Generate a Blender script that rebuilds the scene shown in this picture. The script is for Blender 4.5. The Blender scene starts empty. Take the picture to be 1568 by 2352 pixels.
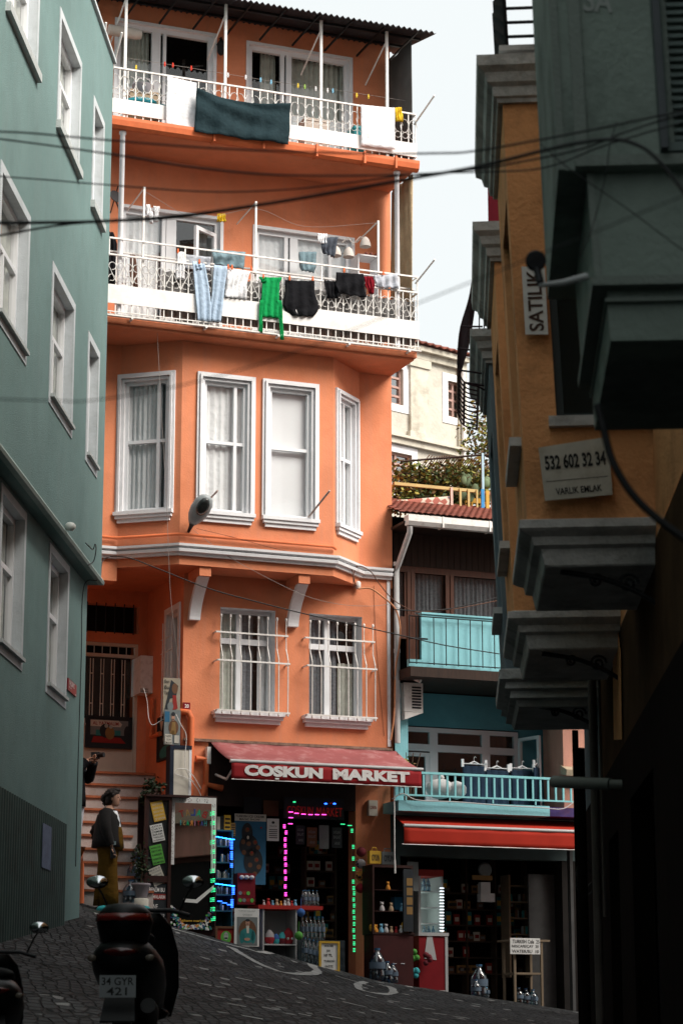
import bpy, bmesh, math, random
from mathutils import Vector, Matrix
SC = bpy.context.scene
C = SC.collection
R = math.radians
rnd = random.Random(7)

# ---------------------------------------------------------------- camera
F_PX = 5300.0            # focal length in units of a 1568 x 2352 picture
PITCH = R(13)
cam_d = bpy.data.cameras.new('camera'); cam = bpy.data.objects.new('camera', cam_d); C.objects.link(cam)
cam.location = (0, 0, 0); cam.rotation_euler = (R(90) + PITCH, 0, 0)
cam_d.sensor_fit = 'VERTICAL'; cam_d.sensor_height = 36; cam_d.lens = F_PX / 2352 * 36
cam_d.clip_start = 0.1; cam_d.clip_end = 2000
cam_d.dof.use_dof = True; cam_d.dof.focus_distance = 34.0; cam_d.dof.aperture_fstop = 4.6
SC.camera = cam

# ---------------------------------------------------------------- sky, sun, exposure
SUN_EL, SUN_AZ = R(43), R(58)      # azimuth measured from -Y (behind the camera) towards +X
w = bpy.data.worlds.new('World'); SC.world = w; w.use_nodes = True
nt = w.node_tree; nt.nodes.clear()
sky = nt.nodes.new('ShaderNodeTexSky'); sky.sky_type = 'NISHITA'; sky.sun_disc = False
sky.sun_elevation = SUN_EL; sky.sun_rotation = math.pi - SUN_AZ
sky.air_density = 1.0; sky.dust_density = 4.0; sky.ozone_density = 1.0
sc_ = nt.nodes.new('ShaderNodeVectorMath'); sc_.operation = 'SCALE'; sc_.inputs['Scale'].default_value = 0.10
veil = nt.nodes.new('ShaderNodeMix'); veil.data_type = 'RGBA'; veil.inputs[0].default_value = 0.9
veil.inputs[7].default_value = (0.55, 0.575, 0.57, 1)      # thin bright cloud cover
bg = nt.nodes.new('ShaderNodeBackground'); wo = nt.nodes.new('ShaderNodeOutputWorld')
nt.links.new(sky.outputs[0], sc_.inputs[0]); nt.links.new(sc_.outputs[0], veil.inputs[6])
nt.links.new(veil.outputs[2], bg.inputs[0]); bg.inputs[1].default_value = 1.0
nt.links.new(bg.outputs[0], wo.inputs[0])
sun_d = bpy.data.lights.new('sun', 'SUN'); sun = bpy.data.objects.new('sun', sun_d); C.objects.link(sun)
sun_d.energy = 3.4; sun_d.angle = R(36); sun_d.color = (1.0, 0.94, 0.86)
sd = Vector((math.sin(SUN_AZ) * math.cos(SUN_EL), -math.cos(SUN_AZ) * math.cos(SUN_EL), math.sin(SUN_EL)))
sun.rotation_euler = sd.to_track_quat('Z', 'Y').to_euler()
SC.view_settings.view_transform = 'Standard'; SC.view_settings.look = 'None'
SC.view_settings.exposure = 0.85; SC.view_settings.gamma = 1.0
SC.render.engine = 'CYCLES'
SC.cycles.max_bounces = 6; SC.cycles.diffuse_bounces = 2; SC.cycles.glossy_bounces = 3
SC.cycles.transparent_max_bounces = 12; SC.cycles.transmission_bounces = 4
SC.cycles.sample_clamp_indirect = 4.0

# ---------------------------------------------------------------- surveying helpers
CP, SP = math.cos(PITCH), math.sin(PITCH)
def ray(u, v):
    a = (u - 784) / F_PX; b = (1176 - v) / F_PX
    return Vector((a, CP - b * SP, SP + b * CP))
def P(u, v, Y):
    r = ray(u, v); return r * (Y / r.y)
class Fr:
    """vertical plane frame: s along it, o outward, z up"""
    def __init__(s, o, ang):
        s.o = Vector((o[0], o[1], 0)); a = R(ang)
        s.e = Vector((math.cos(a), math.sin(a), 0)); s.n = Vector((math.sin(a), -math.cos(a), 0))
    def w(s, a, o, z): return s.o + s.e * a + s.n * o + Vector((0, 0, z))
    def px(s, u, v, off=0.0):
        r = ray(u, v); t = (s.o.dot(s.n) + off) / r.dot(s.n); p = r * t
        return ((p - s.o).dot(s.e), p.z)
    def pw(s, u, v, off=0.0):
        a, z = s.px(u, v, off); return s.w(a, off, z)
    def sub(s, a0, o0, a1, o1):
        p, q = s.w(a0, o0, 0), s.w(a1, o1, 0); d = q - p
        return Fr(p, math.degrees(math.atan2(d.y, d.x))), d.length
WORLD = Fr((0, 0), 0)       # s = x, o = -y

# ---------------------------------------------------------------- materials
def lin(h):
    h = h.lstrip('#'); o = []
    for i in (0, 2, 4):
        c = int(h[i:i + 2], 16) / 255
        o.append(c / 12.92 if c <= .04045 else ((c + .055) / 1.055) ** 2.4)
    return o
MATS = {}
def mat(name, col, rough=.75, metal=0, var=.15, scale=3, bump=.0, bscale=60, streak=0, emit=0, spec=.3, alpha=None,
        dirt=None, dirt_amt=.4, dirt_scale=1.5, stretch=(1, 1, 1), trans=0):
    if name in MATS: return MATS[name]
    m = bpy.data.materials.new(name); m.use_nodes = True; n = m.node_tree; b = n.nodes['Principled BSDF']
    c = lin(col) if isinstance(col, str) else list(col)
    b.inputs['Roughness'].default_value = rough; b.inputs['Metallic'].default_value = metal
    b.inputs['Specular IOR Level'].default_value = spec
    if trans: b.inputs['Transmission Weight'].default_value = trans
    if emit:
        b.inputs['Emission Color'].default_value = (*c, 1); b.inputs['Emission Strength'].default_value = emit
    tc = n.nodes.new('ShaderNodeTexCoord'); mp = n.nodes.new('ShaderNodeMapping')
    mp.inputs['Scale'].default_value = stretch; n.links.new(tc.outputs['Object'], mp.inputs[0])
    last = None
    if var:
        nz = n.nodes.new('ShaderNodeTexNoise'); nz.inputs['Scale'].default_value = scale; nz.inputs['Detail'].default_value = 6
        nz.inputs['Roughness'].default_value = .65
        n.links.new(mp.outputs[0], nz.inputs[0])
        cr = n.nodes.new('ShaderNodeValToRGB'); cr.color_ramp.elements[0].position = .3; cr.color_ramp.elements[1].position = .7
        cr.color_ramp.elements[0].color = (*[x * (1 - var) for x in c], 1)
        cr.color_ramp.elements[1].color = (*[min(1, x * (1 + var * .6)) for x in c], 1)
        n.links.new(nz.outputs[0], cr.inputs[0]); last = cr.outputs[0]
    def over(src_fac, colr, last):
        mx = n.nodes.new('ShaderNodeMix'); mx.data_type = 'RGBA'
        n.links.new(src_fac, mx.inputs[0])
        if last: n.links.new(last, mx.inputs[6])
        else: mx.inputs[6].default_value = (*c, 1)
        mx.inputs[7].default_value = (*colr, 1); return mx.outputs[2]
    if streak:
        m2 = n.nodes.new('ShaderNodeMapping'); m2.inputs['Scale'].default_value = (5, 5, .35); n.links.new(tc.outputs['Object'], m2.inputs[0])
        n2 = n.nodes.new('ShaderNodeTexNoise'); n2.inputs['Scale'].default_value = 2.2; n2.inputs['Detail'].default_value = 5
        n.links.new(m2.outputs[0], n2.inputs[0])
        r2 = n.nodes.new('ShaderNodeMapRange'); r2.inputs[1].default_value = .45; r2.inputs[2].default_value = .8
        r2.inputs[3].default_value = 0; r2.inputs[4].default_value = streak; n.links.new(n2.outputs[0], r2.inputs[0])
        last = over(r2.outputs[0], [x * .55 + .12 for x in c], last)
    if dirt:
        n3 = n.nodes.new('ShaderNodeTexNoise'); n3.inputs['Scale'].default_value = dirt_scale; n3.inputs['Detail'].default_value = 9
        n3.inputs['Roughness'].default_value = .7; n.links.new(mp.outputs[0], n3.inputs[0])
        r3 = n.nodes.new('ShaderNodeMapRange'); r3.inputs[1].default_value = .5; r3.inputs[2].default_value = .68
        r3.inputs[3].default_value = 0; r3.inputs[4].default_value = dirt_amt; n.links.new(n3.outputs[0], r3.inputs[0])
        last = over(r3.outputs[0], lin(dirt), last)
    if last: n.links.new(last, b.inputs['Base Color'])
    else: b.inputs['Base Color'].default_value = (*c, 1)
    if bump:
        nb = n.nodes.new('ShaderNodeTexNoise'); nb.inputs['Scale'].default_value = bscale; nb.inputs['Detail'].default_value = 4
        n.links.new(tc.outputs['Object'], nb.inputs[0])
        bp = n.nodes.new('ShaderNodeBump'); bp.inputs['Strength'].default_value = bump; bp.inputs['Distance'].default_value = .02
        n.links.new(nb.outputs[0], bp.inputs['Height']); n.links.new(bp.outputs[0], b.inputs['Normal'])
    MATS[name] = m; return m

ORANGE = mat('orange_stucco', (.74, .265, .135), .9, streak=.26, var=.15, scale=1.2, bump=.2, bscale=38, dirt='b0603f', dirt_amt=.28, dirt_scale=.9, spec=.15)
ORANGE_D = mat('orange_paint', (.70, .17, .06), .6, var=.15, scale=6)
WHITE = mat('white_paint', (.82, .82, .84), .6, var=.05, scale=9, bump=.1, bscale=30, dirt='b8b8b4', dirt_amt=.2, dirt_scale=5)
WMETAL = mat('white_metal', (.80, .78, .75), .45, var=.06, scale=12, dirt='8c7a66', dirt_amt=.35, dirt_scale=9)
PVC = mat('white_pvc', (.80, .81, .83), .35, var=.03, scale=4)
GREENW = mat('green_stucco', (.19, .29, .28), .92, var=.14, scale=1.6, bump=.5, bscale=70, streak=.38, spec=.1, dirt='4a5c58', dirt_amt=.35, dirt_scale=.8)
GREENTRIM = mat('pale_grey_trim', (.56, .60, .62), .85, var=.08, scale=4, bump=.25, bscale=60, dirt='77807c', dirt_amt=.3)
SILLST = mat('stone_sill', (.50, .53, .52), .8, var=.15, scale=8, bump=.3)
DARKROOM = mat('dark_interior', (.012, .011, .010), .95, var=0)
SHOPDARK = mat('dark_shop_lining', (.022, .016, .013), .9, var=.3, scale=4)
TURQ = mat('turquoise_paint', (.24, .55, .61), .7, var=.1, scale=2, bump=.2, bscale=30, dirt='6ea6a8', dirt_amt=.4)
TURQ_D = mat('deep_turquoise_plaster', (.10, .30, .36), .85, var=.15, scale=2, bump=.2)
WOODR = mat('red_brown_wood', (.075, .022, .009), .5, var=.35, scale=5, stretch=(6, 6, .6), bump=.15)
WOODD = mat('dark_wood', (.035, .018, .012), .7, var=.4, scale=5, stretch=(6, 6, .6))
OCHRE = mat('ochre_stucco', (.80, .37, .16), .92, var=.22, scale=1.4, bump=.5, bscale=35, dirt='5a3418', dirt_amt=.5, dirt_scale=1.3, spec=.1)
BLUEGREY = mat('slate_blue_plaster', (.15, .195, .22), .9, var=.12, scale=2, bump=.3, spec=.1)
CONC = mat('weathered_moulding', (.60, .58, .56), .9, var=.25, scale=3, bump=.7, bscale=18, dirt='3c3833', dirt_amt=.6, dirt_scale=2.2)
DKGREEN = mat('dark_sage_plaster', (.26, .31, .275), .9, var=.18, scale=1.8, bump=.4, bscale=30, dirt='2a302c', dirt_amt=.5, spec=.1)
SAGETRIM = mat('sage_trim', (.22, .25, .225), .85, var=.15, scale=3, bump=.3)
IRON = mat('black_iron', (.018, .018, .02), .5, metal=.4, var=.3, scale=9)
CABLE = mat('black_cable', (.012, .012, .013), .55, var=.2)
GWIRE = mat('grey_wire', (.30, .27, .25), .6, var=.1)
CREAM = mat('cream_plaster', (.56, .53, .46), .95, var=.14, scale=1.1, bump=.5, bscale=14, dirt='8a8271', dirt_amt=.5, dirt_scale=.7, spec=.1)
CREAMT = mat('cream_stone_trim', (.60, .56, .47), .9, var=.15, scale=2, bump=.4, dirt='6f6757', dirt_amt=.6, dirt_scale=1.4)
TILE = mat('red_roof_tile', (.26, .085, .06), .85, var=.3, scale=5, bump=.4, dirt='4a2a20', dirt_amt=.6)
SHEET = mat('dark_corrugated_sheet', (.045, .04, .045), .6, var=.2, metal=.3)
AWN_P = mat('faded_red_awning', (.34, .10, .10), .85, var=.2, scale=2, dirt='c09a98', dirt_amt=.5, dirt_scale=4)
AWN_R = mat('deep_red_awning', (.30, .008, .012), .75, var=.15, scale=3)
AWN_B = mat('bright_red_awning', (.40, .020, .006), .8, var=.12, scale=2.5)
LETTER = mat('white_lettering', (.80, .78, .76), .7, var=.05, scale=20, dirt='b08080', dirt_amt=.3, dirt_scale=12)
GRAYP = mat('grey_pvc_pipe', (.50, .50, .50), .55, var=.1, scale=5)
BEIGE_M = mat('beige_metal_door', (.64, .60, .52), .5, var=.1, scale=3, dirt='6b5f4c', dirt_amt=.3)
PINKST = mat('peeled_pink_plaster', (.50, .25, .19), .95, var=.25, scale=1.2, bump=.4, dirt='8c7a66', dirt_amt=.5, stretch=(2, 2, .6))
RUBBER = mat('black_rubber', (.012, .012, .012), .8, var=.2)
BLACKP = mat('black_scooter_plastic', (.004, .0045, .005), .4, var=.2, spec=.2)
CHROME = mat('chrome', (.75, .75, .78), .12, metal=1, var=0)
MIRROR = mat('mirror_glass', (.80, .80, .82), .02, metal=1, var=0)
PAPER = mat('white_paper', (.70, .70, .68), .85, var=.08, scale=12)
INK = mat('black_ink', (.02, .02, .02), .8, var=0)
ROADW = mat('worn_white_road_paint', (.40, .40, .385), .8, var=.35, scale=4, dirt='4a4a48', dirt_amt=.7, dirt_scale=7)

def glass_mat(name, tint=(.9, .95, .95), gloss=.10, rough=.02):
    if name in MATS: return MATS[name]
    m = bpy.data.materials.new(name); m.use_nodes = True; n = m.node_tree; n.nodes.clear()
    tr = n.nodes.new('ShaderNodeBsdfTransparent'); tr.inputs[0].default_value = (*tint, 1)
    gl = n.nodes.new('ShaderNodeBsdfGlossy'); gl.inputs['Roughness'].default_value = rough
    lw = n.nodes.new('ShaderNodeLayerWeight'); fr = n.nodes.new('ShaderNodeMath'); fr.operation = 'POWER'; fr.inputs[1].default_value = 5
    n.links.new(lw.outputs['Facing'], fr.inputs[0])
    ad = n.nodes.new('ShaderNodeMath'); ad.operation = 'ADD'; ad.inputs[1].default_value = gloss + .04; ad.use_clamp = True
    nz = n.nodes.new('ShaderNodeTexNoise'); nz.inputs['Scale'].default_value = 1.3
    bp = n.nodes.new('ShaderNodeBump'); bp.inputs['Strength'].default_value = .04
    n.links.new(nz.outputs[0], bp.inputs['Height']); n.links.new(bp.outputs[0], gl.inputs['Normal'])
    mx = n.nodes.new('ShaderNodeMixShader'); o = n.nodes.new('ShaderNodeOutputMaterial')
    n.links.new(fr.outputs[0], ad.inputs[0]); n.links.new(ad.outputs[0], mx.inputs[0])
    n.links.new(tr.outputs[0], mx.inputs[1]); n.links.new(gl.outputs[0], mx.inputs[2]); n.links.new(mx.outputs[0], o.inputs[0])
    MATS[name] = m; return m
GLASS = glass_mat('window_glass', (.97, .98, .98), gloss=.05)
GLASS_R = glass_mat('reflective_window_glass', (.97, .98, .98), gloss=.10)
GLASS_D = glass_mat('dim_window_glass', (.72, .75, .75), gloss=.02)
PLASTIC_B = glass_mat('blue_bottle_plastic', (.35, .55, .68), gloss=.10, rough=.15)
PLASTIC_C = glass_mat('clear_bottle_plastic', (.75, .82, .85), gloss=.12, rough=.12)

def cloth_mat(name, col, var=.12, scale=8):
    return mat(name, col, .95, var=var, scale=scale, bump=.9, bscale=13, spec=.05)
CURT = cloth_mat('white_net_curtain', (.86, .87, .88), .06)
CURT_G = cloth_mat('olive_grey_curtain', (.60, .61, .54), .2)
CURT_D = cloth_mat('grey_lace_curtain', (.22, .23, .25), .35, 30)
LED = {k: mat('led_' + k, c, .4, var=0, emit=e) for k, c, e in
       [('blue', (.02, .12, 1.0), 3.2), ('cyan', (.02, .30, 1.0), 3.2), ('pink', (1.0, .07, .55), 1.7), ('green', (.03, .60, .22), 1.1), ('white', (.85, .95, 1), 1.3), ('warm', (1, .5, .18), 3), ('red', (.16, .006, .004), .25)]}

# ---------------------------------------------------------------- mesh builder
class MB:
    def __init__(s): s.v = []; s.f = []; s.m = []; s.mi = 0; s.smooth = []
    def _add(s, vs, fs, sm=False):
        b = len(s.v); s.v += [Vector(x) for x in vs]
        for f in fs: s.f.append([b + i for i in f]); s.m.append(s.mi); s.smooth.append(sm)
        return s
    def mat(s, i): s.mi = i; return s
    def box(s, fr, s0, s1, o0, o1, z0, z1):
        if s1 < s0: s0, s1 = s1, s0
        if o1 < o0: o0, o1 = o1, o0
        if z1 < z0: z0, z1 = z1, z0
        vs = [fr.w(a, o, z) for z in (z0, z1) for o in (o0, o1) for a in (s0, s1)]
        return s._add(vs, [(0, 1, 3, 2), (4, 6, 7, 5), (0, 4, 5, 1), (2, 3, 7, 6), (0, 2, 6, 4), (1, 5, 7, 3)])
    def pane(s, fr, s0, s1, o0, o1, z0, z1):
        return s.quad(fr.w(s0, o1, z0), fr.w(s1, o1, z0), fr.w(s1, o1, z1), fr.w(s0, o1, z1))
    def hexa(s, a, b):     # a, b: two lists of 4 points
        return s._add(list(a) + list(b), [(0, 3, 2, 1), (4, 5, 6, 7), (0, 1, 5, 4), (1, 2, 6, 5), (2, 3, 7, 6), (3, 0, 4, 7)])
    def quad(s, *p): return s._add(p, [tuple(range(len(p)))])
    def prism(s, pts, d):  # planar polygon (3-D points) swept by vector d
        n = len(pts); d = Vector(d)
        return s._add(list(pts) + [Vector(p) + d for p in pts],
                      [tuple(range(n - 1, -1, -1)), tuple(range(n, 2 * n))] + [(i, (i + 1) % n, n + (i + 1) % n, n + i) for i in range(n)])
    def tube(s, pts, r, n=6, cap=True, r1=None):
        pts = [Vector(p) for p in pts]; m = len(pts); vs = []
        ref = Vector((0, 0, 1)); 
        for i, p in enumerate(pts):
            t = (pts[min(i + 1, m - 1)] - pts[max(i - 1, 0)]).normalized()
            if t.length == 0: t = Vector((0, 0, 1))
            a = t.cross(ref)
            if a.length < .05: a = t.cross(Vector((1, 0, 0)))
            a.normalize(); b = t.cross(a)
            rr = r[i] if isinstance(r, (list, tuple)) else (r if r1 is None else r + (r1 - r) * i / (m - 1))
            for k in range(n):
                q = 2 * math.pi * k / n; vs.append(p + a * (rr * math.cos(q)) + b * (rr * math.sin(q)))
        fs = [(i * n + k, i * n + (k + 1) % n, (i + 1) * n + (k + 1) % n, (i + 1) * n + k) for i in range(m - 1) for k in range(n)]
        s._add(vs, fs, n > 5)
        if cap: s._add(vs[:n], [tuple(range(n - 1, -1, -1))]); s._add(vs[-n:], [tuple(range(n))])
        return s
    def bar(s, a, b, r=.01, n=4): return s.tube([a, b], r, n)
    def lathe(s, base, prof, n=16, ax=Vector((0, 0, 1))):
        base = Vector(base); ax = Vector(ax).normalized(); a = ax.orthogonal().normalized(); b = ax.cross(a); vs = []
        for r, h in prof:
            for k in range(n):
                q = 2 * math.pi * k / n; vs.append(base + ax * h + a * (r * math.cos(q)) + b * (r * math.sin(q)))
        m = len(prof)
        return s._add(vs, [(i * n + k, i * n + (k + 1) % n, (i + 1) * n + (k + 1) % n, (i + 1) * n + k) for i in range(m - 1) for k in range(n)], True)._add(vs[:n], [tuple(range(n - 1, -1, -1))])._add(vs[-n:], [tuple(range(n))])
    def ball(s, c, r, n=12, sq=(1, 1, 1)):
        c = Vector(c); vs = [c + Vector((0, 0, -r * sq[2]))]; m = n // 2
        for i in range(1, m):
            t = math.pi * i / m
            for k in range(n):
                q = 2 * math.pi * k / n
                vs.append(c + Vector((r * sq[0] * math.sin(t) * math.cos(q), r * sq[1] * math.sin(t) * math.sin(q), -r * sq[2] * math.cos(t))))
        vs.append(c + Vector((0, 0, r * sq[2]))); fs = []
        for k in range(n): fs.append((0, 1 + (k + 1) % n, 1 + k))
        for i in range(m - 2):
            for k in range(n): a = 1 + i * n; fs.append((a + k, a + (k + 1) % n, a + n + (k + 1) % n, a + n + k))
        a = 1 + (m - 2) * n
        for k in range(n): fs.append((a + k, a + (k + 1) % n, len(vs) - 1))
        return s._add(vs, fs, True)
    def loft(s, rings, n=14, cap=True):   # rings: (centre, xdir*rx, ydir*ry)
        vs = []
        for c, a, b in rings:
            for k in range(n):
                q = 2 * math.pi * k / n; vs.append(Vector(c) + Vector(a) * math.cos(q) + Vector(b) * math.sin(q))
        m = len(rings)
        fs = [(i * n + k, i * n + (k + 1) % n, (i + 1) * n + (k + 1) % n, (i + 1) * n + k) for i in range(m - 1) for k in range(n)]
        if cap: fs += [tuple(range(n - 1, -1, -1)), tuple(range((m - 1) * n, m * n))]
        return s._add(vs, fs, True)
    def build(s, name, mats, parent=None, label=None, cat=None, group=None, kind=None, mods=None, origin=None):
        me = bpy.data.meshes.new(name)
        if parent is not None: org = world_loc(parent)
        elif origin is not None: org = Vector(origin)
        else:
            lo = [min(v[i] for v in s.v) for i in range(3)]; hi = [max(v[i] for v in s.v) for i in range(3)]
            org = Vector(((lo[0] + hi[0]) / 2, (lo[1] + hi[1]) / 2, lo[2]))
        me.from_pydata([tuple(v - org) for v in s.v], [], s.f)
        me.polygons.foreach_set('material_index', s.m); me.polygons.foreach_set('use_smooth', s.smooth)
        for m in (mats if isinstance(mats, (list, tuple)) else [mats]): me.materials.append(m)
        me.validate(); me.update()
        ob = bpy.data.objects.new(name, me); C.objects.link(ob)
        if parent is not None: ob.parent = parent; ob['_o'] = tuple(org); 
        else: ob.location = org; ob['_o'] = tuple(org)
        if label: ob['label'] = label
        if cat: ob['category'] = cat
        if group: ob['group'] = group
        if kind: ob['kind'] = kind
        return ob
def world_loc(o): return Vector(o['_o'])
def thing(name, label, cat, loc, group=None):
    o = bpy.data.objects.new(name, None); C.objects.link(o); o.empty_display_size = .1
    o.location = loc; o['_o'] = tuple(loc); o['label'] = label; o['category'] = cat
    if group: o['group'] = group
    return o
def copy_tree(o, loc, label=None, parent=None):
    c = o.copy(); C.objects.link(c)
    if parent is None: c.location = loc; c['_o'] = tuple(loc)
    else: c.parent = parent; c['_o'] = parent['_o']
    if label: c['label'] = label
    for ch in [x for x in bpy.data.objects if x.parent == o]: copy_tree(ch, None, None, c)
    return c

def fix_normals(mb): return mb
def wall(mb, fr, s0, s1, z0, z1, holes=(), depth=.2, off=0.0, mi=0, rmi=None):
    """front skin with holes and reveals; holes (a0,a1,b0,b1[,depth])"""
    xs = sorted({s0, s1, *[h[0] for h in holes], *[h[1] for h in holes]}); xs = [x for x in xs if s0 <= x <= s1]
    zs = sorted({z0, z1, *[h[2] for h in holes], *[h[3] for h in holes]}); zs = [z for z in zs if z0 <= z <= z1]
    mb.mat(mi)
    for i in range(len(xs) - 1):
        for j in range(len(zs) - 1):
            cx, cz = (xs[i] + xs[i + 1]) / 2, (zs[j] + zs[j + 1]) / 2
            if any(h[0] < cx < h[1] and h[2] < cz < h[3] for h in holes): continue
            mb.quad(fr.w(xs[i], off, zs[j]), fr.w(xs[i + 1], off, zs[j]), fr.w(xs[i + 1], off, zs[j + 1]), fr.w(xs[i], off, zs[j + 1]))
    for h in holes:
        d = h[4] if len(h) > 4 else depth; a0, a1, b0, b1 = h[:4]; i_ = off - d
        mb.mat(rmi if rmi is not None else mi)
        mb.quad(fr.w(a0, off, b0), fr.w(a0, off, b1), fr.w(a0, i_, b1), fr.w(a0, i_, b0))
        mb.quad(fr.w(a1, off, b0), fr.w(a1, i_, b0), fr.w(a1, i_, b1), fr.w(a1, off, b1))
        mb.quad(fr.w(a0, off, b1), fr.w(a1, off, b1), fr.w(a1, i_, b1), fr.w(a0, i_, b1))
        mb.quad(fr.w(a0, off, b0), fr.w(a0, i_, b0), fr.w(a1, i_, b0), fr.w(a1, off, b0))
    mb.mat(mi); return mb
def frame_bars(mb, fr, s0, s1, z0, z1, o0, o1, t=.05, vs=(), hs=()):
    """window frame: border t plus mullions vs [(s, z0, z1)] and transoms hs [(z, s0, s1)]"""
    mb.box(fr, s0, s0 + t, o0, o1, z0, z1); mb.box(fr, s1 - t, s1, o0, o1, z0, z1)
    mb.box(fr, s0 + t, s1 - t, o0, o1, z0, z0 + t); mb.box(fr, s0 + t, s1 - t, o0, o1, z1 - t, z1)
    for q in vs: mb.box(fr, q[0] - q[3] / 2, q[0] + q[3] / 2, o0 + .003, o1 - .003, q[1], q[2])
    for q in hs: mb.box(fr, q[1], q[2], o0 + .006, o1 - .006, q[0] - q[3] / 2, q[0] + q[3] / 2)
    return mb
def sheet(fr, s0, s1, z0, z1, o, amp=.03, waves=8, nz=4, sc=0, seed=0, mb=None, ph=None):
    """hanging curtain: wavy single sheet"""
    rr = random.Random(seed); mb = mb or MB(); n = max(8, waves * 6); p = rr.random() * 6 if ph is None else ph
    vs = []
    for j in range(nz + 1):
        for i in range(n + 1):
            t = i / n
            a = amp * (math.sin(t * waves * 6.283 + p) + .5 * math.sin(t * waves * 2.3 * 6.283 + p * 2))
            zz = z0 + (z1 - z0) * j / nz
            if sc and j == 0: zz += sc * abs(math.sin(t * waves * 6.283))
            vs.append(fr.w(s0 + (s1 - s0) * t, o + a, zz))
    return mb._add(vs, [(j * (n + 1) + i, j * (n + 1) + i + 1, (j + 1) * (n + 1) + i + 1, (j + 1) * (n + 1) + i) for j in range(nz) for i in range(n)], True)
def cloth(fr, rows, off, amp=.02, waves=3, nx=16, seed=0, mb=None, dv=6, off1=None):
    """rows [(v, uL, uR) or (vL, uL, vR, uR)] measured in the picture, set on plane off of fr; folds run down it"""
    rr = random.Random(seed); mb = mb or MB(); p = rr.random() * 6; vs = []; rs = []
    rows = [(r[0], r[1], r[0], r[2]) if len(r) == 3 else r for r in rows]
    for a, b in zip(rows[:-1], rows[1:]):
        for k in range(dv): t = k / dv; rs.append([x + (y - x) * t for x, y in zip(a, b)])
    rs.append(list(rows[-1])); m = len(rs)
    for j, r in enumerate(rs):
        a = fr.px(r[1], r[0], off); b = fr.px(r[3], r[2], off); tt = j / (m - 1)
        for i in range(nx + 1):
            t = i / nx
            d = amp * (.3 + .7 * tt) * (math.sin(t * waves * 6.283 + p + tt * 1.3) + .4 * math.sin(t * waves * 2.7 * 6.283 + p + tt * 3))
            d += amp * .4 * math.sin(tt * 9 + t * 5 + p)
            oo = off + (0 if off1 is None else (off1 - off) * tt) + d
            vs.append(fr.w(a[0] + (b[0] - a[0]) * t, oo, a[1] + (b[1] - a[1]) * t))
    return mb._add(vs, [(j * (nx + 1) + i, (j + 1) * (nx + 1) + i, (j + 1) * (nx + 1) + i + 1, j * (nx + 1) + i + 1) for j in range(m - 1) for i in range(nx)], True)
def solid(ob, t=.012):
    m = ob.modifiers.new('solid', 'SOLIDIFY'); m.thickness = t; m.offset = 0; return ob
FONTC = {}
def text_mb(mb, txt, fr, s0, s1, z0, z1, off, bold=0.0, thick=.004, mirror=False, rot=0.0, italic=0):
    """writing fitted in the rectangle s0..s1, z0..z1 of frame fr"""
    key = (txt, bold)
    if key not in FONTC:
        cu = bpy.data.curves.new('t', 'FONT'); cu.body = txt; cu.size = 1; cu.offset = bold; cu.align_x = 'CENTER'
        cu.space_line = .95; cu.resolution_u = 3
        ob = bpy.data.objects.new('t', cu); me = bpy.data.meshes.new_from_object(ob)
        FONTC[key] = ([v.co.copy() for v in me.vertices], [tuple(p.vertices) for p in me.polygons])
        bpy.data.objects.remove(ob); bpy.data.meshes.remove(me); bpy.data.curves.remove(cu)
    vs, fs = FONTC[key]
    if not vs: return mb
    x0, x1 = min(v.x for v in vs), max(v.x for v in vs); y0, y1 = min(v.y for v in vs), max(v.y for v in vs)
    out = []; cr, sr = math.cos(rot), math.sin(rot); cs, cz = (s0 + s1) / 2, (z0 + z1) / 2
    for v in vs:
        tx = (v.x - x0) / (x1 - x0); ty = (v.y - y0) / max(1e-6, y1 - y0)
        if mirror: tx = 1 - tx
        a = (tx - .5) * (s1 - s0); b = (ty - .5) * (z1 - z0)
        out.append(fr.w(cs + a * cr - b * sr, off, cz + a * sr + b * cr))
    return mb._add(out, fs)
def pxr(fr, u0, v0, u1, v1, off=0.0):
    a = fr.px(u0, v0, off); b = fr.px(u1, v1, off); return a[0], b[0], b[1], a[1]      # s0, s1, z0, z1
def curve_pts(pts, n=8):
    """Catmull-Rom through points"""
    pts = [Vector(p) for p in pts]; out = []
    q = [pts[0] * 2 - pts[1]] + pts + [pts[-1] * 2 - pts[-2]]
    for i in range(1, len(q) - 2):
        for k in range(n):
            t = k / n; a, b, c, d = q[i - 1], q[i], q[i + 1], q[i + 2]
            out.append(.5 * ((2 * b) + (c - a) * t + (2 * a - 5 * b + 4 * c - d) * t * t + (3 * b - a - 3 * c + d) * t ** 3))
    out.append(pts[-1]); return out
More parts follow.
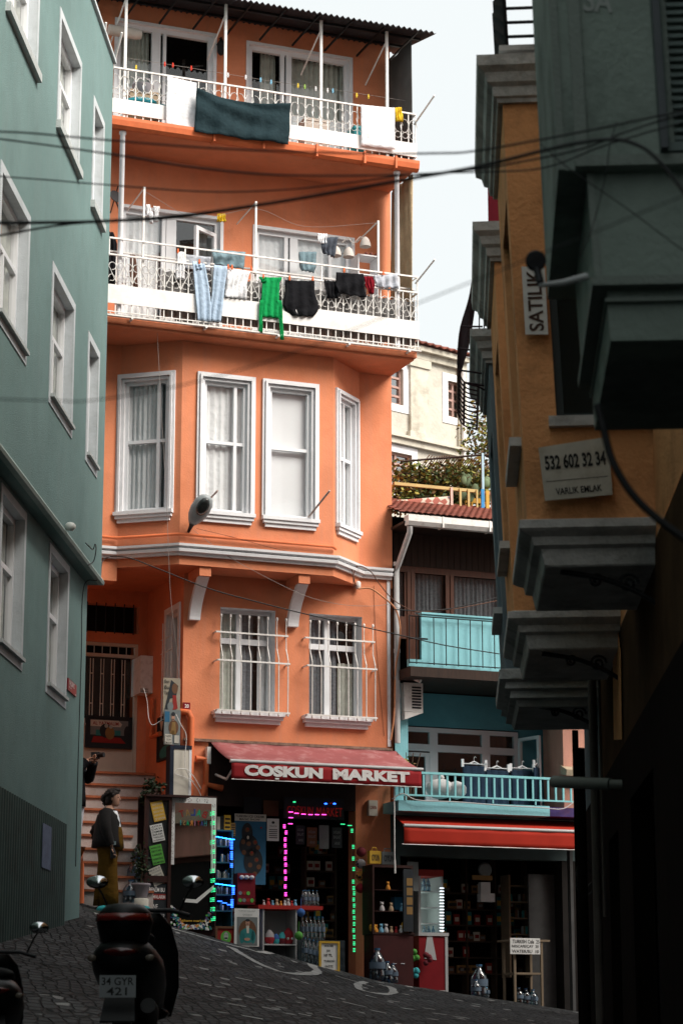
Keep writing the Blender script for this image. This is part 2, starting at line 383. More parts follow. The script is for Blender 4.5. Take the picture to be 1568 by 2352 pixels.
# ================================================================ GROUND
M = Fr(P(600, 1200, 34.5), 21.5)            # facade plane of the orange house
G = Fr(P(190, 1800, 30), 87.3)              # street face of the green house
def foot(s):                                 # height of the street along the shop fronts
    if s < 1.58: return 1.63 - .231 * (s + 1.58)
    return .90 - .129 * (s - 1.58)
def ground(x, y):
    x = max(-9, min(12, x)); q = M.o + M.n * .9; s = (x - q.x) / M.e.x; yf = q.y + s * M.e.y
    if y > yf: s += (y - yf) * M.e.y
    s = max(-7, min(14, s)); h0 = foot(s)
    t = max(-1, min(1, y / yf))
    return -1.6 + (h0 + 1.6) * t if t > 0 else -1.6 + .6 * t
def build_ground():
    mb = MB(); xs = [-60, -40, -25, -15, -10] + [-8 + .25 * i for i in range(81)] + [15, 20, 30, 45, 60]
    ys = [-60, -40, -20, -10, -5] + [.5 * i for i in range(20)] + [10 + .25 * i for i in range(121)] + [42, 46, 55, 80, 120, 200]
    n = len(xs)
    vs = [(x, y, ground(x, y)) for y in ys for x in xs]
    mb._add(vs, [(j * n + i, j * n + i + 1, (j + 1) * n + i + 1, (j + 1) * n + i) for j in range(len(ys) - 1) for i in range(n - 1)], True)
    m = bpy.data.materials.new('cobbles'); m.use_nodes = True; nn = m.node_tree; b = nn.nodes['Principled BSDF']
    b.inputs['Roughness'].default_value = .75; b.inputs['Specular IOR Level'].default_value = .25
    tc = nn.nodes.new('ShaderNodeTexCoord'); mp = nn.nodes.new('ShaderNodeMapping'); mp.inputs['Rotation'].default_value = (0, 0, R(-22))
    mp.inputs['Scale'].default_value = (8.6, 4.0, 6); nn.links.new(tc.outputs['Object'], mp.inputs[0])
    wn = nn.nodes.new('ShaderNodeTexNoise'); wn.inputs['Scale'].default_value = .9; nn.links.new(tc.outputs['Object'], wn.inputs[0])
    mixv = nn.nodes.new('ShaderNodeMix'); mixv.data_type = 'VECTOR'; mixv.inputs[0].default_value = .18
    nn.links.new(mp.outputs[0], mixv.inputs[4])
    va = nn.nodes.new('ShaderNodeVectorMath'); va.operation = 'MULTIPLY_ADD'; va.inputs[1].default_value = (.5, .5, .5)
    nn.links.new(wn.outputs[1], va.inputs[0]); nn.links.new(mp.outputs[0], va.inputs[2])
    v1 = nn.nodes.new('ShaderNodeTexVoronoi'); v1.feature = 'DISTANCE_TO_EDGE'; v1.inputs['Randomness'].default_value = .55
    v2 = nn.nodes.new('ShaderNodeTexVoronoi'); v2.feature = 'F1'; v2.inputs['Randomness'].default_value = .55
    for v in (v1, v2): nn.links.new(va.outputs[0], v.inputs[0]); v.inputs['Scale'].default_value = 1
    cr = nn.nodes.new('ShaderNodeValToRGB'); e = cr.color_ramp.elements
    e[0].position = 0; e[0].color = (.034, .036, .038, 1); e[1].position = 1; e[1].color = (.082, .085, .087, 1)
    nn.links.new(v2.outputs['Color'], cr.inputs[0])
    # a few light stones
    sx = nn.nodes.new('ShaderNodeSeparateColor'); nn.links.new(v2.outputs['Color'], sx.inputs[0])
    gt = nn.nodes.new('ShaderNodeMath'); gt.operation = 'GREATER_THAN'; gt.inputs[1].default_value = .965; nn.links.new(sx.outputs[1], gt.inputs[0])
    mx0 = nn.nodes.new('ShaderNodeMix'); mx0.data_type = 'RGBA'; mx0.inputs[7].default_value = (.30, .30, .29, 1)
    nn.links.new(gt.outputs[0], mx0.inputs[0]); nn.links.new(cr.outputs[0], mx0.inputs[6])
    mr = nn.nodes.new('ShaderNodeMapRange'); mr.inputs[1].default_value = .02; mr.inputs[2].default_value = .12; nn.links.new(v1.outputs[0], mr.inputs[0])
    mx = nn.nodes.new('ShaderNodeMix'); mx.data_type = 'RGBA'; mx.inputs[6].default_value = (.014, .014, .014, 1)
    nn.links.new(mr.outputs[0], mx.inputs[0]); nn.links.new(mx0.outputs[2], mx.inputs[7])
    n4 = nn.nodes.new('ShaderNodeTexNoise'); n4.inputs['Scale'].default_value = .7; n4.inputs['Detail'].default_value = 5; nn.links.new(tc.outputs['Object'], n4.inputs[0])
    m4 = nn.nodes.new('ShaderNodeMapRange'); m4.inputs[1].default_value = .35; m4.inputs[2].default_value = .65; m4.inputs[3].default_value = .6; m4.inputs[4].default_value = 1.25
    nn.links.new(n4.outputs[0], m4.inputs[0])
    sc = nn.nodes.new('ShaderNodeVectorMath'); sc.operation = 'SCALE'; nn.links.new(mx.outputs[2], sc.inputs[0]); nn.links.new(m4.outputs[0], sc.inputs['Scale'])
    nn.links.new(sc.outputs[0], b.inputs['Base Color'])
    n5 = nn.nodes.new('ShaderNodeTexNoise'); n5.inputs['Scale'].default_value = 30; nn.links.new(tc.outputs['Object'], n5.inputs[0])
    ad = nn.nodes.new('ShaderNodeMath'); ad.operation = 'MULTIPLY_ADD'; ad.inputs[1].default_value = .25
    nn.links.new(n5.outputs[0], ad.inputs[0]); nn.links.new(mr.outputs[0], ad.inputs[2])
    bp = nn.nodes.new('ShaderNodeBump'); bp.inputs['Strength'].default_value = .8; bp.inputs['Distance'].default_value = .09
    nn.links.new(ad.outputs[0], bp.inputs['Height']); nn.links.new(bp.outputs[0], b.inputs['Normal'])
    mb.build('cobbled_street', m, kind='structure', origin=(0, 0, 0))
build_ground()
def hit_ground(u, v):
    r = ray(u, v); lo = None; y = 8.0
    while y < 60:
        p = r * (y / r.y)
        if p.z < ground(p.x, p.y): return p
        y += .01
    return r * (40 / r.y)
def ribbon(pix, wdt):
    pts = curve_pts([hit_ground(u, v) for u, v in pix], 6); out = []
    mb = MB(); vs = []
    for i, p in enumerate(pts):
        t = (pts[min(i + 1, len(pts) - 1)] - pts[max(i - 1, 0)]); t.z = 0; t.normalize(); nrm = Vector((-t.y, t.x, 0))
        for k in (-1, 1):
            q = p + nrm * (k * wdt / 2 * (1 + .25 * rnd.uniform(-1, 1))); vs.append((q.x, q.y, ground(q.x, q.y) + .006))
    n = len(pts)
    mb._add(vs, [(2 * i, 2 * i + 1, 2 * i + 3, 2 * i + 2) for i in range(n - 1)])
    return mb
ribbon([(395, 2133), (440, 2146), (500, 2163), (560, 2178), (620, 2188), (680, 2200), (716, 2216), (728, 2232), (700, 2238), (650, 2234), (600, 2216), (556, 2192), (530, 2176)], .13).build('road_marking', ROADW, kind='structure')
ribbon([(840, 2256), (822, 2262), (828, 2274), (868, 2283), (902, 2281), (896, 2268), (870, 2262)], .10).build('road_marking', ROADW, kind='structure')
ribbon([(770, 2242), (812, 2254), (858, 2268)], .08).build('road_marking', ROADW, kind='structure')
MARK = MB()
for u, v in [(560, 2250), (610, 2268), (655, 2281), (700, 2258), (760, 2296), (805, 2306), (852, 2290), (905, 2301), (500, 2290), (545, 2310), (620, 2318), (700, 2332), (770, 2338), (870, 2325), (935, 2318), (985, 2318), (1010, 2330), (470, 2262), (580, 2338), (1060, 2338), (665, 2330)]:
    p = hit_ground(u, v); f_ = Fr(p, 10 + rnd.uniform(-25, 25)); a = rnd.uniform(.05, .11)
    MARK.quad(*[(q.x, q.y, ground(q.x, q.y) + .006) for q in (f_.w(-a, -.06, 0), f_.w(a, -.05, 0), f_.w(a * .8, .06, 0), f_.w(-a * .9, .05, 0))])
MARK.build('pale_setts', ROADW, kind='structure')

# ================================================================ ORANGE HOUSE
H = thing('apartment_house', 'orange stucco corner house with two balconies and a white-framed bay window above a market', 'house', M.w(-.6, 0, .5))
SL, SR = -3.5, 2.17
BLf, BLw = M.sub(-2.27, 0, -1.49, .6); BFf, BFw = M.sub(-1.49, .6, .95, .6); BRf, BRw = M.sub(.95, .6, 1.62, 0)
BRL = M.px(600, 1270, .6)
def win(parent, fr, s0, s1, z0, z1, depth=.18, off=0, t=.06, vs=(), hs=(), glass=GLASS, curtain=None, sill=None, surround=0, fm=None, name='window', grooves=2, sur_off=.035, room=.3):
    """frame with pane, curtain, sill, surround as sub-parts"""
    fm = fm or PVC; mb = MB(); o0 = off - depth; o1 = o0 + .07
    frame_bars(mb, fr, s0, s1, z0, z1, o0, o1, t, vs, hs)
    W = mb.build(name, fm, parent)
    MB().pane(fr, s0 + t * .6, s1 - t * .6, o0 + .022, o0 + .03, z0 + t * .6, z1 - t * .6).build('pane', glass, W)
    if room:
        r = MB(); a, b_, c, d = s0 - room, s1 + room, z0 - .25, z1 + .25; k = o0 - 3 * room
        r.quad(fr.w(a, k, c), fr.w(b_, k, c), fr.w(b_, k, d), fr.w(a, k, d)); e0 = o0 - .012
        r.quad(fr.w(a, e0, c), fr.w(a, k, c), fr.w(a, k, d), fr.w(a, e0, d)); r.quad(fr.w(b_, e0, c), fr.w(b_, k, c), fr.w(b_, k, d), fr.w(b_, e0, d))
        r.quad(fr.w(a, e0, d), fr.w(b_, e0, d), fr.w(b_, k, d), fr.w(a, k, d)); r.quad(fr.w(a, e0, c), fr.w(b_, e0, c), fr.w(b_, k, c), fr.w(a, k, c))
        r.build('dark_room', DARKROOM, W)
    for c in (curtain or []):       # (s0,s1,z0,z1,mat,amp,waves,scallop)
        sheet(fr, c[0], c[1], c[2], c[3], o0 - c[8] if len(c) > 8 else o0 - .03, c[5], c[6], sc=c[7], seed=int(abs(c[0] * 100))).build('curtain', c[4], W)
    if surround:
        q = MB(); w_ = surround; bot = z0 - (.0 if sill else w_)
        for k in range(grooves + 1):
            a = w_ * (1 - k / (grooves + 1)); o_ = off + sur_off * (1 + k * .8) if k < grooves else off + sur_off * .6
            b2 = w_ * (1 - (k + 1) / (grooves + 1)) + (0 if k == grooves else .006)
            if k == grooves: b2 = .0
            q.box(fr, s0 - a, s0 - b2, off + .001, o_, bot, z1 + a); q.box(fr, s1 + b2, s1 + a, off + .001, o_, bot, z1 + a)
            q.box(fr, s0 - b2, s1 + b2, off + .001, o_, z1 + b2, z1 + a)
            if not sill: q.box(fr, s0 - b2, s1 + b2, off + .001, o_, z0 - a, z0 - b2)
        q.build('surround', WHITE, W)
    if sill:
        q = MB(); e, h, p_ = sill     # extend, height, projection
        q.box(fr, s0 - e, s1 + e, off - depth + .075, off + p_, z0 - h * .35, z0 - .004)
        q.box(fr, s0 - e + .02, s1 + e - .02, off + .001, off + p_ * .75, z0 - h * .65, z0 - h * .352)
        q.box(fr, s0 - e + .05, s1 + e - .05, off + .001, off + p_ * .45, z0 - h, z0 - h * .652)
        q.build('sill', WHITE, W)
    return W

# ---- openings
a = BLf.px(288, 879); b = BLf.px(383, 1170); W1 = (a[0], b[0] - .01, b[1], (a[1] + BLf.px(384, 867)[1]) / 2)
a = BFf.px(470.5, 872); b = BFf.px(566, 1180); W2 = (a[0], b[0], b[1], a[1])
a = BFf.px(619.6, 889); b = BFf.px(714, 1190); W3 = (a[0], b[0], b[1], a[1])
a = BRf.px(775, 912); b = BRf.px(806, 1222); W4 = (a[0], b[0], b[1], a[1])
zb = sum(w_[2] for w_ in (W1, W2, W3, W4)) / 4; zt = sum(w_[3] for w_ in (W1, W2, W3, W4)) / 4
W1, W2, W3, W4 = [(w_[0], w_[1], zb, zt) for w_ in (W1, W2, W3, W4)]
W4 = (BRw * .20, BRw * .80, zb, zt)
W5 = (-.64, .24, 4.86, 6.44); W6 = (.79, 1.66, 4.86, 6.44)
Z1, ZS, ZC = 6.92, 10.40, 13.47        # bay soffit, underside of first balcony slab, of second
# ---- walls
wm = MB()
wall(wm, M, -1.22, 2.12, 4.40, Z1, [(*W5, .26), (*W6, .26)], rmi=1)
SW = Fr(M.w(-1.22, -1.85, 0), 21.5 - 90)     # side wall: s from back to front, faces left
# corner blocks below the awning: shop opening -.78 .. 1.52
wm.box(M, -1.22, -.80, -.30, -.003, .4, 4.40); wm.box(M, 1.55, 2.12, -.30, -.003, .2, 4.40)
wall(wm, M, SL, -2.27, 6.72, 10.5); wall(wm, M, 1.62, SR, Z1, 10.5)
wm.quad(M.w(SL, 0, 6.72), M.w(-2.27, 0, 6.72), M.w(-2.27, -.3, 6.72), M.w(SL, -.3, 6.72))
wm.quad(M.w(SL, -.3, 6.72), M.w(-2.27, -.3, 6.72), M.w(-2.27, -.3, 6.95), M.w(SL, -.3, 6.95))
wall(wm, BLf, 0, BLw, Z1, 10.5, [W1], rmi=1); wall(wm, BFf, 0, BFw, Z1, 10.5, [W2, W3], rmi=1); wall(wm, BRf, 0, BRw, Z1, 10.5, [W4], .14, rmi=1)
WL2 = (-2.30, -.72, 10.62, 12.60); WR2 = (-.13, 1.49, 10.62, 12.55)
wall(wm, M, SL, SR, 10.5, 13.5, [WL2, WR2], .14, rmi=1)
WL3 = (-2.45, -.87, 13.66, 15.68); WR3 = (-.27, 1.46, 13.66, 15.65)
wall(wm, M, SL, SR, 13.5, 16.25, [WL3, WR3], .14, rmi=1)
# sides, back, top
wm.quad(M.w(SR, 0, 0), M.w(SR, -9, 0), M.w(SR, -9, 16.25), M.w(SR, 0, 16.25))
wm.quad(M.w(SL, 0, 6.72), M.w(SL, -9, 6.72), M.w(SL, -9, 16.25), M.w(SL, 0, 16.25))
wm.quad(M.w(SL - .3, -9, 0), M.w(SR, -9, 0), M.w(SR, -9, 16.25), M.w(SL - .3, -9, 16.25))
wm.quad(M.w(SL, 0, 16.25), M.w(SR, 0, 16.25), M.w(SR, -9, 16.25), M.w(SL, -9, 16.25))
# soffit of bay and ceiling of porch
wm.quad(M.w(-2.27, 0, Z1), M.w(-1.49, .6, Z1), M.w(.95, .6, Z1), M.w(1.62, 0, Z1))
wm.quad(M.w(SL, -.3, 6.95), M.w(-1.22, -.3, 6.95), M.w(-1.22, -1.85, 6.95), M.w(SL, -1.85, 6.95))
wm.quad(M.w(-2.27, 0, Z1), M.w(-1.22, 0, Z1), M.w(-1.22, -.3, Z1 + .03), M.w(-2.27, -.3, Z1 + .03))
# beam ends under the bay
for s_ in (M.px(471, 1314, .45)[0], M.px(813, 1330, .45)[0]):
    pass
BK = [M.px(471, 1315, .55)[0], M.px(698, 1334, .55)[0]]
for s_ in BK: wm.box(M, s_ - .09, s_ + .09, .003, .57, 6.78, Z1 - .002)
# porch back wall with door opening, side wall with narrow window
PB = Fr(M.w(0, -1.85, 0), 21.5)
wall(wm, PB, SL - .4, -1.22, 2.0, 6.95, [(-2.42, -1.36, 4.05, 6.12, .12), (-2.42, -1.36, 6.28, 6.72, .15)], rmi=0)
d_ = (SW.px(388, 1420)[0], SW.px(355, 1420)[0])
NW = (1.02, 1.62, SW.px(372, 1665)[1], SW.px(372, 1420)[1])
wall(wm, SW, 0, 1.85, .8, 6.95, [(*NW, .18)], rmi=1)
wm.quad(M.w(SL - .3, -1.9, 0), M.w(SL - .3, .9, 0), M.w(SL - .3, .9, 6.9), M.w(SL - .3, -1.9, 6.9))
wm.build('wall', [ORANGE, WHITE], H)
# ---- slabs
def slab(z0, z1, o, name):
    m_ = MB(); m_.box(M, -2.86, SR + .02, .002, o, z0, z1)
    m_.box(M, -2.83, SR - .01, .002, o - .05, z0 - .035, z0 - .002)
    return m_.build(name, ORANGE, H)
slab(ZS, 10.53, .98, 'balcony_slab'); slab(ZC + .03, 13.60, .98, 'balcony_slab')
g = MB()
gp = [(.985, 13.47), (1.0, 13.44), (1.06, 13.43), (1.11, 13.47), (1.13, 13.55), (1.13, 13.60), (.985, 13.60)]
g.prism([M.w(-2.86, o, z) for o, z in gp], M.e * 5.06)
for s_ in (-1.22, -.42, .45, 1.25, 1.78): g.box(M, s_, s_ + .03, .984, 1.15, 13.42, 13.62)
g.build('gutter', ORANGE_D, H)
# ---- cornice round the bay
cn = MB()
def offpoly(d):
    return [(SL, d), (-2.27 - d * .34, d), (-1.49 - d * .34, .6 + d), (.95 + d * .4, .6 + d), (1.62 + d * .4, d), (2.14, d)]
prof = [(.002, 7.05), (.05, 7.05), (.06, 7.09), (.10, 7.10), (.11, 7.14), (.075, 7.16), (.13, 7.18), (.135, 7.215), (.002, 7.24)]
rings = [[M.w(s_, o, z) for s_, o in offpoly(d)] for d, z in prof]
vs = [p for r_ in rings for p in r_]
k = len(rings[0])
cn._add(vs, [(i * k + j, i * k + j + 1, (i + 1) * k + j + 1, (i + 1) * k + j) for i in range(len(rings) - 1) for j in range(k - 1)])
cn.quad(*[r_[-1] for r_ in rings])
cn.build('cornice', WHITE, H)
# ---- bay windows
def bay_win(fr, w_, vf, gl, blind=None, cur=None):
    s0, s1, z0, z1 = w_; zm = z0 + (z1 - z0) * .535; vm = s0 + (s1 - s0) * vf
    win(H, fr, s0, s1, z0, z1, .11, 0, .05, [(vm, z0 + .05, z1 - .05, .05)] if vf else [], [(zm, s0 + .05, s1 - .05, .05)],
        gl, cur, sill=(.12, .17, .09), surround=.12)
bay_win(BLf, W1, .77, GLASS, cur=[(W1[0], W1[0] + .55, zb, zt, CURT, .02, 7, 0), (W1[1] - .2, W1[1], zb, zt, CURT_D, .015, 2, 0, .2)])
bay_win(BFf, W2, .74, GLASS_R, cur=[(W2[0], W2[1], zb, zt, CURT, .012, 6, 0)])
bay_win(BFf, W3, 0, GLASS_R, cur=[(W3[0], W3[1], zb, zt, mat('white_roller_blind', (.85, .86, .88), .8, var=.02), .003, 2, 0)])
bay_win(BRf, W4, .5, GLASS, cur=[(W4[0], W4[1], zb, zt, CURT, .015, 4, 0)])
# ---- lower windows with grilles
for i, w_ in enumerate((W5, W6)):
    s0, s1, z0, z1 = w_; vm = s0 + .36
    cur = [(s0, s0 + .33, z0, z1, CURT_G if i == 0 else CURT_D, .02, 4, 0), (s0 + .40, s0 + (.62 if i == 0 else .55), z0, z1, CURT_D, .02, 2, 0)] + ([(s1 - .2, s1, z0, z1, CURT, .015, 2, 0)] if i == 0 else [(s1 - .3, s1 - .05, z0, z1 - .7, CURT_G, .03, 2, 0)])
    W_ = win(H, M, s0, s1, z0, z1, .24, 0, .055, [(vm, z0 + .05, z1 - .05, .085)], [(z1 - .48, s0 + .05, s1 - .05, .085)], GLASS, cur, sill=(.12, .17, .14))
    gr = MB(); r_ = .0085
    for k in range(8):
        s_ = s0 - .02 + k * (s1 - s0 + .16) / 7
        gr.tube([M.w(s_, .10, z1 - .17), M.w(s_, .10, z0 + .98), M.w(s_ + .0, .13, z0 + .92), M.w(s_, .19, z0 + .80), M.w(s_, .19, z0 - .02)], r_, 5)
        gr.ball(M.w(s_, .10, z1 - .15), .02, 6, (1, 1, 1.8)); gr.ball(M.w(s_, .19, z0 - .04), .018, 6, (1, 1, 1.5))
    for z_, o_ in ((z1 - .40, .11), (z0 + .74, .20), (z0 - .01, .20)):
        gr.box(M, s0 - .10, s1 + .17, o_ - .004, o_ + .008, z_ - .012, z_ + .012)
        for e_ in (s0 - .10, s1 + .165): gr.box(M, e_ - .008, e_ + .008, .002, o_, z_ - .012, z_ + .012)
    gr.build('window_grille', WMETAL, W_)
    if i == 1:
        fn = MB(); c = M.w(s0 + .56, -.16, z1 - .30); nn_ = M.n
        fn.lathe(c, [(.075, 0), (.08, .02), (.06, .03)], 14, nn_); fn.build('extractor_fan', IRON, W_)
# ---- porch side window
win(H, SW, *NW, .16, 0, .04, [], [], GLASS, [(NW[0], NW[1], NW[2], NW[3], CURT_G, .02, 3, 0)], fm=PVC, surround=.09, grooves=0, room=.1)
gr = MB()
for k in range(4):
    s_ = NW[0] + .08 + k * .15; gr.bar(SW.w(s_, .09, NW[2] + .02), SW.w(s_, .09, NW[3] - .15), .009, 5)
for z_ in (NW[2] + .1, NW[2] + 1.05, NW[3] - .4): gr.bar(SW.w(NW[0], .09, z_), SW.w(NW[1], .09, z_), .008)
gr.build('side_window_grille', WMETAL, H)
# ---- brackets: white faced curved struts
for s_ in BK:
    b_ = MB(); n_ = 12; pr = []
    for k in range(n_ + 1):
        t = k / n_; z_ = 6.78 - 1.0 * 1.0 * t * .58; o_ = .42 * (1 - t) ** 1.7
        pr.append((o_, z_))
    s0, s1 = s_ - .085, s_ + .085
    for (o0, z0), (o1, z1) in zip(pr[:-1], pr[1:]):
        w0 = .10; b_.hexa([M.w(s0, o0 + .004, z0), M.w(s1, o0 + .004, z0), M.w(s1, o0 + w0, z0), M.w(s0, o0 + w0, z0)],
                          [M.w(s0, o1 + .004, z1), M.w(s1, o1 + .004, z1), M.w(s1, o1 + w0, z1), M.w(s0, o1 + w0, z1)])
    b_.build('bracket', WHITE, H)
# ---- trim strips
t_ = MB(); t_.box(M, 2.075, 2.125, .002, .02, 4.45, 7.05); t_.build('corner_trim', WHITE, H)
t_ = MB(); t_.box(M, -1.20, 2.14, .002, .05, 4.385, 4.425); t_.build('awning_rail', mat('rusty_strip', (.25, .16, .12), .8, var=.5, scale=9, bump=.5), H)
# ---- front door in the porch
d0, d1, dz0, dz1 = -2.32, -1.36, 4.05, 6.12
dm = MB(); frame_bars(dm, PB, d0, d1, dz0, dz1, -.10, -.03, .05, [], [(5.92, d0 + .05, d1 - .05, .05)])
dm.box(PB, d0 + .05, d0 + .10, -.08, -.04, dz0 + .05, 5.89)
dm.box(PB, d0 + .10, d1 - .05, -.085, -.045, dz0 + .05, 4.92)
DOOR = dm.build('door', BEIGE_M, H)
MB().pane(PB, d0 + .1, d1 - .05, -.075, -.07, 4.93, 5.88).build('door_glass', GLASS_D, DOOR)
gr = MB()
for k in range(4):
    s_ = d0 + .22 + k * .17
    gr.box(PB, s_ - .028, s_ - .018, -.05, -.035, 4.9, 5.86); gr.box(PB, s_ + .018, s_ + .028, -.05, -.035, 4.9, 5.86)
    for z_ in (5.15, 5.62): gr.box(PB, s_ - .028, s_ + .028, -.054, -.033, z_, z_ + .015)
for k in range(6): gr.box(PB, d0 + .12 + k * .13, d0 + .13 + k * .13, -.06, -.05, 5.95, 6.08)
gr.build('door_grille', BEIGE_M, DOOR)
MB().box(PB, d0 - .2, d1 + .1, -.8, -.78, 4.0, 6.8).build('hallway', DARKROOM, DOOR)
MB().tube([PB.w(d0 + .12, -.04, 4.82), PB.w(d0 + .12, .01, 4.82)], .02, 8).build('door_handle', CHROME, DOOR)
tg = MB()
mb = MB(); mb.box(PB, -2.42, -2.325, -.1, -.05, 4.05, 6.12); mb.build('door_side_panel', BEIGE_M, DOOR)
for k in range(7): tg.tube([PB.w(-2.36 + k * .15, .01, 6.26), PB.w(-2.36 + k * .15, .01, 6.74)], .009, 4)
tg.build('transom_grille', IRON, H)
MB().box(PB, -2.5, -1.35, -.4, -.38, 6.2, 6.8).build('transom_void', DARKROOM, H)
# ---- steps up to the door
st = MB(); sm = []
ST = mat('pale_worn_riser', (.50, .45, .43), .9, var=.2, scale=3, bump=.5, dirt='7a5a48', dirt_amt=.5, dirt_scale=3)
STO = mat('orange_step_nosing', (.40, .13, .06), .85, var=.3, scale=6, bump=.4, dirt='6b4030', dirt_amt=.6, dirt_scale=5)
for k in range(10):
    z1_ = 4.04 - k * .215; o1_ = -1.32 + k * .27
    st.mat(0).box(M, SL - .25, -1.95 if o1_ > 0 else -1.225, -1.84 if k == 0 else o1_ - .27, o1_, z1_ - .8, z1_ - .035)
    st.mat(1).box(M, SL - .25, -1.948 if o1_ > 0 else -1.223, (-1.84 if k == 0 else o1_ - .26), o1_ + .03, z1_ - .034, z1_)
STAIR = st.build('front_steps', [ST, STO], H)

# ---- balcony railings (first: full with scrolls and white panels)
def railing(z_floor, z_bot, z_p0, z_p1, z_top, o, name, hearts):
    S0, S1 = -2.80, 2.19
    r = MB(); q = .009
    r.box(M, S0, S1, o - .015, o + .015, z_top - .012, z_top + .012); r.box(M, S0, S1, o - .012, o + .012, z_bot, z_bot + .02)
    n = 40
    for k in range(n + 1):
        s_ = S0 + (S1 - S0) * k / n; r.box(M, s_ - q * .8, s_ + q * .8, o - .006, o + .006, z_bot + .01, z_top)
    for s_ in (S0, S1):   # returns to the wall
        r.box(M, s_ - .012, s_ + .012, .003, o, z_top - .012, z_top + .012); r.box(M, s_ - .012, s_ + .012, .003, o, z_bot, z_bot + .02)
        for k in range(1, 8): r.box(M, s_ - .007, s_ + .007, o * k / 8 - .007, o * k / 8 + .007, z_bot, z_top)
    RL = r.build(name, WMETAL, H)
    p_ = MB(); p_.box(M, S0 - .01, S1 + .01, o + .008, o + .022, z_p0, z_p1)
    for s_ in (S0, S1): p_.box(M, s_ - .013, s_ + .013, .01, o - .02, z_p0, z_p1)
    p_.build('railing_panel', mat('cream_white_sheet_metal', (.78, .76, .74), .4, var=.06, scale=2, dirt='9a8c78', dirt_amt=.25, dirt_scale=3), RL)
    sc_m = MB(); z0, z1 = z_p1 + .02, z_top - .02; hh = z1 - z0; pitch = (S1 - S0) / n * 2
    for k in range(n // 2):
        c = S0 + pitch * (k + .5); rr_ = hh * .23
        if hearts:
            for sg in (-1, 1):
                pts = [M.w(c, o + .012, z0 + .02)] + [M.w(c + sg * (rr_ * .62 + rr_ * .55 * math.cos(t)), o + .012, z0 + hh * .62 + rr_ * .6 * math.sin(t)) for t in [-.9, -.2, .6, 1.4, 2.2, 3.0, 3.9, 4.8]]
                sc_m.tube(curve_pts(pts, 3), .006, 4)
                pts = [M.w(c + sg * (pitch / 2 - .005 - rr_ * .5 * (1 - math.cos(t))), o + .012, z0 + hh * .2 + rr_ * .55 * math.sin(t)) for t in [0, .8, 1.6, 2.6, 3.4, 4.2, 5.2]]
                sc_m.tube(pts, .006, 4)
        else:
            for sg in (-1, 1):
                pts = [M.w(c + sg * rr_ * .7 + sg * rr_ * .68 * math.cos(t), o + .012, z0 + hh * .55 + sg * rr_ * 1.1 * math.sin(t)) for t in [0, .7, 1.4, 2.1, 2.8, 3.5, 4.2, 4.9]]
                sc_m.tube(pts, .006, 4)
                pts = [M.w(c + sg * pitch * .25 + rr_ * .5 * math.cos(t), o + .012, z0 + hh * .2 + rr_ * .5 * math.sin(t)) for t in [0, .9, 1.8, 2.7, 3.6, 4.5, 5.4, 6.28]]
                sc_m.tube(pts, .005, 4)
    sc_m.build('railing_scrolls', WMETAL, RL)
    return RL
R1 = railing(10.53, 10.50, 10.68, 10.97, 11.44, 1.03, 'balcony_railing', True)
R2 = railing(13.60, 13.63, 13.70, 13.93, 14.43, 1.0, 'balcony_railing', False)
ex = MB()
for z_, o_ in ((11.71, 1.0), (11.55, .86)):
    ex.box(M, -2.78, 2.22, o_ - .012, o_ + .012, z_ - .012, z_ + .012)
    for s_ in (-2.78, 2.20): ex.bar(M.w(s_, .01, z_), M.w(s_, o_, z_), .011)
for s_ in (-2.78, -1.6, -.5, .6, 2.2): ex.box(M, s_ - .01, s_ + .01, .985, 1.005, 11.43, 11.71)
ex.build('drying_rails', WMETAL, H)
tray = MB()   # small gutter grid at the foot of the lower balcony
tray.box(M, -2.87, 2.22, 1.04, 1.10, 10.47, 10.485)
for k in range(60): s_ = -2.85 + k * .0853; tray.box(M, s_, s_ + .008, 1.06, 1.07, 10.485, 10.54)
tray.box(M, -2.87, 2.22, 1.055, 1.075, 10.54, 10.552)
for s_ in (-2.45, -1.3, -.15, 1.0, 2.0): tray.box(M, s_, s_ + .03, .99, 1.12, 10.44, 10.468)
tray.build('balcony_edge_grid', WMETAL, H)
# balcony columns
for s_ in (M.px(279, 400, .93)[0], M.px(909.5, 500, .93)[0]):
    MB().lathe(M.w(s_, .96, 10.53), [(.04, 0), (.04, 2.85), (.055, 2.86), (.055, 2.9)], 12).build('balcony_column', WHITE, H)
for u_, v_ in ((289.5, 60), (518, 100), (737, 140), (888, 160)):
    s_ = M.px(u_, v_, .98)[0]
    pb = MB(); pb.box(M, s_ - .02, s_ + .02, .96, 1.0, 13.6, 15.78); pb.bar(M.w(s_, .98, 15.62), M.w(s_ + .02, .03, 15.25), .014)
    pb.build('roof_post', WMETAL, H)
# canopy roof: corrugated sheet on purlins
def zr(o): return 16.02 - .22 * o
rf = MB(); n = 240; vs = []
for j, o_ in enumerate((-.4, 1.32)):
    for i in range(n + 1):
        t = i / n; s_ = -3.3 + (2.42 + 3.3) * t
        vs.append(M.w(s_, o_, zr(o_) + .025 * math.sin(i * 2 * math.pi / 4)))
rf._add(vs, [(i, i + 1, n + 2 + i, n + 1 + i) for i in range(n)])
ROOF = solid(rf.build('canopy_roof', SHEET, H), .006)
pu = MB()
for o_ in (.3, .95): pu.box(M, -3.2, 2.3, o_ - .02, o_ + .02, zr(o_) - .075, zr(o_) - .035)
for s_ in [-2.9 + .56 * k for k in range(10)]: pu.box(M, s_ - .012, s_ + .012, .02, 1.25, zr(.6) - .16, zr(.6) - .13)
pu.build('purlin', IRON, H)
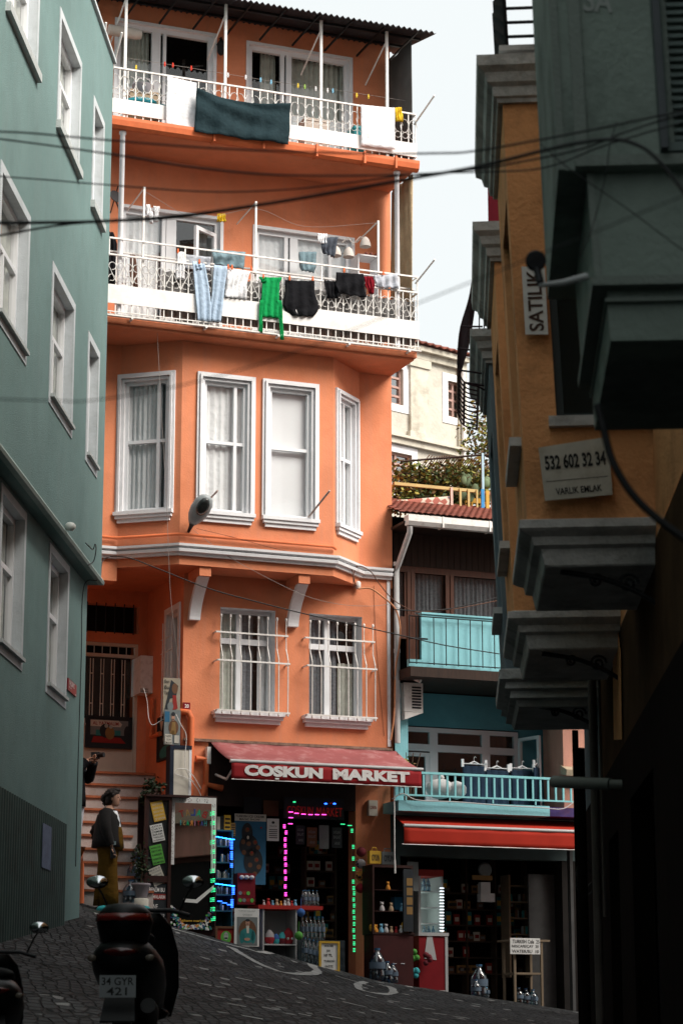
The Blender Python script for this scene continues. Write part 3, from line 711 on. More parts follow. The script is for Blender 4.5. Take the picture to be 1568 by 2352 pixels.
# ---- balcony doors and windows, upper floors
def group(w_, splits, curts, gl, zlow=None):
    s0, s1, z0, z1 = w_
    return win(H, M, s0, s1, z0, z1, .12, 0, .07, [(q_, z0 + .07, z1 - .07, w__) for q_, w__ in splits], [], gl, curts, surround=.05, grooves=0)
s0, s1, z0, z1 = WL3
group(WL3, [(-1.80, .14), (-1.66, .05)], [(s0 + .05, -1.85, z0, z1, CURT_G, .02, 9, 0, .16), (s0 + .02, -1.85, z0, z0 + 1.02, CURT, .015, 9, -.03), (-1.6, s1, z0, z0 + .92, CURT, .015, 7, -.03)], GLASS)
s0, s1, z0, z1 = WR3
group(WR3, [(.32, .06), (.43, .09)], [(.02, .28, z0, z1, CURT_G, .02, 4, 0, .16), (.5, s1, z0, z1, CURT_G, .02, 11, 0, .16), (s0 + .02, .28, z0, z0 + .95, CURT, .015, 6, -.03), (.48, s1, z0, z0 + .95, CURT, .015, 10, -.03)], GLASS)
s0, s1, z0, z1 = WL2
group(WL2, [(-1.62, .06), (-1.50, .16)], [(s0 + .05, -1.66, z0, z1, CURT, .015, 6, 0), (-.98, s1, z0, z1, CURT, .02, 3, 0, .3)], GLASS_R)
s0, s1, z0, z1 = WR2
group(WR2, [(.40, .06), (.53, .13), (1.15, .05)], [(s0 + .05, .38, z0, z1, CURT, .01, 4, 0), (.6, s1, z0, z1, CURT, .01, 6, 0)], GLASS_R)
cs = MB(); hf, hw = M.sub(-.86, .0, -1.28, .30); frame_bars(cs, hf, -hw, 0, 10.7, 12.42, -.03, .02, .06)   # casement left open
cs = MB(); o_a, o_b = M.w(-.80, .02, 0), M.w(-1.22, .30, 0); d_ = (o_b - o_a); cf = Fr(o_a, math.degrees(math.atan2(d_.y, d_.x)))
frame_bars(cs, cf, 0, d_.length, 10.72, 12.35, -.02, .03, .06); CS = cs.build('open_casement', PVC, H)
MB().pane(cf, .05, d_.length - .05, 0, .006, 10.75, 12.3).build('casement_pane', GLASS_D, CS)
# grey wind cloth behind the lower railing, screens at the right ends
solid(sheet(M, -1.95, 2.16, 10.6, 11.32, .93, .03, 26, sc=0, seed=4).build('railing_cloth', mat('grey_tarpaulin', (.20, .19, .185), .9, var=.25, scale=4), H), .004)
E2 = Fr(M.w(2.15, 0, 0), 21.5 - 90)
solid(sheet(E2, .0, -.0 + .0001, 0, 1, 0).build('x', WHITE, H), .001) if False else None
def side_sheet(s_, o0, o1, z0, z1, m_, amp, wv, name):
    vs = []; n = 24; mb = MB()
    for z_ in (z0, (z0 + z1) / 2, z1):
        for i in range(n + 1):
            t = i / n; vs.append(M.w(s_ + amp * math.sin(t * wv * 6.283 + z_), o0 + (o1 - o0) * t, z_))
    mb._add(vs, [(j * (n + 1) + i, j * (n + 1) + i + 1, (j + 1) * (n + 1) + i + 1, (j + 1) * (n + 1) + i) for j in range(2) for i in range(n)], True)
    return solid(mb.build(name, m_, H), .01)
side_sheet(2.13, .12, .98, 10.9, 13.42, cloth_mat('beige_blind_cloth', (.50, .38, .24), .2, 3), .02, 4, 'side_blind')
side_sheet(2.13, .02, .99, 13.66, 15.70, mat('grey_side_panel', (.12, .115, .11), .8, var=.3, scale=2), .008, 2, 'side_blind')
# ---- fixtures
pp = MB()   # orange downpipe bits at the far left
pp.tube([M.w(-2.95, .12, 10.6), M.w(-2.95, .12, 16)], .045, 8); pp.tube([M.w(-3.0, .06, 3.5), M.w(-3.0, .06, 6.7)], .04, 8); pp.build('orange_downpipe', ORANGE_D, H)
pp = MB()
pp.tube([M.w(-2.7, .64, 7.36), M.w(-1.55, .64, 7.36)], .02, 6) if False else None
pp.tube([M.w(SL, .06, 7.36), M.w(-2.3, .06, 7.36), M.w(-1.52, .66, 7.36), M.w(.92, .66, 7.36), M.w(.98, .64, 7.33)], .025, 6)
pp.tube([SW.w(1.7, .06, 3.4), SW.w(1.7, .06, 4.75), SW.w(1.84, .06, 4.82), M.w(-1.14, .07, 4.80), M.w(-1.10, .07, 4.72), M.w(-1.10, .07, 3.2)], .05, 8)
pp.tube([SW.w(.5, .06, 5.2), SW.w(.5, .06, 4.6), SW.w(.95, .06, 4.6)], .04, 8)
pp.tube([M.w(-1.02, .07, 4.12), M.w(-.86, .07, 4.12), M.w(-.86, .07, 3.75), M.w(-.6, .07, 3.7)], .05, 8)
pp.tube([M.w(-.86, .07, 3.75), M.w(-1.0, .12, 3.3), M.w(-1.02, .12, 2.2)], .04, 8)
pp.build('orange_pipes', ORANGE_D, H)
# right-hand white downpipe belongs to the neighbour
# ================================================================ GREEN HOUSE (left)
GH = thing('green_house', 'tall sage green stucco house with deep white-bordered windows along the left side of the street', 'house', G.w(-6, -2, -.5))
gm = MB(); GO = .18
low = [(-2.86, -1.60, 4.18, 5.77), (-5.90, -4.60, 4.18, 5.77), (-8.9, -7.6, 4.18, 5.77)]
mid = [(-1.50, -.72, 7.35, 8.85), (-4.22, -2.76, 7.35, 8.85), (-7.4, -5.88, 7.35, 8.85), (-10.6, -9.1, 7.35, 8.85)]
top = [(-1.55, -.80, 10.70, 12.07), (-4.22, -2.76, 10.70, 12.07), (-7.4, -5.75, 10.70, 12.07), (-10.6, -9.1, 10.70, 12.07)]
wall(gm, G, -34, 0, -3, 5.93, low, .19, 0, 0, 1)
wall(gm, G, -34, 0, 5.93, 13.35, mid + top, .19, GO, 0, 1)
gm.mat(0)
gm.quad(G.w(0, 0, -3), G.w(0, -8, -3), G.w(0, -8, 5.93), G.w(0, 0, 5.93)); gm.quad(G.w(0, GO, 5.93), G.w(0, -8, 5.93), G.w(0, -8, 13.35), G.w(0, GO, 13.35))
gm.quad(G.w(-34, GO, 5.93), G.w(0, GO, 5.93), G.w(0, 0, 5.93), G.w(-34, 0, 5.93))
gm.quad(G.w(-34, GO, 13.35), G.w(0, GO, 13.35), G.w(0, -8, 13.35), G.w(-34, -8, 13.35)); gm.quad(G.w(-34, -8, -3), G.w(0, -8, -3), G.w(0, -8, 13.35), G.w(-34, -8, 13.35))
gm.quad(G.w(-34, GO, -3), G.w(-34, -8, -3), G.w(-34, -8, 13.35), G.w(-34, GO, 13.35))
gm.build('wall', [GREENW, GREENTRIM], GH)
st_ = MB(); st_.prism([G.w(-34, o, z) for o, z in ((GO - .03, 5.925), (GO + .035, 5.925), (GO + .05, 5.96), (GO + .03, 6.0), (GO - .03, 6.0))], G.e * 33.99)
st_.build('string_course', mat('pale_green_moulding', (.34, .42, .39), .8, var=.15, scale=5), GH)
cp = MB(); cp.box(G, -34, .02, -.2, GO + .04, 13.352, 13.40); cp.build('coping', GREENTRIM, GH)
for lst, off, botb in ((low, 0, True), (mid, GO, True), (top, GO, False)):
    for w_ in lst:
        s0, s1, z0, z1 = w_
        hm = MB(); zm = z0 + (z1 - z0) * .60; vm = (s0 + s1) / 2
        W_ = win(GH, G, s0, s1, z0, z1, .17, off, .07, [(vm, z0 + .07, zm, .05)], [(zm, s0 + .07, s1 - .07, .06)], GLASS, [(s0, s1, z0, z1, CURT_G, .02, 6, 0)], fm=PVC)
        b_ = MB(); q = .10
        b_.box(G, s0 - q, s0, off + .001, off + .012, z0 - (q * 1.2 if botb else 0), z1 + q); b_.box(G, s1, s1 + q, off + .001, off + .012, z0 - (q * 1.2 if botb else 0), z1 + q)
        b_.box(G, s0, s1, off + .001, off + .012, z1, z1 + q)
        if botb: b_.box(G, s0, s1, off + .001, off + .012, z0 - q * 1.2, z0 - .03)
        b_.build('border', GREENTRIM, W_)
        b_ = MB(); b_.box(G, s0 - (.03 if botb else .12), s1 + (.03 if botb else .12), off - .1, off + .06, z0 - (.03 if botb else .09), z0 + .01); b_.build('sill', SILLST, W_)
# street plate
a = G.px(157.8, 1553, .02); b = G.px(176, 1605, .02)
pl = MB(); pl.box(G, a[0], b[0], .004, .02, b[1] + .02, a[1] - .02)
PLT = pl.build('street_name_plate', mat('red_enamel', (.28, .02, .03), .4, var=.1), None, 'small red street name plate at the corner of the green house', 'sign')
t_ = MB(); h_ = a[1] - b[1]
text_mb(t_, 'YALDIRCI', G, a[0] + .05, b[0] - .18, a[1] - h_ * .5, a[1] - h_ * .16, .023, .01); text_mb(t_, 'SOK.', G, a[0] + .05, a[0] + .3, b[1] + h_ * .3, b[1] + h_ * .42, .023, .01)
text_mb(t_, '49', G, b[0] - .14, b[0] - .03, b[1] + h_ * .12, b[1] + h_ * .24, .023, .01)
t_.build('lettering', LETTER, PLT)
# small wall lamp on the string course
MB().ball(G.w(-3.1, GO + .09, 6.03), .07, 10, (1, .8, .8)).build('bulkhead_lamp', mat('opal_glass', (.6, .62, .58), .3, var=0), GH)
# corrugated hoarding at street level
hb = MB(); s0, s1 = -24, G.px(151, 1935, .07)[0]; n = int((s1 - s0) / .035); vs = []
for j, z_ in enumerate((-2.4, G.px(110, 1870, .07)[1])):
    for i in range(n + 1): vs.append(G.w(s0 + i * .035, .07 + (.018 if i % 4 in (1, 2) else 0), z_))
hb._add(vs, [(i, i + 1, n + 2 + i, n + 1 + i) for i in range(n)])
solid(hb.build('corrugated_hoarding', mat('dark_green_sheet_metal', (.035, .07, .062), .6, var=.3, scale=2, dirt='201810', dirt_amt=.5), None, 'dark green corrugated metal hoarding along the foot of the green house', 'hoarding'), .004)
a = G.px(100, 1890, .10); b = G.px(117, 2000, .10)
t_ = MB(); t_.box(G, a[0], b[0], .095, .10, b[1], a[1]); PO = t_.build('pasted_notice', mat('faded_blue_paper', (.16, .20, .30), .8, var=.3, scale=9), None, 'faded blue paper notice pasted on the corrugated hoarding', 'notice')
# plinth at the corner
mb = MB(); mb.prism([G.w(-.9, .004, .9), G.w(-.9, .30, .9), G.w(0, .22, .9), G.w(0, .004, .9)], (0, 0, 1.15))
# ================================================================ TURQUOISE HOUSE
TH = thing('turquoise_house', 'turquoise house with a glazed wooden upper floor over a shop, right of the orange house', 'house', M.w(3.8, 0, .3))
A0, A1 = 2.20, 5.55
mb = MB()
wall(mb, M, A0, A0 + .22, 3.42, 5.45, off=.0); wall(mb, M, A1 - .1, A1 + .25, 3.42, 5.45)
mb.quad(M.w(A0 + .22, 0, 3.42), M.w(A0 + .22, -.9, 3.42), M.w(A0 + .22, -.9, 5.45), M.w(A0 + .22, 0, 5.45))
mb.build('wall', TURQ, TH)
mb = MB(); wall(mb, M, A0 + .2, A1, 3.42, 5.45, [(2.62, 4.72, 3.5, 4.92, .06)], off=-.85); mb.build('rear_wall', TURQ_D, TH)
mb = MB()   # shell: sides, back, roof deck
mb.quad(M.w(A0, -.01, 0), M.w(A0, -8, 0), M.w(A0, -8, 8), M.w(A0, -.01, 8)); mb.quad(M.w(A1 + .25, .0, -.5), M.w(A1 + .25, -8, -.5), M.w(A1 + .25, -8, 8), M.w(A1 + .25, 0, 8))
mb.quad(M.w(A0, -8, -.5), M.w(A1 + .25, -8, -.5), M.w(A1 + .25, -8, 8), M.w(A0, -8, 8)); mb.quad(M.w(A0, -.9, 8.3), M.w(A1 + .25, -.9, 8.3), M.w(A1 + .25, -8, 8.3), M.w(A0, -8, 8.3))
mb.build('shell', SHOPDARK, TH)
mb = MB()
mb.box(M, A0 + .02, A1 + .25, -.85, .58, 5.47, 5.62)
SLB = mb.build('upper_slab', WOODD, TH)
mb = MB(); mb.box(M, A0 + .02, 2.44, .44, .52, 5.63, 5.74); mb.box(M, 2.43, 4.9, .42, .52, 5.63, 6.45); mb.box(M, 2.43, 4.9, .40, .54, 6.452, 6.48); mb.build('balcony_parapet', TURQ, TH)
mb = MB(); mb.box(M, A0 + .03, 2.42, .40, .46, 5.75, 6.45)
for k in range(4): mb.box(M, A0 + .06 + k * .05, A0 + .065 + k * .05, .461, .466, 5.75, 6.45)
mb.build('wooden_panel', WOODR, TH)
# wood framed glazing
mb = MB(); z0, z1 = 6.47, 7.25
us = [2.14, 2.45, 2.52, 3.20, 3.27, 3.95, 4.02, 4.7]
mb.box(M, 2.22, 4.9, -.20, -.12, z0 - .3, z0 + .05); mb.box(M, 2.22, 4.9, -.20, -.12, z1 - .02, z1 + .08)
for s_ in (2.24, 2.50, 2.57, 3.16, 3.24, 4.12, 4.20, 4.85): mb.box(M, s_ - .03, s_ + .03, -.21, -.11, z0 + .05, z1 - .02)
for s_ in (2.50, 3.2, 4.16): mb.box(M, s_ - .07, s_ + .07, -.20, -.13, z0 + .05, z1 - .02)
GLZ = mb.build('wooden_glazing', WOODR, TH)
MB().pane(M, 2.24, 4.88, -.17, -.165, z0 + .02, z1).build('pane', GLASS_D, GLZ)
for a_, b_, sd_ in ((2.26, 2.46, 1), (2.62, 3.12, 2), (3.28, 4.08, 3), (4.25, 4.8, 4)): sheet(M, a_, b_, z0, z1, -.24, .02, int((b_ - a_) * 14), seed=sd_).build('curtain', CURT_D, GLZ)
mb = MB(); mb.box(M, 2.22, 4.9, -.22, -.13, 7.335, 7.86)
for k in range(26): mb.box(M, 2.24 + k * .105, 2.25 + k * .105, -.129, -.123, 7.34, 7.85)
mb.build('plank_band', WOODD, TH)
MB().box(M, 2.22, 4.9, -.8, -.78, 5.7, 7.9).build('dark_room', DARKROOM, TH)
mb = MB(); 
for k in range(14): 
    s_ = 2.20 + k * .205 if k > 1 else 2.20 + k * .12
    mb.tube([M.w(s_, .58, 5.66), M.w(s_, .58, 6.40)], .008, 4)
mb.bar(M.w(2.2, .58, 5.68), M.w(4.9, .58, 5.68), .009); mb.bar(M.w(2.2, .58, 6.40), M.w(4.9, .58, 6.40), .009)
mb.bar(M.w(2.2, .60, 6.05), M.w(2.5, .60, 6.05), .014); mb.build('iron_bars', IRON, TH)
# eaves, gutter, tiles
mb = MB(); mb.box(M, 2.15, 6.0, -.9, .5, 7.86, 7.90); mb.build('eaves', WOODD, TH)
gt = MB(); gp = [(.46, 7.98), (.46, 7.88), (.50, 7.82), (.60, 7.82), (.64, 7.88), (.64, 7.98)]
gt.prism([M.w(2.18, o, z) for o, z in gp], M.e * 3.8)
for s_ in (2.75, 3.55, 4.3): gt.box(M, s_, s_ + .025, .455, .648, 7.812, 7.985)
gt.build('gutter', WMETAL, TH)
def tz(o): return 8.0 + (.62 - o) * .36
tl = MB(); n = 150; m_ = 9; vs = []
for j in range(m_):
    for q in (0, 1):
        o_ = .64 - (j + q) * .2
        for i in range(n + 1):
            s_ = 2.10 + i * .026
            vs.append(M.w(s_, o_, tz(.64 - j * .2 if q == 0 else .64 - (j + 1) * .2) + .02 * abs(math.sin(i * math.pi / 4)) + (.022 if q == 0 else 0)))
tl._add(vs, [(j * 2 * (n + 1) + i, j * 2 * (n + 1) + i + 1, (j * 2 + 1) * (n + 1) + i + 1, (j * 2 + 1) * (n + 1) + i) for j in range(m_) for i in range(n)])
solid(tl.build('tiled_roof', TILE, TH), .012)
MB().quad(M.w(2.1, .62, 7.99), M.w(6, .62, 7.99), M.w(6, -1.2, 8.6), M.w(2.1, -1.2, 8.6)).build('roof_deck', WOODD, TH)
dp = MB(); pts = [M.px(938, 1204, .5), M.px(938, 1214, .48), M.px(911, 1285, .15), M.px(907, 1300, .10)]
dp.tube([M.w(pts[0][0], .55, 7.82), M.w(pts[1][0], .52, 7.72), M.w(2.22, .12, 7.28), M.w(2.205, .09, 7.15), M.w(2.205, .09, 4.5)], .045, 10)
for z_ in (7.27, 6.6, 5.9, 5.2): dp.lathe(M.w(2.205, .09, z_), [(.052, 0), (.052, .06)], 10)
dp.build('downpipe', GRAYP, TH)
# middle floor glazing: door, two windows
z0, z1 = 3.52, 4.90
mb = MB(); fr_o = -.90
frame_bars(mb, M, 2.64, 4.70, 3.5, 4.90, -.92, -.84, .07, [(3.22, 3.57, 4.83, .14), (4.13, 3.57, 4.83, .14)], [(4.58, 2.71, 4.63, .11)])
mb.box(M, 2.71, 2.78, -.90, -.85, 3.57, 4.50); mb.box(M, 3.08, 3.15, -.90, -.85, 3.57, 4.50); mb.box(M, 2.78, 3.08, -.90, -.85, 4.44, 4.50)
WW = mb.build('window', mat('lilac_white_pvc', (.66, .63, .66), .4, var=.03), TH)
MB().pane(M, 2.68, 4.66, -.885, -.88, 3.53, 4.87).build('pane', GLASS_D, WW)
MB().box(M, 2.5, 4.8, -1.9, -1.88, 3.4, 5.0).build('dark_room', DARKROOM, WW)
mb = MB(); hf = Fr(M.w(4.72, -.84, 0), 21.5 - 75); frame_bars(mb, hf, 0, .5, 3.55, 4.80, -.02, .03, .05); mb.build('open_door', PVC, TH)
# lower balcony railing and slab
mb = MB(); T0, T1 = 2.02, 5.15; zt_, zb_ = 4.0, 3.66
mb.box(M, T0, T1, .58, .62, zt_ - .02, zt_ + .015); mb.box(M, T0, T1, .585, .615, zb_ - .015, zb_ + .01)
n = 24
for k in range(n + 1): s_ = T0 + (T1 - T0) * k / n; mb.box(M, s_ - .014, s_ + .014, .588, .612, zb_, zt_)
for k in range(5): s_ = T0 + .1 + k * .72; mb.box(M, s_ - .01, s_ + .01, .59, .61, 3.58, zb_)
for s_ in (T0, T1):
    mb.box(M, s_ - .015, s_ + .015, -.0, .58, zt_ - .02, zt_ + .015)
mb.build('railing', mat('turquoise_rail', (.25, .60, .64), .5, var=.06), TH)
mb = MB(); mb.box(M, 2.0, 4.52, -.85, .60, 3.42, 3.575); mb.build('balcony_slab', TURQ, TH)
mb = MB(); mb.box(M, 4.522, 5.6, -.85, .602, 3.422, 3.56); mb.build('balcony_slab_end', mat('purple_paint', (.055, .035, .16), .7, var=.3, scale=5, dirt='6e4030', dirt_amt=.5, dirt_scale=6), TH)
# shop front frame
mb = MB(); mb.box(M, 2.13, 2.28, -.2, -.01, .2, 3.42); mb.box(M, 2.28, 5.6, -.25, -.01, 2.80, 3.41); mb.build('shop_lintel', mat('dim_teal_board', (.06, .09, .09), .8, var=.2), TH)
mb = MB(); mb.quad(M.w(2.18, -2.6, -.5), M.w(5.8, -2.6, -.5), M.w(5.8, -2.6, 3.4), M.w(2.18, -2.6, 3.4)); mb.quad(M.w(2.19, -.2, -.5), M.w(2.19, -2.6, -.5), M.w(2.19, -2.6, 3.4), M.w(2.19, -.2, 3.4))
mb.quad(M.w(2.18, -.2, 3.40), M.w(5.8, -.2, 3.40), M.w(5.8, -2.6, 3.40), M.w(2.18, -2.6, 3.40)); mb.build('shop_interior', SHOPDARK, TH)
# pink house at the right end
PH = thing('pink_house', 'peeling pink plastered house with a stone ledge at the right end of the terrace', 'house', M.w(6.2, -.5, 0))
mb = MB(); mb.box(M, 5.0, 9, -.55, .15, 3.43, 7.6); mb.build('wall', PINKST, PH); MB().box(M, 5.02, 9, -.55, -.02, -.5, 3.428).build('ground_floor', mat('dim_ground_floor', (.02, .018, .017), .9, var=.3, spec=.05), PH)
mb = MB(); mb.prism([M.w(4.97, .1, 4.14), M.w(4.97, .30, 4.10), M.w(4.97, .32, 4.19), M.w(4.97, .1, 4.28)], M.e * 4); mb.build('ledge', mat('stone_ledge', (.42, .34, .24), .9, var=.25, scale=5, bump=.6), PH)

# ================================================================ CREAM HOUSE far behind
KF = Fr(P(1000, 1000, 52), 40)
KH = thing('cream_house', 'weathered cream stone house with pilasters and brown-framed windows, high behind the terrace', 'house', KF.w(2, 0, 4))
a = KF.px(898, 850); rT = KF.px(1060, 1250)
s_end = KF.px(1066, 900)[0]; zc1 = KF.px(960, 800)[1]; zc0 = KF.px(960, 830)[1]
kz = lambda u, v: KF.px(u, v)[1]
ks = lambda u, v: KF.px(u, v)[0]
w1 = (ks(1030, 900), ks(1060, 900), kz(1060, 974), kz(1030, 872)); w1 = (ks(1027, 900) , ks(1061, 900), (kz(1027, 945) + kz(1061, 975)) / 2, (kz(1027, 868) + kz(1061, 888)) / 2)
w0 = (ks(868, 900), ks(925, 900), w1[2], w1[3]); w00 = (ks(880, 1100), ks(945, 1100), kz(930, 1140), kz(915, 1040))
mb = MB(); wall(mb, KF, -9, s_end, 2, zc1, [w1, w0, w00], .18)
mb.quad(KF.w(s_end, 0, 2), KF.w(s_end, -8, 2), KF.w(s_end, -8, zc1), KF.w(s_end, 0, zc1)); mb.quad(KF.w(-9, 0, zc1), KF.w(s_end, 0, zc1), KF.w(s_end, -8, zc1), KF.w(-9, -8, zc1))
mb.build('wall', CREAM, KH)
mb = MB()
def kb(z0, z1, d, s0=-9, s1=None): mb.box(KF, s0, (s_end if s1 is None else s1), .003, d, z0, z1)
kb(zc1 - .28, zc1 - .12, .10); kb(zc1 - .118, zc1, .22); zl = kz(1000, 1040); kb(zl, zl + .14, .12); kb(zl + .142, zl + .2, .2)
mb.build('cornice', CREAMT, KH)
mb = MB(); sp = ks(958, 900); mb.box(KF, sp - .28, sp + .28, .003, .09, zl + .25, zc1 - .29); mb.box(KF, sp - .34, sp + .34, .003, .13, zl + .21, zl + .36); mb.box(KF, sp - .33, sp + .33, .003, .13, zc1 - .5, zc1 - .3)
mb.box(KF, s_end - .25, s_end + .02, .003, .06, 5, zc1 - .29); mb.build('pilaster', CREAMT, KH)
WB_ = mat('old_brown_window_frame', (.46, .29, .25), .7, var=.3, scale=12, dirt='a09080', dirt_amt=.5, dirt_scale=9)
SKYPANE = glass_mat('old_window_glass', (.8, .85, .9), gloss=.45)
for w_ in (w1, w0, w00):
    s0, s1, z0, z1 = w_; h_ = z1 - z0
    W_ = win(KH, KF, s0, s1, z0, z1, .14, 0, .05, [((s0 + s1) / 2, z0 + .05, z1 - .05, .06)], [(z0 + h_ * q_, s0 + .05, s1 - .05, .05) for q_ in (.25, .5, .75)], SKYPANE, [(s0, s1, z0, z1, CURT_G, .02, 3, 0, .3)], fm=WB_, surround=.17, grooves=0)
mb = MB(); mb.tube([KF.w(s_end - .15, .12, zc1 - .3), KF.w(s_end - .15, .12, 5)], .05, 8); mb.build('downpipe', WMETAL, KH)
mb = MB(); n = 90; vs = []
for j, (o_, z_) in enumerate(((.32, zc1 + .02), (-4, zc1 + 1.4))):
    for i in range(n + 1): vs.append(KF.w(-9 + (s_end + 9.2) * i / n, o_, z_ + .05 * abs(math.sin(i * math.pi / 2))))
mb._add(vs, [(i, i + 1, n + 2 + i, n + 1 + i) for i in range(n)]); solid(mb.build('tiled_roof', TILE, KH), .03)

# ================================================================ ROOF TERRACE behind the turquoise house
# coloured fence
FC = {k: mat('fence_' + k, c, .6, var=.12, scale=6) for k, c in [('yellow', (.50, .37, .15)), ('pink', (.60, .42, .36)), ('blue', (.03, .22, .50)), ('green', (.05, .30, .24)), ('amber', (.60, .33, .05))]}
FO = -1.0
fs_ = lambda u, v: M.px(u, v, FO)
FN = thing('terrace_fence', 'low wooden fence with yellow, blue, pink and green slats on the tiled roof', 'fence', M.w(fs_(1060, 1180)[0], FO, fs_(1060, 1180)[1]))
corner = fs_(1105 - 3, 1115 + 10); cz = fs_(1100, 1122)
zt0, zt1 = fs_(905, 1148)[1], fs_(1090, 1122)[1]
mb = MB(); a = fs_(1032, 1137); b = fs_(1080 + 16, 1118)
SA, SB = fs_(903, 1160)[0], fs_(1094, 1140)[0]; ZT = fs_(1094, 1126)[1]
mb.hexa([M.w(SA, FO, ZT - .05 - .0), M.w(SA, FO + .05, ZT - .05), M.w(SA, FO + .05, ZT), M.w(SA, FO, ZT)], [M.w(SB, FO, ZT - .05), M.w(SB, FO + .05, ZT - .05), M.w(SB, FO + .05, ZT), M.w(SB, FO, ZT)])
mb.build('rail', FC['yellow'], FN)
mb = MB(); mb.box(M, SB + .05, SB + 1.6, FO, FO + .05, ZT - .07, ZT - .02); mb.build('rail', FC['pink'], FN)
for u, c, w_ in ((1033, 'pink', .03), (1053, 'yellow', .025), (1072, 'yellow', .025), (1091, 'yellow', .02), (1104, 'blue', .04), (1115, 'amber', .04), (1125, 'pink', .025), (1136, 'blue', .05), (1150, 'green', .03), (1163, 'green', .03)):
    s_ = fs_(u, 1155)[0]; m_ = MB(); m_.box(M, s_ - w_ * .7, s_ + w_ * .7, FO + .052, FO + .075, 8.3, ZT - .01 + (.02 if c == 'blue' else 0)); m_.build('slat', FC[c], FN)
mb = MB(); s0_, s1_ = fs_(903, 1160)[0], fs_(1029, 1160)[0]
RUG = bpy.data.materials.new('woven_rug'); RUG.use_nodes = True; rn = RUG.node_tree; rb = rn.nodes['Principled BSDF']; rb.inputs['Roughness'].default_value = .95
tcn = rn.nodes.new('ShaderNodeTexCoord'); ck = rn.nodes.new('ShaderNodeTexVoronoi'); ck.distance = 'MANHATTAN'; ck.inputs['Scale'].default_value = 7; ck.inputs['Randomness'].default_value = .25
rn.links.new(tcn.outputs['Object'], ck.inputs[0]); rcr = rn.nodes.new('ShaderNodeValToRGB'); ee = rcr.color_ramp; ee.interpolation = 'CONSTANT'
ee.elements[0].color = (.10, .10, .12, 1); ee.elements[0].position = 0; ee.elements[1].position = .22; ee.elements[1].color = (.45, .25, .18, 1)
q = ee.elements.new(.32); q.color = (.55, .48, .40, 1); q = ee.elements.new(.75); q.color = (.35, .12, .09, 1); rn.links.new(ck.outputs['Distance'], rcr.inputs[0]); rn.links.new(rcr.outputs[0], rb.inputs['Base Color'])
solid(cloth(M, [(1149, 905, 1140, 1031), (1175, 905, 1178, 1029)], FO + .09, .008, 3, 20, 3).build('patterned_rug', RUG, None, 'patterned woven rug hung over the left part of the terrace fence', 'rug'), .012)
# yellow chair and planter
def chair(p, m):
    t = thing('wooden_chair', 'bright yellow wooden chair seen behind the terrace fence', 'chair', p)
    f = Fr(p, 10); z = p[2]
    MB().box(f, -.2, .2, -.2, .2, z + .42, z + .45).build('seat', m, t)
    b = MB(); b.box(f, -.2, .2, -.2, -.17, z + .82, z + .9); b.box(f, -.2, .2, -.2, -.17, z + .55, z + .58)
    for k in range(5): b.box(f, -.17 + k * .08, -.14 + k * .08, -.195, -.175, z + .58, z + .82)
    b.build('backrest', m, t)
    for a_ in (-.18, .18):
        for o_ in (-.18, .18): MB().box(f, a_ - .018, a_ + .018, o_ - .018, o_ + .018, z, z + (.9 if o_ < 0 else .42)).build('leg', m, t)
s_, z_ = M.px(1088, 1185, -1.9); chair(M.w(s_, -1.7, z_ - .6), FC['amber'])
s_, z_ = M.px(1060, 1180, -1.6); bx = MB(); bx.box(M, s_ - .35, s_ + .2, -1.7, -1.5, z_ - .2, z_ + .12); bx.build('wooden_crate', WOODD, None, 'dark wooden planter crate behind the yellow slats of the terrace fence', 'crate')
# pergola
PF = M; PO_ = -1.3
PG = thing('pergola', 'terrace pergola with pale blue post, dark rafters and hanging reed mat', 'pergola', M.w(M.px(1125, 1170, PO_)[0], PO_, 8.4))
s_, z_ = M.px(1107, 1045, PO_)
MB().box(M, s_ - .02, s_ + .02, PO_ - .02, PO_ + .02, 8.4, z_ + .03).build('post', mat('pale_blue_paint', (.36, .52, .62), .5, var=.1), PG)
PGS, PGZ = s_, z_
mb = MB()
mb.bar(M.w(s_, PO_, z_), M.w(M.px(920, 1130, PO_)[0], PO_, z_ - .25), .018); mb.bar(M.w(s_, PO_, z_), M.w(s_ + .6, PO_, z_ + .0), .02)
for k, (ua, va, ub, vb) in enumerate(((925, 1085, 985, 1110), (1010, 1065, 1100, 1140), (940, 1105, 1000, 1160), (1000, 1120, 1060, 1160))):
    a = M.px(ua, va, -1.6); b = M.px(ub, vb, -3.2); mb.bar(M.w(a[0], -1.6, a[1]), M.w(b[0], -3.2, b[1]), .028)
mb.build('rafter', WOODD, PG)
mt_ = MB()
for k in range(34):
    t = k / 33; a = M.w(s_ - 1.0 + t * 1.0, PO_ - .05, z_ - .10 * (1 - t) - .02); b = M.w(s_ + .1 + t * .55, PO_ - .9, z_ - .42 + .12 * t)
    a2 = M.w(s_ - .95 + t * 1.5, PO_ - .02, z_ - .08 - .02 * math.sin(t * 20)); b2 = a2 + M.n * -1.1 + Vector((.25, 0, -.02 + .03 * math.sin(k)))
    mt_.bar(a2, b2, .009)
mt_.build('reed_mat', mat('reed', (.30, .17, .10), .9, var=.4, scale=20), PG)
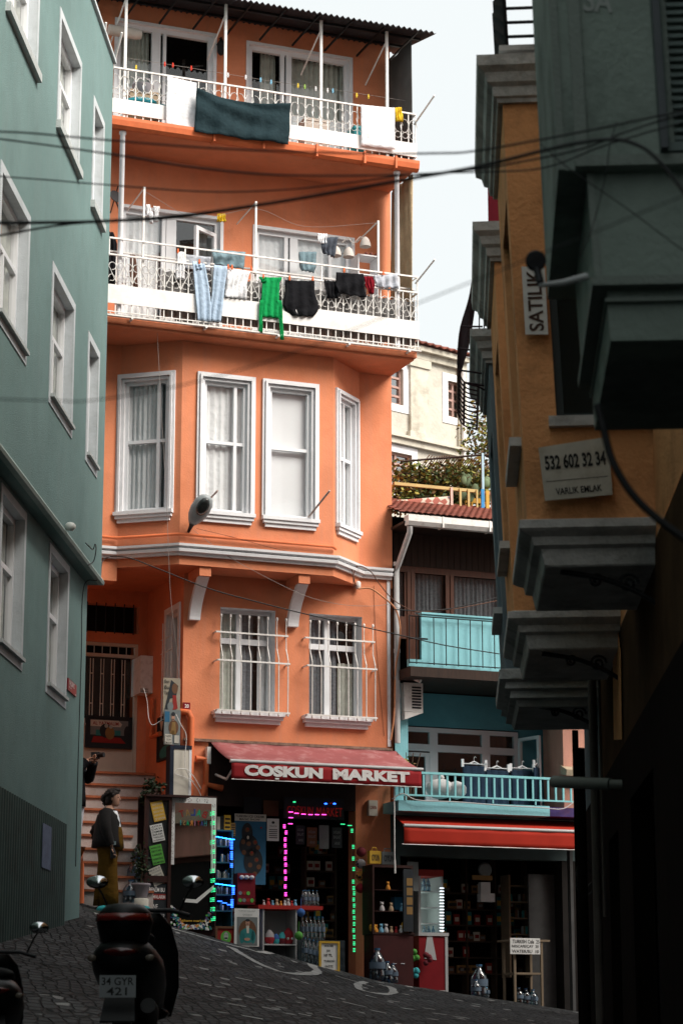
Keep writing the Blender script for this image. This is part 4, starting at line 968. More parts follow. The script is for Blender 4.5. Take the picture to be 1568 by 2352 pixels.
# vine foliage as separate plants
def leaves(mb, c, rad, n, size, seed, hang=.3):
    rr = random.Random(seed)
    for i in range(n):
        u = Vector((rr.gauss(0, .5), rr.gauss(0, .5), rr.gauss(0, .5)))
        if u.length > 1.25: u = u.normalized() * 1.2
        p = Vector(c) + Vector((u.x * rad[0], u.y * rad[1], u.z * rad[2]))
        a = Vector((rr.uniform(-1, 1), rr.uniform(-1, 1), rr.uniform(-.6, .6))).normalized() * size * rr.uniform(.6, 1.3)
        b = a.cross(Vector((rr.uniform(-1, 1), rr.uniform(-1, 1), rr.uniform(-1, 1)))).normalized() * size * .6
        mb.mi = rr.randrange(len(LEAFM)); mb.quad(p - a, p - b + a * .1 , p + a, p + b + a * .1)
LEAFM = [mat('leaf_dark', (.035, .06, .018), .7, var=.3), mat('leaf_mid', (.13, .18, .045), .7, var=.3), mat('leaf_yellow', (.36, .33, .08), .7, var=.3), mat('leaf_brown', (.17, .11, .05), .8, var=.3)]
STEM = mat('brown_stem', (.09, .055, .035), .9, var=.3)
def plant(name, label, cat, blobs, stems, seed, group=None, mats=None):
    base = Vector(stems[0][0]); t = thing(name, label, cat, base, group)
    mb = MB()
    for i, (c, rad, n, sz) in enumerate(blobs): leaves(mb, c, rad, n, sz, seed + i)
    mb.build('foliage', mats or LEAFM, t)
    s = MB()
    for st in stems: s.tube(curve_pts(st, 4), .014, 5, r1=.006)
    s.build('stem', STEM, t); return t
blobs = []
rr = random.Random(5)
for u, v, o, rx, rz, n in ((985, 1095, -2.0, .55, .16, 700), (1050, 1090, -2.2, .45, .16, 600), (1085, 1120, -2.3, .4, .2, 600), (1020, 1125, -2.4, .5, .2, 800), (960, 1120, -2.1, .4, .25, 600), (925, 1110, -1.9, .22, .3, 260), (945, 1150, -2.0, .4, .18, 500), (1000, 1150, -2.2, .45, .16, 500), (1060, 1150, -2.5, .4, .15, 350), (1105, 1110, -2.6, .3, .3, 350), (915, 1140, -1.9, .15, .25, 140), (940, 1075, -1.9, .25, .08, 120)):
    s_, z_ = M.px(u, v, o); blobs.append((M.w(s_, o, z_), (rx * 1.1, .5, rz * 1.15), n, .045))
b0 = M.px(960, 1185, -1.9)
VR = plant('grape_vine', 'dense green and yellowing vine covering the terrace pergola', 'vine', blobs,
      [[M.w(b0[0], -1.9, b0[1] - .4), M.w(b0[0] + .1, -1.9, b0[1] + .3), M.w(b0[0] + .4, -2, b0[1] + .6), M.w(b0[0] + 1, -2.1, b0[1] + .75)], [M.w(b0[0] + .9, -2.2, b0[1] - .4), M.w(b0[0] + .8, -2.2, b0[1] + .5), M.w(b0[0] + .2, -2.0, b0[1] + .9)], [M.w(b0[0] - .3, -1.9, b0[1] - .3), M.w(b0[0] - .35, -1.9, b0[1] + .5), M.w(b0[0] - .1, -1.9, b0[1] + .9)]], 11)
s_, z_ = M.px(1118, 1010, -6)
plant('leafy_tree', 'green tree top rising beside the cream house above the pergola', 'tree', [(M.w(s_, -6, z_), (.5, .5, .7), 900, .05), (M.w(s_ + .7, -6, z_ - .3), (.6, .5, .6), 700, .05), (M.w(s_ - .5, -6, z_ - .75), (.45, .4, .3), 400, .05)], [[M.w(s_ + .2, -6, z_ - 5), M.w(s_ + .2, -6, z_ - 2), M.w(s_, -6, z_)]], 31)
# prickly pear cactus
s_, z_ = M.px(1100, 1150, -1.5); CB = M.w(s_, -1.5, z_ - .2)
cm = MB(); rr = random.Random(3)
for k in range(14):
    c = CB + Vector((rr.uniform(-.3, .3), rr.uniform(-.1, .1), rr.uniform(.05, .62))); cm.ball(c, .10, 10, (rr.uniform(.4, .9), .22, rr.uniform(.7, 1.1)))
cm.build('prickly_pear', mat('cactus_green', (.16, .22, .12), .7, var=.2), None, 'pale green prickly pear cactus behind the blue fence post', 'cactus')

# ================================================================ RIGHT-HAND ROW
DS = Vector((math.sin(R(2.7)), math.cos(R(2.7)), 0))        # street direction
def bay_house(name, label, Y, wm_, cap, root=None, third=False, wallcol=None):
    f0 = P(1210, 1190, 14); zr_ = f0.z
    base = Vector((f0.x + .047 * (Y - 14), Y, 0)); ff = Fr(base, -5.0)
    V = lambda v: P(784, v, 14).z
    def fp(d, z):     # footprint grown by d, leaning towards the street
        k = -.040 * (z - zr_); L = [ff.w(-d, d, z), ff.w(3.2, d, z), ff.w(3.2, 0, z) + DS * (1.7 + d), ff.w(-d, 0, z) + DS * (1.7 + d)]
        return [p + Vector((k, 0, 0)) for p in L]
    t = root
    def band(prs, nm, m_, bottom=True, topc=True):
        mb = MB(); rs = [fp(d, z) for d, z in prs]
        vs = [p for r_ in rs for p in r_]
        fs = [(i * 4 + j, i * 4 + (j + 1) % 4, (i + 1) * 4 + (j + 1) % 4, (i + 1) * 4 + j) for i in range(len(rs) - 1) for j in range(4)]
        if bottom: fs.append((3, 2, 1, 0))
        if topc: n_ = len(rs) * 4; fs.append((n_ - 4, n_ - 3, n_ - 2, n_ - 1))
        mb._add(vs, fs); return mb.build(nm, m_, t)
    if t is None:
        t = thing(name, label, 'house', (base.x + 1.5, base.y + .8, .2))
    z_b, z_t = V(1205), V(236)
    # wall skin with front window and side window (sheared by hand)
    mb = MB(); holes = [(.22, 1.1, V(965), V(395), .12)]
    wall(mb, ff, 0, 3.2, z_b, z_t, holes)
    sf = Fr(ff.w(0, 0, 0) + DS * 1.7, 87.3 - 180); sf = Fr(ff.w(0, 0, 0) + DS * 1.7, -92.7)
    wall(mb, sf, 0, 1.7, z_b, z_t, [(.45, 1.42, V(975), V(420), .10)])
    mb.quad(ff.w(0, 0, z_b) + DS * 1.7, ff.w(3.2, 0, z_b) + DS * 1.7, ff.w(3.2, 0, z_t) + DS * 1.7, ff.w(0, 0, z_t) + DS * 1.7)
    def shear(m_):
        for v in m_.v: v.x += -.040 * (v.z - zr_)
        return m_
    shear(mb).build('wall', wm_, t)
    w_ = MB(); frame_bars(w_, ff, .22, 1.1, V(965), V(395), -.11, -.05, .05, [(.66, V(965) + .05, V(395) - .05, .05)]); W_ = shear(w_).build('window', mat('dark_green_window', (.02, .03, .03), .5, var=.2), t)
    shear(MB().pane(ff, .25, 1.07, -.08, -.075, V(965), V(395))).build('pane', GLASS_D, W_)
    shear(MB().box(ff, .0, 1.3, -.5, -.48, V(985), V(375))).build('dark_room', DARKROOM, W_)
    q = MB(); q.box(ff, .17, 1.15, -.1, .06, V(985), V(962)); shear(q).build('sill', CONC, W_)
    w_ = MB(); frame_bars(w_, sf, .45, 1.42, V(975), V(420), -.10, -.05, .05); W_ = shear(w_).build('window', WOODD, t)
    shear(MB().pane(sf, .48, 1.40, -.07, -.065, V(975), V(420))).build('pane', GLASS_D, W_)
    q = MB(); q.box(sf, .38, 1.50, -.08, .075, V(1005), V(985)); shear(q).build('sill', CONC, W_)
    band([(.03, V(240)), (.035, V(231)), (.055, V(228)), (.06, V(207)), (.09, V(200)), (.105, V(180)), (.145, V(169)), (.15, V(146)), (.10, V(143))], 'cornice', cap)
    lo = [(-.10, V(1296)), (-.09, V(1292)), (-.075, V(1256)), (-.03, V(1250)), (-.02, V(1232)), (.03, V(1222)), (.05, V(1216)), (.05, V(1198)), (.0, V(1193))]
    if third: lo = [(-.09, V(1310)), (-.07, V(1290)), (-.02, V(1284)), (-.03, V(1262)), (.02, V(1256)), (.01, V(1236)), (.06, V(1228)), (.06, V(1198)), (.0, V(1193))]
    band(lo, 'base_moulding', cap)
    # scrolled iron bracket under the bay
    br = MB(); z1_ = V(1300); a0 = ff.w(.25, -.25, z1_)
    for o_ in (.25,):
        pa = [ff.w(.20, -.2, z1_ - .0), ff.w(.5, -.2, z1_ - .06), ff.w(.8, -.2, z1_ - .22), ff.w(1.02, -.2, z1_ - .5)]
        br.tube(curve_pts(pa, 5), .018, 6)
        for cx, cz_, r0 in ((.42, .06, .045), (.62, .08, .065), (.88, .12, .10)):
            br.tube([ff.w(cx + r0 * (1 - k / 26) * math.cos(k * .5), -.2, z1_ - cz_ + r0 * (1 - k / 26) * math.sin(k * .5)) for k in range(24)], .010, 5)
    br.build('iron_bracket', IRON, t)
    return t, ff, V, fp
OH, ff1, V1, fp1 = bay_house('ochre_house', 'ochre stucco house on the right with grey moulded bays and paper signs on its front', 14.0, OCHRE, CONC)
_, ff2, V2, fp2 = bay_house('', '', 17.1, OCHRE, CONC, root=OH)
SH, ff3, V3, fp3 = bay_house('slate_blue_house', 'slate blue house with a pale crumbling cornice, beyond the ochre house on the right', 19.85, BLUEGREY, mat('pale_crumbling_moulding', (.42, .42, .41), .9, var=.3, scale=4, bump=1.0, bscale=16), third=True)
# main street wall of the row
RT = Fr(Vector((2.32, 22, 0)), -92.7)       # s runs towards the camera, o towards the street (left)
mb = MB()
wall(mb, RT, 2.2, 13, 2.15, 3.05); mb.quad(RT.w(2.2, 0, 11.5), RT.w(13, 0, 11.5), RT.w(13, -8, 13), RT.w(2.2, -8, 13)); mb.quad(RT.w(2.2, 0, 6), RT.w(2.2, -8, 6), RT.w(2.2, -8, 11.5), RT.w(2.2, 0, 11.5)); mb.build('street_wall', mat('shade_brown_plaster', (.075, .042, .022), .95, var=.4, scale=1.5, bump=.4, spec=.03), OH)  # dark brown puts the shade under the bays into the wall colour
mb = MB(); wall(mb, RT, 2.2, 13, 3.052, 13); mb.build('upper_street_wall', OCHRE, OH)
mb = MB(); mb.prism([RT.w(4.2, .012, 2.3), RT.w(5.0, .012, 2.2), RT.w(5.1, .012, 2.8), RT.w(4.9, .012, 3.04), RT.w(4.3, .012, 3.04)], RT.n * .004); mb.build('lit_wall_patch', OCHRE, OH)  # ochre patch paints a lit piece of wall onto the brown
mb = MB(); mb.tube([RT.w(3.0, .1, 6), RT.w(3.0, .1, -1)], .035, 8); mb.tube([RT.w(3.3, .06, 3.4), RT.w(3.25, .06, 1)], .012, 6); mb.build('downpipe', mat('brown_grey_pipe', (.10, .08, .07), .6, var=.3), OH)
mb = MB(); wall(mb, RT, 0, 2.2, 2.15, 15); mb.quad(RT.w(0, 0, 15), RT.w(2.2, 0, 15), RT.w(2.2, -8, 15), RT.w(0, -8, 15))
mb.quad(RT.w(0, 0, -3), RT.w(0, -8, -3), RT.w(0, -8, 15), RT.w(0, 0, 15)); mb.build('street_wall', BLUEGREY, SH)
DKB = mat('shade_and_stain_shopfront', (.009, .007, .006), .95, var=.5, spec=.02, scale=2, stretch=(4, 4, .5))  # near-black colour carries the street shade on top of the dark stain
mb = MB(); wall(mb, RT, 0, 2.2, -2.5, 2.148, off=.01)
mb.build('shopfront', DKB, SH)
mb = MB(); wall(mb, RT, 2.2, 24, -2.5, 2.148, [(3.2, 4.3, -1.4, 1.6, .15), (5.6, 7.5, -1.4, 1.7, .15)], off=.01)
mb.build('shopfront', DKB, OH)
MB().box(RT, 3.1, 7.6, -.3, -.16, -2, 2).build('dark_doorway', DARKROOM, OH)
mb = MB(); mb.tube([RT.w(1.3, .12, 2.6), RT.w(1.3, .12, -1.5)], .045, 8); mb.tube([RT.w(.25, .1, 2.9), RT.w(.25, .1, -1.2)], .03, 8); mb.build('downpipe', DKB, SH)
# balcony on top of the first ochre bay
mb = MB(); rs = [fp1(-.03, V1(140)), fp1(-.03, V1(118)), fp1(.0, V1(116)), fp1(.0, V1(104))]
mb._add([p for r_ in rs for p in r_], [(i * 4 + j, i * 4 + (j + 1) % 4, (i + 1) * 4 + (j + 1) % 4, (i + 1) * 4 + j) for i in range(3) for j in range(4)] + [(15, 14, 13, 12)][::-1]); mb.build('terrace_slab', CONC, OH)
mb = MB(); c0, c1, c2, c3 = fp1(-.05, V1(104)); up = Vector((-.04, 0, 1))
for k in range(9): z_ = .08 + k * .10; mb.bar(c0 + up * z_, c1 + up * z_, .012); mb.bar(c0 + up * z_, c3 + up * z_, .012)
for k in range(7): mb.bar(c0.lerp(c1, k / 10), c0.lerp(c1, k / 10) + up * 1.0, .014)
for k in range(9): mb.bar(c0.lerp(c3, k / 8), c0.lerp(c3, k / 8) + up * 1.0, .014)
mb.build('terrace_railing', IRON, OH)
# bulging iron window cage above the slate bay
CG = thing('iron_window_cage', 'bulging black iron balcony cage jutting over the slate blue house cornice', 'railing', (1.3, 20.5, V3(148)))
mb = MB(); Yc = 20.3
def cg(u, v, dy=0): return P(u, v, Yc + dy)
prof_ = [(1093, 585), (1085, 640), (1076, 690), (1058, 750), (1052, 800), (1052, 850), (1066, 878), (1098, 888)]
n = 11
for k in range(n):
    dy = 1.5 * k / (n - 1)
    pts = [P(u, v, Yc) for u, v in prof_]; pts = [Vector((p.x + .047 * dy, p.y + dy, p.z)) for p in pts]
    mb.tube(curve_pts(pts, 3), .008, 4)
for i in (0, 2, 4, 5, 6, 7):
    p = P(*prof_[i], Yc); mb.bar(p, p + DS * 1.5, .011)
p0, p7 = P(*prof_[0], Yc), P(*prof_[-1], Yc)
for i, (u, v) in enumerate(prof_): mb.bar(P(u, v, Yc), P(1104 + i * 1.2, v + (8 if i > 3 else 0), Yc), .009)
for k in range(5): mb.bar(P(1100 + k * 11, 600, Yc), P(1100 + k * 11, 800, Yc), .006)
mb.bar(P(1094, 600, Yc), P(1150, 602, Yc), .01); mb.bar(P(1094, 792, Yc), P(1150, 790, Yc), .01)
for k in range(4): mb.tube([P(1106 + k * 12 + 6 * math.cos(t * .7), 801 + 6 * math.sin(t * .7), Yc) for t in range(9)], .005, 4)
mb.build('cage_bars', mat('dark_red_brown_iron', (.045, .02, .025), .6, var=.3), CG)
# red clothes / panel strip high on ochre side
mb = MB(); a = P(1146, 425, 18.6); mb.box(Fr(a, -5), -.10, .05, -.2, .0, P(0, 520, 18.6).z, P(0, 410, 18.6).z); mb.build('red_shutter', mat('deep_red_paint', (.30, .01, .03), .6), OH)
# ---- paper signs on the ochre bay
def sign(name, label, uv4, Y, lines, bg=PAPER, cat='sign', thick=.012, ink=INK, off=.03):
    """uv4: TL, TR, BR, BL in the picture, near distance Y"""
    p = [P(u, v, Y) for u, v in uv4]; ex_ = (p[1] - p[0]); f = Fr(p[0], math.degrees(math.atan2(ex_.y, ex_.x)))
    mb = MB(); mb.prism(p, (0, thick, 0)); o = mb.build(name, bg, None, label, cat)
    cen = lambda a, b: P(uv4[0][0] * (1 - a) * (1 - b) + uv4[1][0] * a * (1 - b) + uv4[2][0] * a * b + uv4[3][0] * (1 - a) * b,
                         uv4[0][1] * (1 - a) * (1 - b) + uv4[1][1] * a * (1 - b) + uv4[2][1] * a * b + uv4[3][1] * (1 - a) * b, Y)
    rot = math.atan2((p[2] - p[3]).z, (p[2] - p[3]).x)
    for tx, a0, a1, b0, b1, bold, mir in lines:
        c = cen((a0 + a1) / 2, (b0 + b1) / 2); wv = (cen(a1, (b0 + b1) / 2) - cen(a0, (b0 + b1) / 2)).length; hv = (cen(.5, b0) - cen(.5, b1)).length
        t = MB(); ff_ = Fr(Vector((c.x, c.y, 0)), 0)
        text_mb(t, tx, ff_, -wv / 2, wv / 2, c.z - hv / 2, c.z + hv / 2, .004, bold, mirror=mir, rot=rot); t.build('lettering', ink, o)
    return o
YS = ff1.w(.3, 0, 0).y - .03
sign('for_sale_poster', 'white poster reading 532 602 32 34 on the ochre bay under the green house', [(1236, 1028), (1395, 1003), (1406, 1136), (1251, 1150)], YS - .06,
     [('532 602 32 34', .06, .94, .20, .46, .03, False), ('VARLIK EMLAK', .17, .85, .80, .92, .02, False), ('________________________', .05, .95, .66, .67, .02, False)], mat('yellowed_paper', (.52, .49, .42), .85, var=.15, scale=6, dirt='7a6a4a', dirt_amt=.5, dirt_scale=4), cat='poster')
ob = thing('sale_banner', 'narrow white banner with SATILIK written sideways on the ochre bay', 'banner', P(1230, 768, YS - .02))
p4 = [P(u, v, YS - .02) for u, v in ((1197, 612), (1250, 615), (1258, 768), (1206, 768))]
MB().prism(p4, (0, .01, 0)).build('sheet', PAPER, ob)
t = MB(); cc = P(1228, 690, YS - .02); ff_ = Fr(Vector((cc.x, cc.y, 0)), 0); wv = (P(1228, 620, YS) - P(1228, 760, YS)).length; hv = (P(1212, 690, YS) - P(1246, 690, YS)).length
text_mb(t, 'SATILIK', ff_, -wv / 2, wv / 2, cc.z - hv / 2, cc.z + hv / 2, .004, .02, rot=R(92)); t.build('lettering', mat('dark_brown_ink', (.07, .04, .03), .8, var=.2), ob)

# ---- near dark green house with projecting bay
NH = thing('dark_green_house', 'dark sage green house with a projecting bay in deep shade, at the right edge', 'house', (2.2, 9.8, 0))
YN = 9.0; c0 = P(1276, 300, YN); nf = Fr(Vector((c0.x, c0.y, 0)), -3.5); VN = lambda v: P(784, v, YN).z
def lean(m_, k=-.030):
    for v in m_.v: v.x += k * (v.z - VN(300))
    return m_
mb = MB(); mb.box(nf, 0, 4, -1.7, 0, VN(392), 9.2); lean(mb).build('wall', DKGREEN, NH)
mb = MB(); mb.box(nf, 0, .03, .002, .012, VN(392), 9); mb.box(nf, .075, .125, .002, .02, VN(368), 9); lean(mb).build('corner_moulding', SAGETRIM, NH)
mb = MB(); mb.box(nf, .07, 4, .002, .05, VN(392), VN(368)); lean(mb).build('ledge', SAGETRIM, NH)
mb = MB(); sl_ = nf.px(1345, 420)[0]
mb.box(nf, sl_, 4, -1.45, -.03, VN(640), VN(393)); mb.box(nf, sl_ + .04, 4, -1.45, -.04, VN(778), VN(662)); lean(mb, -.05).build('bay_base', DKGREEN, NH)
mb = MB(); mb.box(nf, sl_ - .02, 4, -1.48, .03, VN(661), VN(641)); mb.box(nf, sl_ + .03, 4, -1.46, -.01, VN(692), VN(684)); mb.box(nf, sl_ - .005, sl_ + .022, -.029, -.02, VN(640), VN(395)); lean(mb, -.05).build('base_moulding', SAGETRIM, NH)
# street wall of the near house + louvred shutter + letters
NT = Fr(Vector((2.05, 9.5, 0)), -92.7)
mb = MB(); wall(mb, NT, -.5, 34, -3, 15.5); mb.quad(NT.w(-.5, 0, 14), NT.w(34, 0, 14), NT.w(34, -8, 14), NT.w(-.5, -8, 14)); mb.quad(NT.w(-.5, 0, -3), NT.w(-.5, -6, -3), NT.w(-.5, -6, 14), NT.w(-.5, 0, 14)); mb.build('street_wall', DKGREEN, NH)
mb = MB(); a = nf.px(1524, 0)[0]; frame_bars(mb, nf, nf.px(1500, 0)[0], a + .7, VN(362), 7.4, .004, .05, .04)
for k in range(52): z_ = VN(352) + k * .035; mb.box(nf, a + .02, a + .66, .01, .032, z_, z_ + .016)
lean(mb).build('louvred_shutter', mat('grey_green_louvre', (.13, .17, .16), .6, var=.15), NH)
mb = MB(); mb.box(nf, nf.px(1500, 0)[0] - .0, nf.px(1516, 0)[0], .052, .09, VN(362), 7.4); lean(mb).build('shutter_post', mat('dark_slate_pipe', (.08, .09, .10), .5), NH)
t = MB(); q0 = nf.px(1350, 30); q1 = nf.px(1415, -25); text_mb(t, 'SA', nf, q0[0], q1[0], q0[1], q1[1], .006, .02, rot=-.1); lean(t).build('painted_letters', mat('faded_white_paint', (.34, .36, .34), .8, var=.3), NH)
# houses out of view: street end, pink corner, added shade block
BH = thing('rear_house', 'grey plastered house closing the lower end of the street behind the viewer', 'house', (0, -26, -3))
mb = MB(); mb.box(WORLD, -14, 12, 26, 34, -4, 8); mb.build('wall', mat('grey_render', (.30, .29, .27), .9, var=.15), BH)
KO = thing('corner_house', 'peeling pink house with a stone ledge on the corner hidden behind the right-hand row', 'house', (8, 27, -1))
mb = MB(); mb.box(Fr((3.9, 24, 0), 0), 0, 10, -7.2, -3.05, 3.3, 9.7); mb.box(Fr((3.9, 24, 0), 0), .25, 10, -7, -3.06, -2, 3.299); mb.build('wall', PINKST, KO)
KT = thing('shade_house', 'unseen tall block added for shade between the row and the pink corner house', 'house', (8, 25, -1)); MB().box(WORLD, 3.4, 14, -27, -22.1, 3.3, 15.5).box(WORLD, 3.7, 14, -26.9, -22.2, -2, 3.299).build('wall', PINKST, KT); MB().box(WORLD, 3.28, 3.399, -27.1, -22.1, 3.9, 4.08).build('ledge', MATS['stone_ledge'], KT); MB().box(WORLD, 3.5, 3.69, -26.7, -22.4, -2, 3.2).build('dark_shopfront', DARKROOM, KT)  # unseen block added to shade the left wall; pink face fills the mirror
mb = MB(); mb.box(Fr((3.9, 24, 0), 0), -.12, -.001, -7.2, -3.05, 3.85, 4.0); mb.build('ledge', MATS['stone_ledge'], KO)
mb = MB(); mb.box(Fr((3.9, 24, 0), 0), .1, .249, -6.8, -3.3, -2, 3.1); mb.build('dark_shopfront', DARKROOM, KO)
# ================================================================ SMALL THINGS ON THE ORANGE HOUSE
def disc(mb, fr, cs, cz, rs, rz, off, n=18, th=0):
    mb.quad(*[fr.w(cs + rs * math.cos(2 * math.pi * k / n) * math.cos(th) - rz * math.sin(2 * math.pi * k / n) * math.sin(th), off,
                   cz + rz * math.sin(2 * math.pi * k / n) * math.cos(th) + rs * math.cos(2 * math.pi * k / n) * math.sin(th)) for k in range(n)]); return mb
def wire(name, label, pts, r, m_=None, group=None, cat='cable', n=5, sub=8):
    o = MB().tube(curve_pts(pts, sub), r, n).build(name, m_ or CABLE, None, label, cat, group); return o
# house number
mb = MB(); a = M.px(421, 1613, .012); b = M.px(437, 1630, .012); mb.box(M, a[0], b[0], .003, .012, b[1], a[1])
NP = mb.build('house_number_plate', mat('crimson_enamel', (.22, .01, .02), .35, var=.1), None, 'small crimson house number plate reading 20 on the orange wall', 'sign')
t = MB(); text_mb(t, '20', M, a[0] + .025, b[0] - .022, b[1] + .025, a[1] - .025, .015, .03); t.build('digits', LETTER, NP)
# street lamp on the bay
LP = thing('street_lamp', 'grey cobra-head street lamp fixed to the bay between its windows', 'street lamp', BFf.pw(434, 1222, .02))
base = BFf.pw(433, 1222, .01); mid_ = BFf.pw(441, 1203, .12); tip = BFf.pw(478, 1138, .42)
MB().tube([base, base.lerp(mid_, .6), mid_], [.022, .03, .045], 8).build('lamp_arm', IRON, LP)
d_ = (tip - mid_); mb = MB(); ax = d_.normalized(); sx_ = ax.cross(M.n).normalized(); up_ = sx_.cross(ax).normalized()
mb.loft([(mid_ + d_ * t, sx_ * (.15 * q), up_ * (.085 * q)) for t, q in ((-.02, .3), (.08, .55), (.25, .85), (.5, 1), (.75, .95), (.93, .65), (1.0, .25))], 14)
mb.build('lamp_housing', mat('lamp_grey', (.33, .36, .37), .45, var=.1, dirt='505050', dirt_amt=.3), LP)
mb = MB(); c_ = mid_ + d_ * .66; face = (-up_ if up_.dot(Vector((0, 0, 1))) > 0 else up_)
mb.loft([(c_ + face * .03, sx_ * .095, ax * .15), (c_ + face * .085, sx_ * .088, ax * .14), (c_ + face * .10, sx_ * .05, ax * .08)], 14); mb.build('lamp_glass', mat('dark_lamp_lens', (.04, .045, .045), .15, var=.4, scale=9, spec=.6), LP)
for k, (u0, v0, u1, v1, lb) in enumerate(((478, 1150, 500, 1127, 'short pale rusty rod sticking out behind the street lamp'), (708, 1188, 757, 1127, 'long pale rusty rod sticking out under the third bay window'))):
    MB().tube([BFf.pw(u0, v0, .03), BFf.pw(u1, v1, .55 if k else .4)], .016, 6).build('wall_rod', mat('pale_rusty_metal', (.50, .40, .36), .7, var=.3, scale=20), None, lb, 'rod')
# satellite bracket and horn at the far left of the upper wall
mb = MB(); q = M.pw(258, 440, .3)
mb.bar(q, q + Vector((.12, 0, -.3)), .012); mb.bar(q + Vector((.1, -.1, .05)), q + Vector((-.02, 0, -.35)), .012); mb.lathe(q + Vector((.06, -.12, -.14)), [(.01, -.02), (.10, .01), (.11, .03)], 12, Vector((.6, -.7, .3))); mb.build('antenna_dish', IRON, None, 'small dark antenna dish on the wall left of the lower balcony', 'antenna')
# meter box on the side wall
a0, a1 = SW.px(350, 1500, .3)[0], 1.0
mb = MB(); zt_ = M.px(325, 1492, 0); cz0, cz1 = 5.32, 5.90
mb.box(SW, SW.px(352, 1540, 0)[0] - .5, SW.px(352, 1540, 0)[0], .003, .20, SW.px(345, 1580, .2)[1], SW.px(345, 1494, .2)[1]); MX = mb.build('meter_box', WMETAL, None, 'white metal meter box mounted beside the front door', 'meter box')
t = MB(); zb_ = SW.px(345, 1580, .26)[1]; EF = Fr(SW.w(SW.px(352, 1540, 0)[0], 0, 0), 21.5)
text_mb(t, 'CAGMIR', EF, -.20, -.07, zb_ + .08, zb_ + .10, .004, .01); text_mb(t, 'SERVIS', EF, -.20, -.07, zb_ + .04, zb_ + .07, .004, .01); t.build('lettering', INK, MX)
# posters
def poster(name, label, fr, s0, s1, z0, z1, off, paint, bg, frame=None, cat='poster', tilt=0, thick=.012):
    """paint(fn) draws coloured parts with fn(mat, builder(mb, fr, X, Z))"""
    w_, h_ = s1 - s0, z1 - z0; cs, cz = (s0 + s1) / 2, (z0 + z1) / 2; ct, st2 = math.cos(tilt), math.sin(tilt)
    class TF:    # tilted sub-frame
        def w(self, a, o, z): return fr.w(cs + (a * ct - z * st2), off + o, cz + (a * st2 + z * ct))
    tf = TF(); mb = MB(); mb.prism([tf.w(-w_ / 2, 0, -h_ / 2), tf.w(w_ / 2, 0, -h_ / 2), tf.w(w_ / 2, 0, h_ / 2), tf.w(-w_ / 2, 0, h_ / 2)], -Vector(fr.n) * -thick)
    R_ = mb.build(name, bg, None, label, cat); n_ = [0]
    def fn(nm, m_, f):
        n_[0] += 1; b = MB(); f(b, tf, w_, h_, thick + .002 + n_[0] * .0012); b.build(nm, m_, R_)
    if frame:
        b = MB(); q = .03
        for x0, x1, y0, y1 in ((-w_ / 2 - q, -w_ / 2, -h_ / 2 - q, h_ / 2 + q), (w_ / 2, w_ / 2 + q, -h_ / 2 - q, h_ / 2 + q), (-w_ / 2, w_ / 2, h_ / 2, h_ / 2 + q), (-w_ / 2, w_ / 2, -h_ / 2 - q, -h_ / 2)):
            b.hexa([tf.w(x0, -.005, y0), tf.w(x1, -.005, y0), tf.w(x1, -.005, y1), tf.w(x0, -.005, y1)], [tf.w(x0, .03, y0), tf.w(x1, .03, y0), tf.w(x1, .03, y1), tf.w(x0, .03, y1)])
        b.build('frame', frame, R_)
    if paint: paint(fn)
    return R_
def rct(x0, x1, y0, y1):
    def f(b, tf, W, Hh, o): b.quad(tf.w(x0 * W / 2, o, y0 * Hh / 2), tf.w(x1 * W / 2, o, y0 * Hh / 2), tf.w(x1 * W / 2, o, y1 * Hh / 2), tf.w(x0 * W / 2, o, y1 * Hh / 2))
    return f
def ell(cx, cy, rx, ry, th=0):
    def f(b, tf, W, Hh, o): disc(b, tf, cx * W / 2, cy * Hh / 2, rx * W / 2, ry * Hh / 2, o, th=th)
    return f
def ply(*p):
    def f(b, tf, W, Hh, o): b.quad(*[tf.w(x * W / 2, o, y * Hh / 2) for x, y in p])
    return f
def wrt(tx, x0, x1, y0, y1, bold=.01, mir=False):
    def f(b, tf, W, Hh, o): text_mb(b, tx, tf, x0 * W / 2, x1 * W / 2, y0 * Hh / 2, y1 * Hh / 2, o, bold, mirror=mir)
    return f
def many(*fs):
    def f(b, tf, W, Hh, o):
        for g_ in fs: g_(b, tf, W, Hh, o)
    return f
SKIN = mat('warm_skin', (.42, .23, .16), .6, var=.08, scale=10)
cm_ = lambda n, c, **k: mat(n, c, .75, var=.12, scale=9, **k)
P_TEAL, P_RED, P_BRN, P_BLU, P_YEL, P_GRN, P_GRY, P_DK = cm_('print_teal', (.03, .20, .20)), cm_('print_red', (.26, .02, .015)), cm_('print_brown', (.13, .06, .03)), cm_('print_blue', (.025, .12, .22)), cm_('print_yellow', (.60, .36, .04)), cm_('print_green', (.10, .38, .06)), cm_('print_grey', (.17, .19, .19)), cm_('print_dark', (.02, .025, .03))
P_FACE = cm_('print_face', (.36, .40, .36)); P_GOLD = cm_('print_gold', (.26, .15, .05)); P_CREAM = cm_('print_cream', (.55, .52, .45))
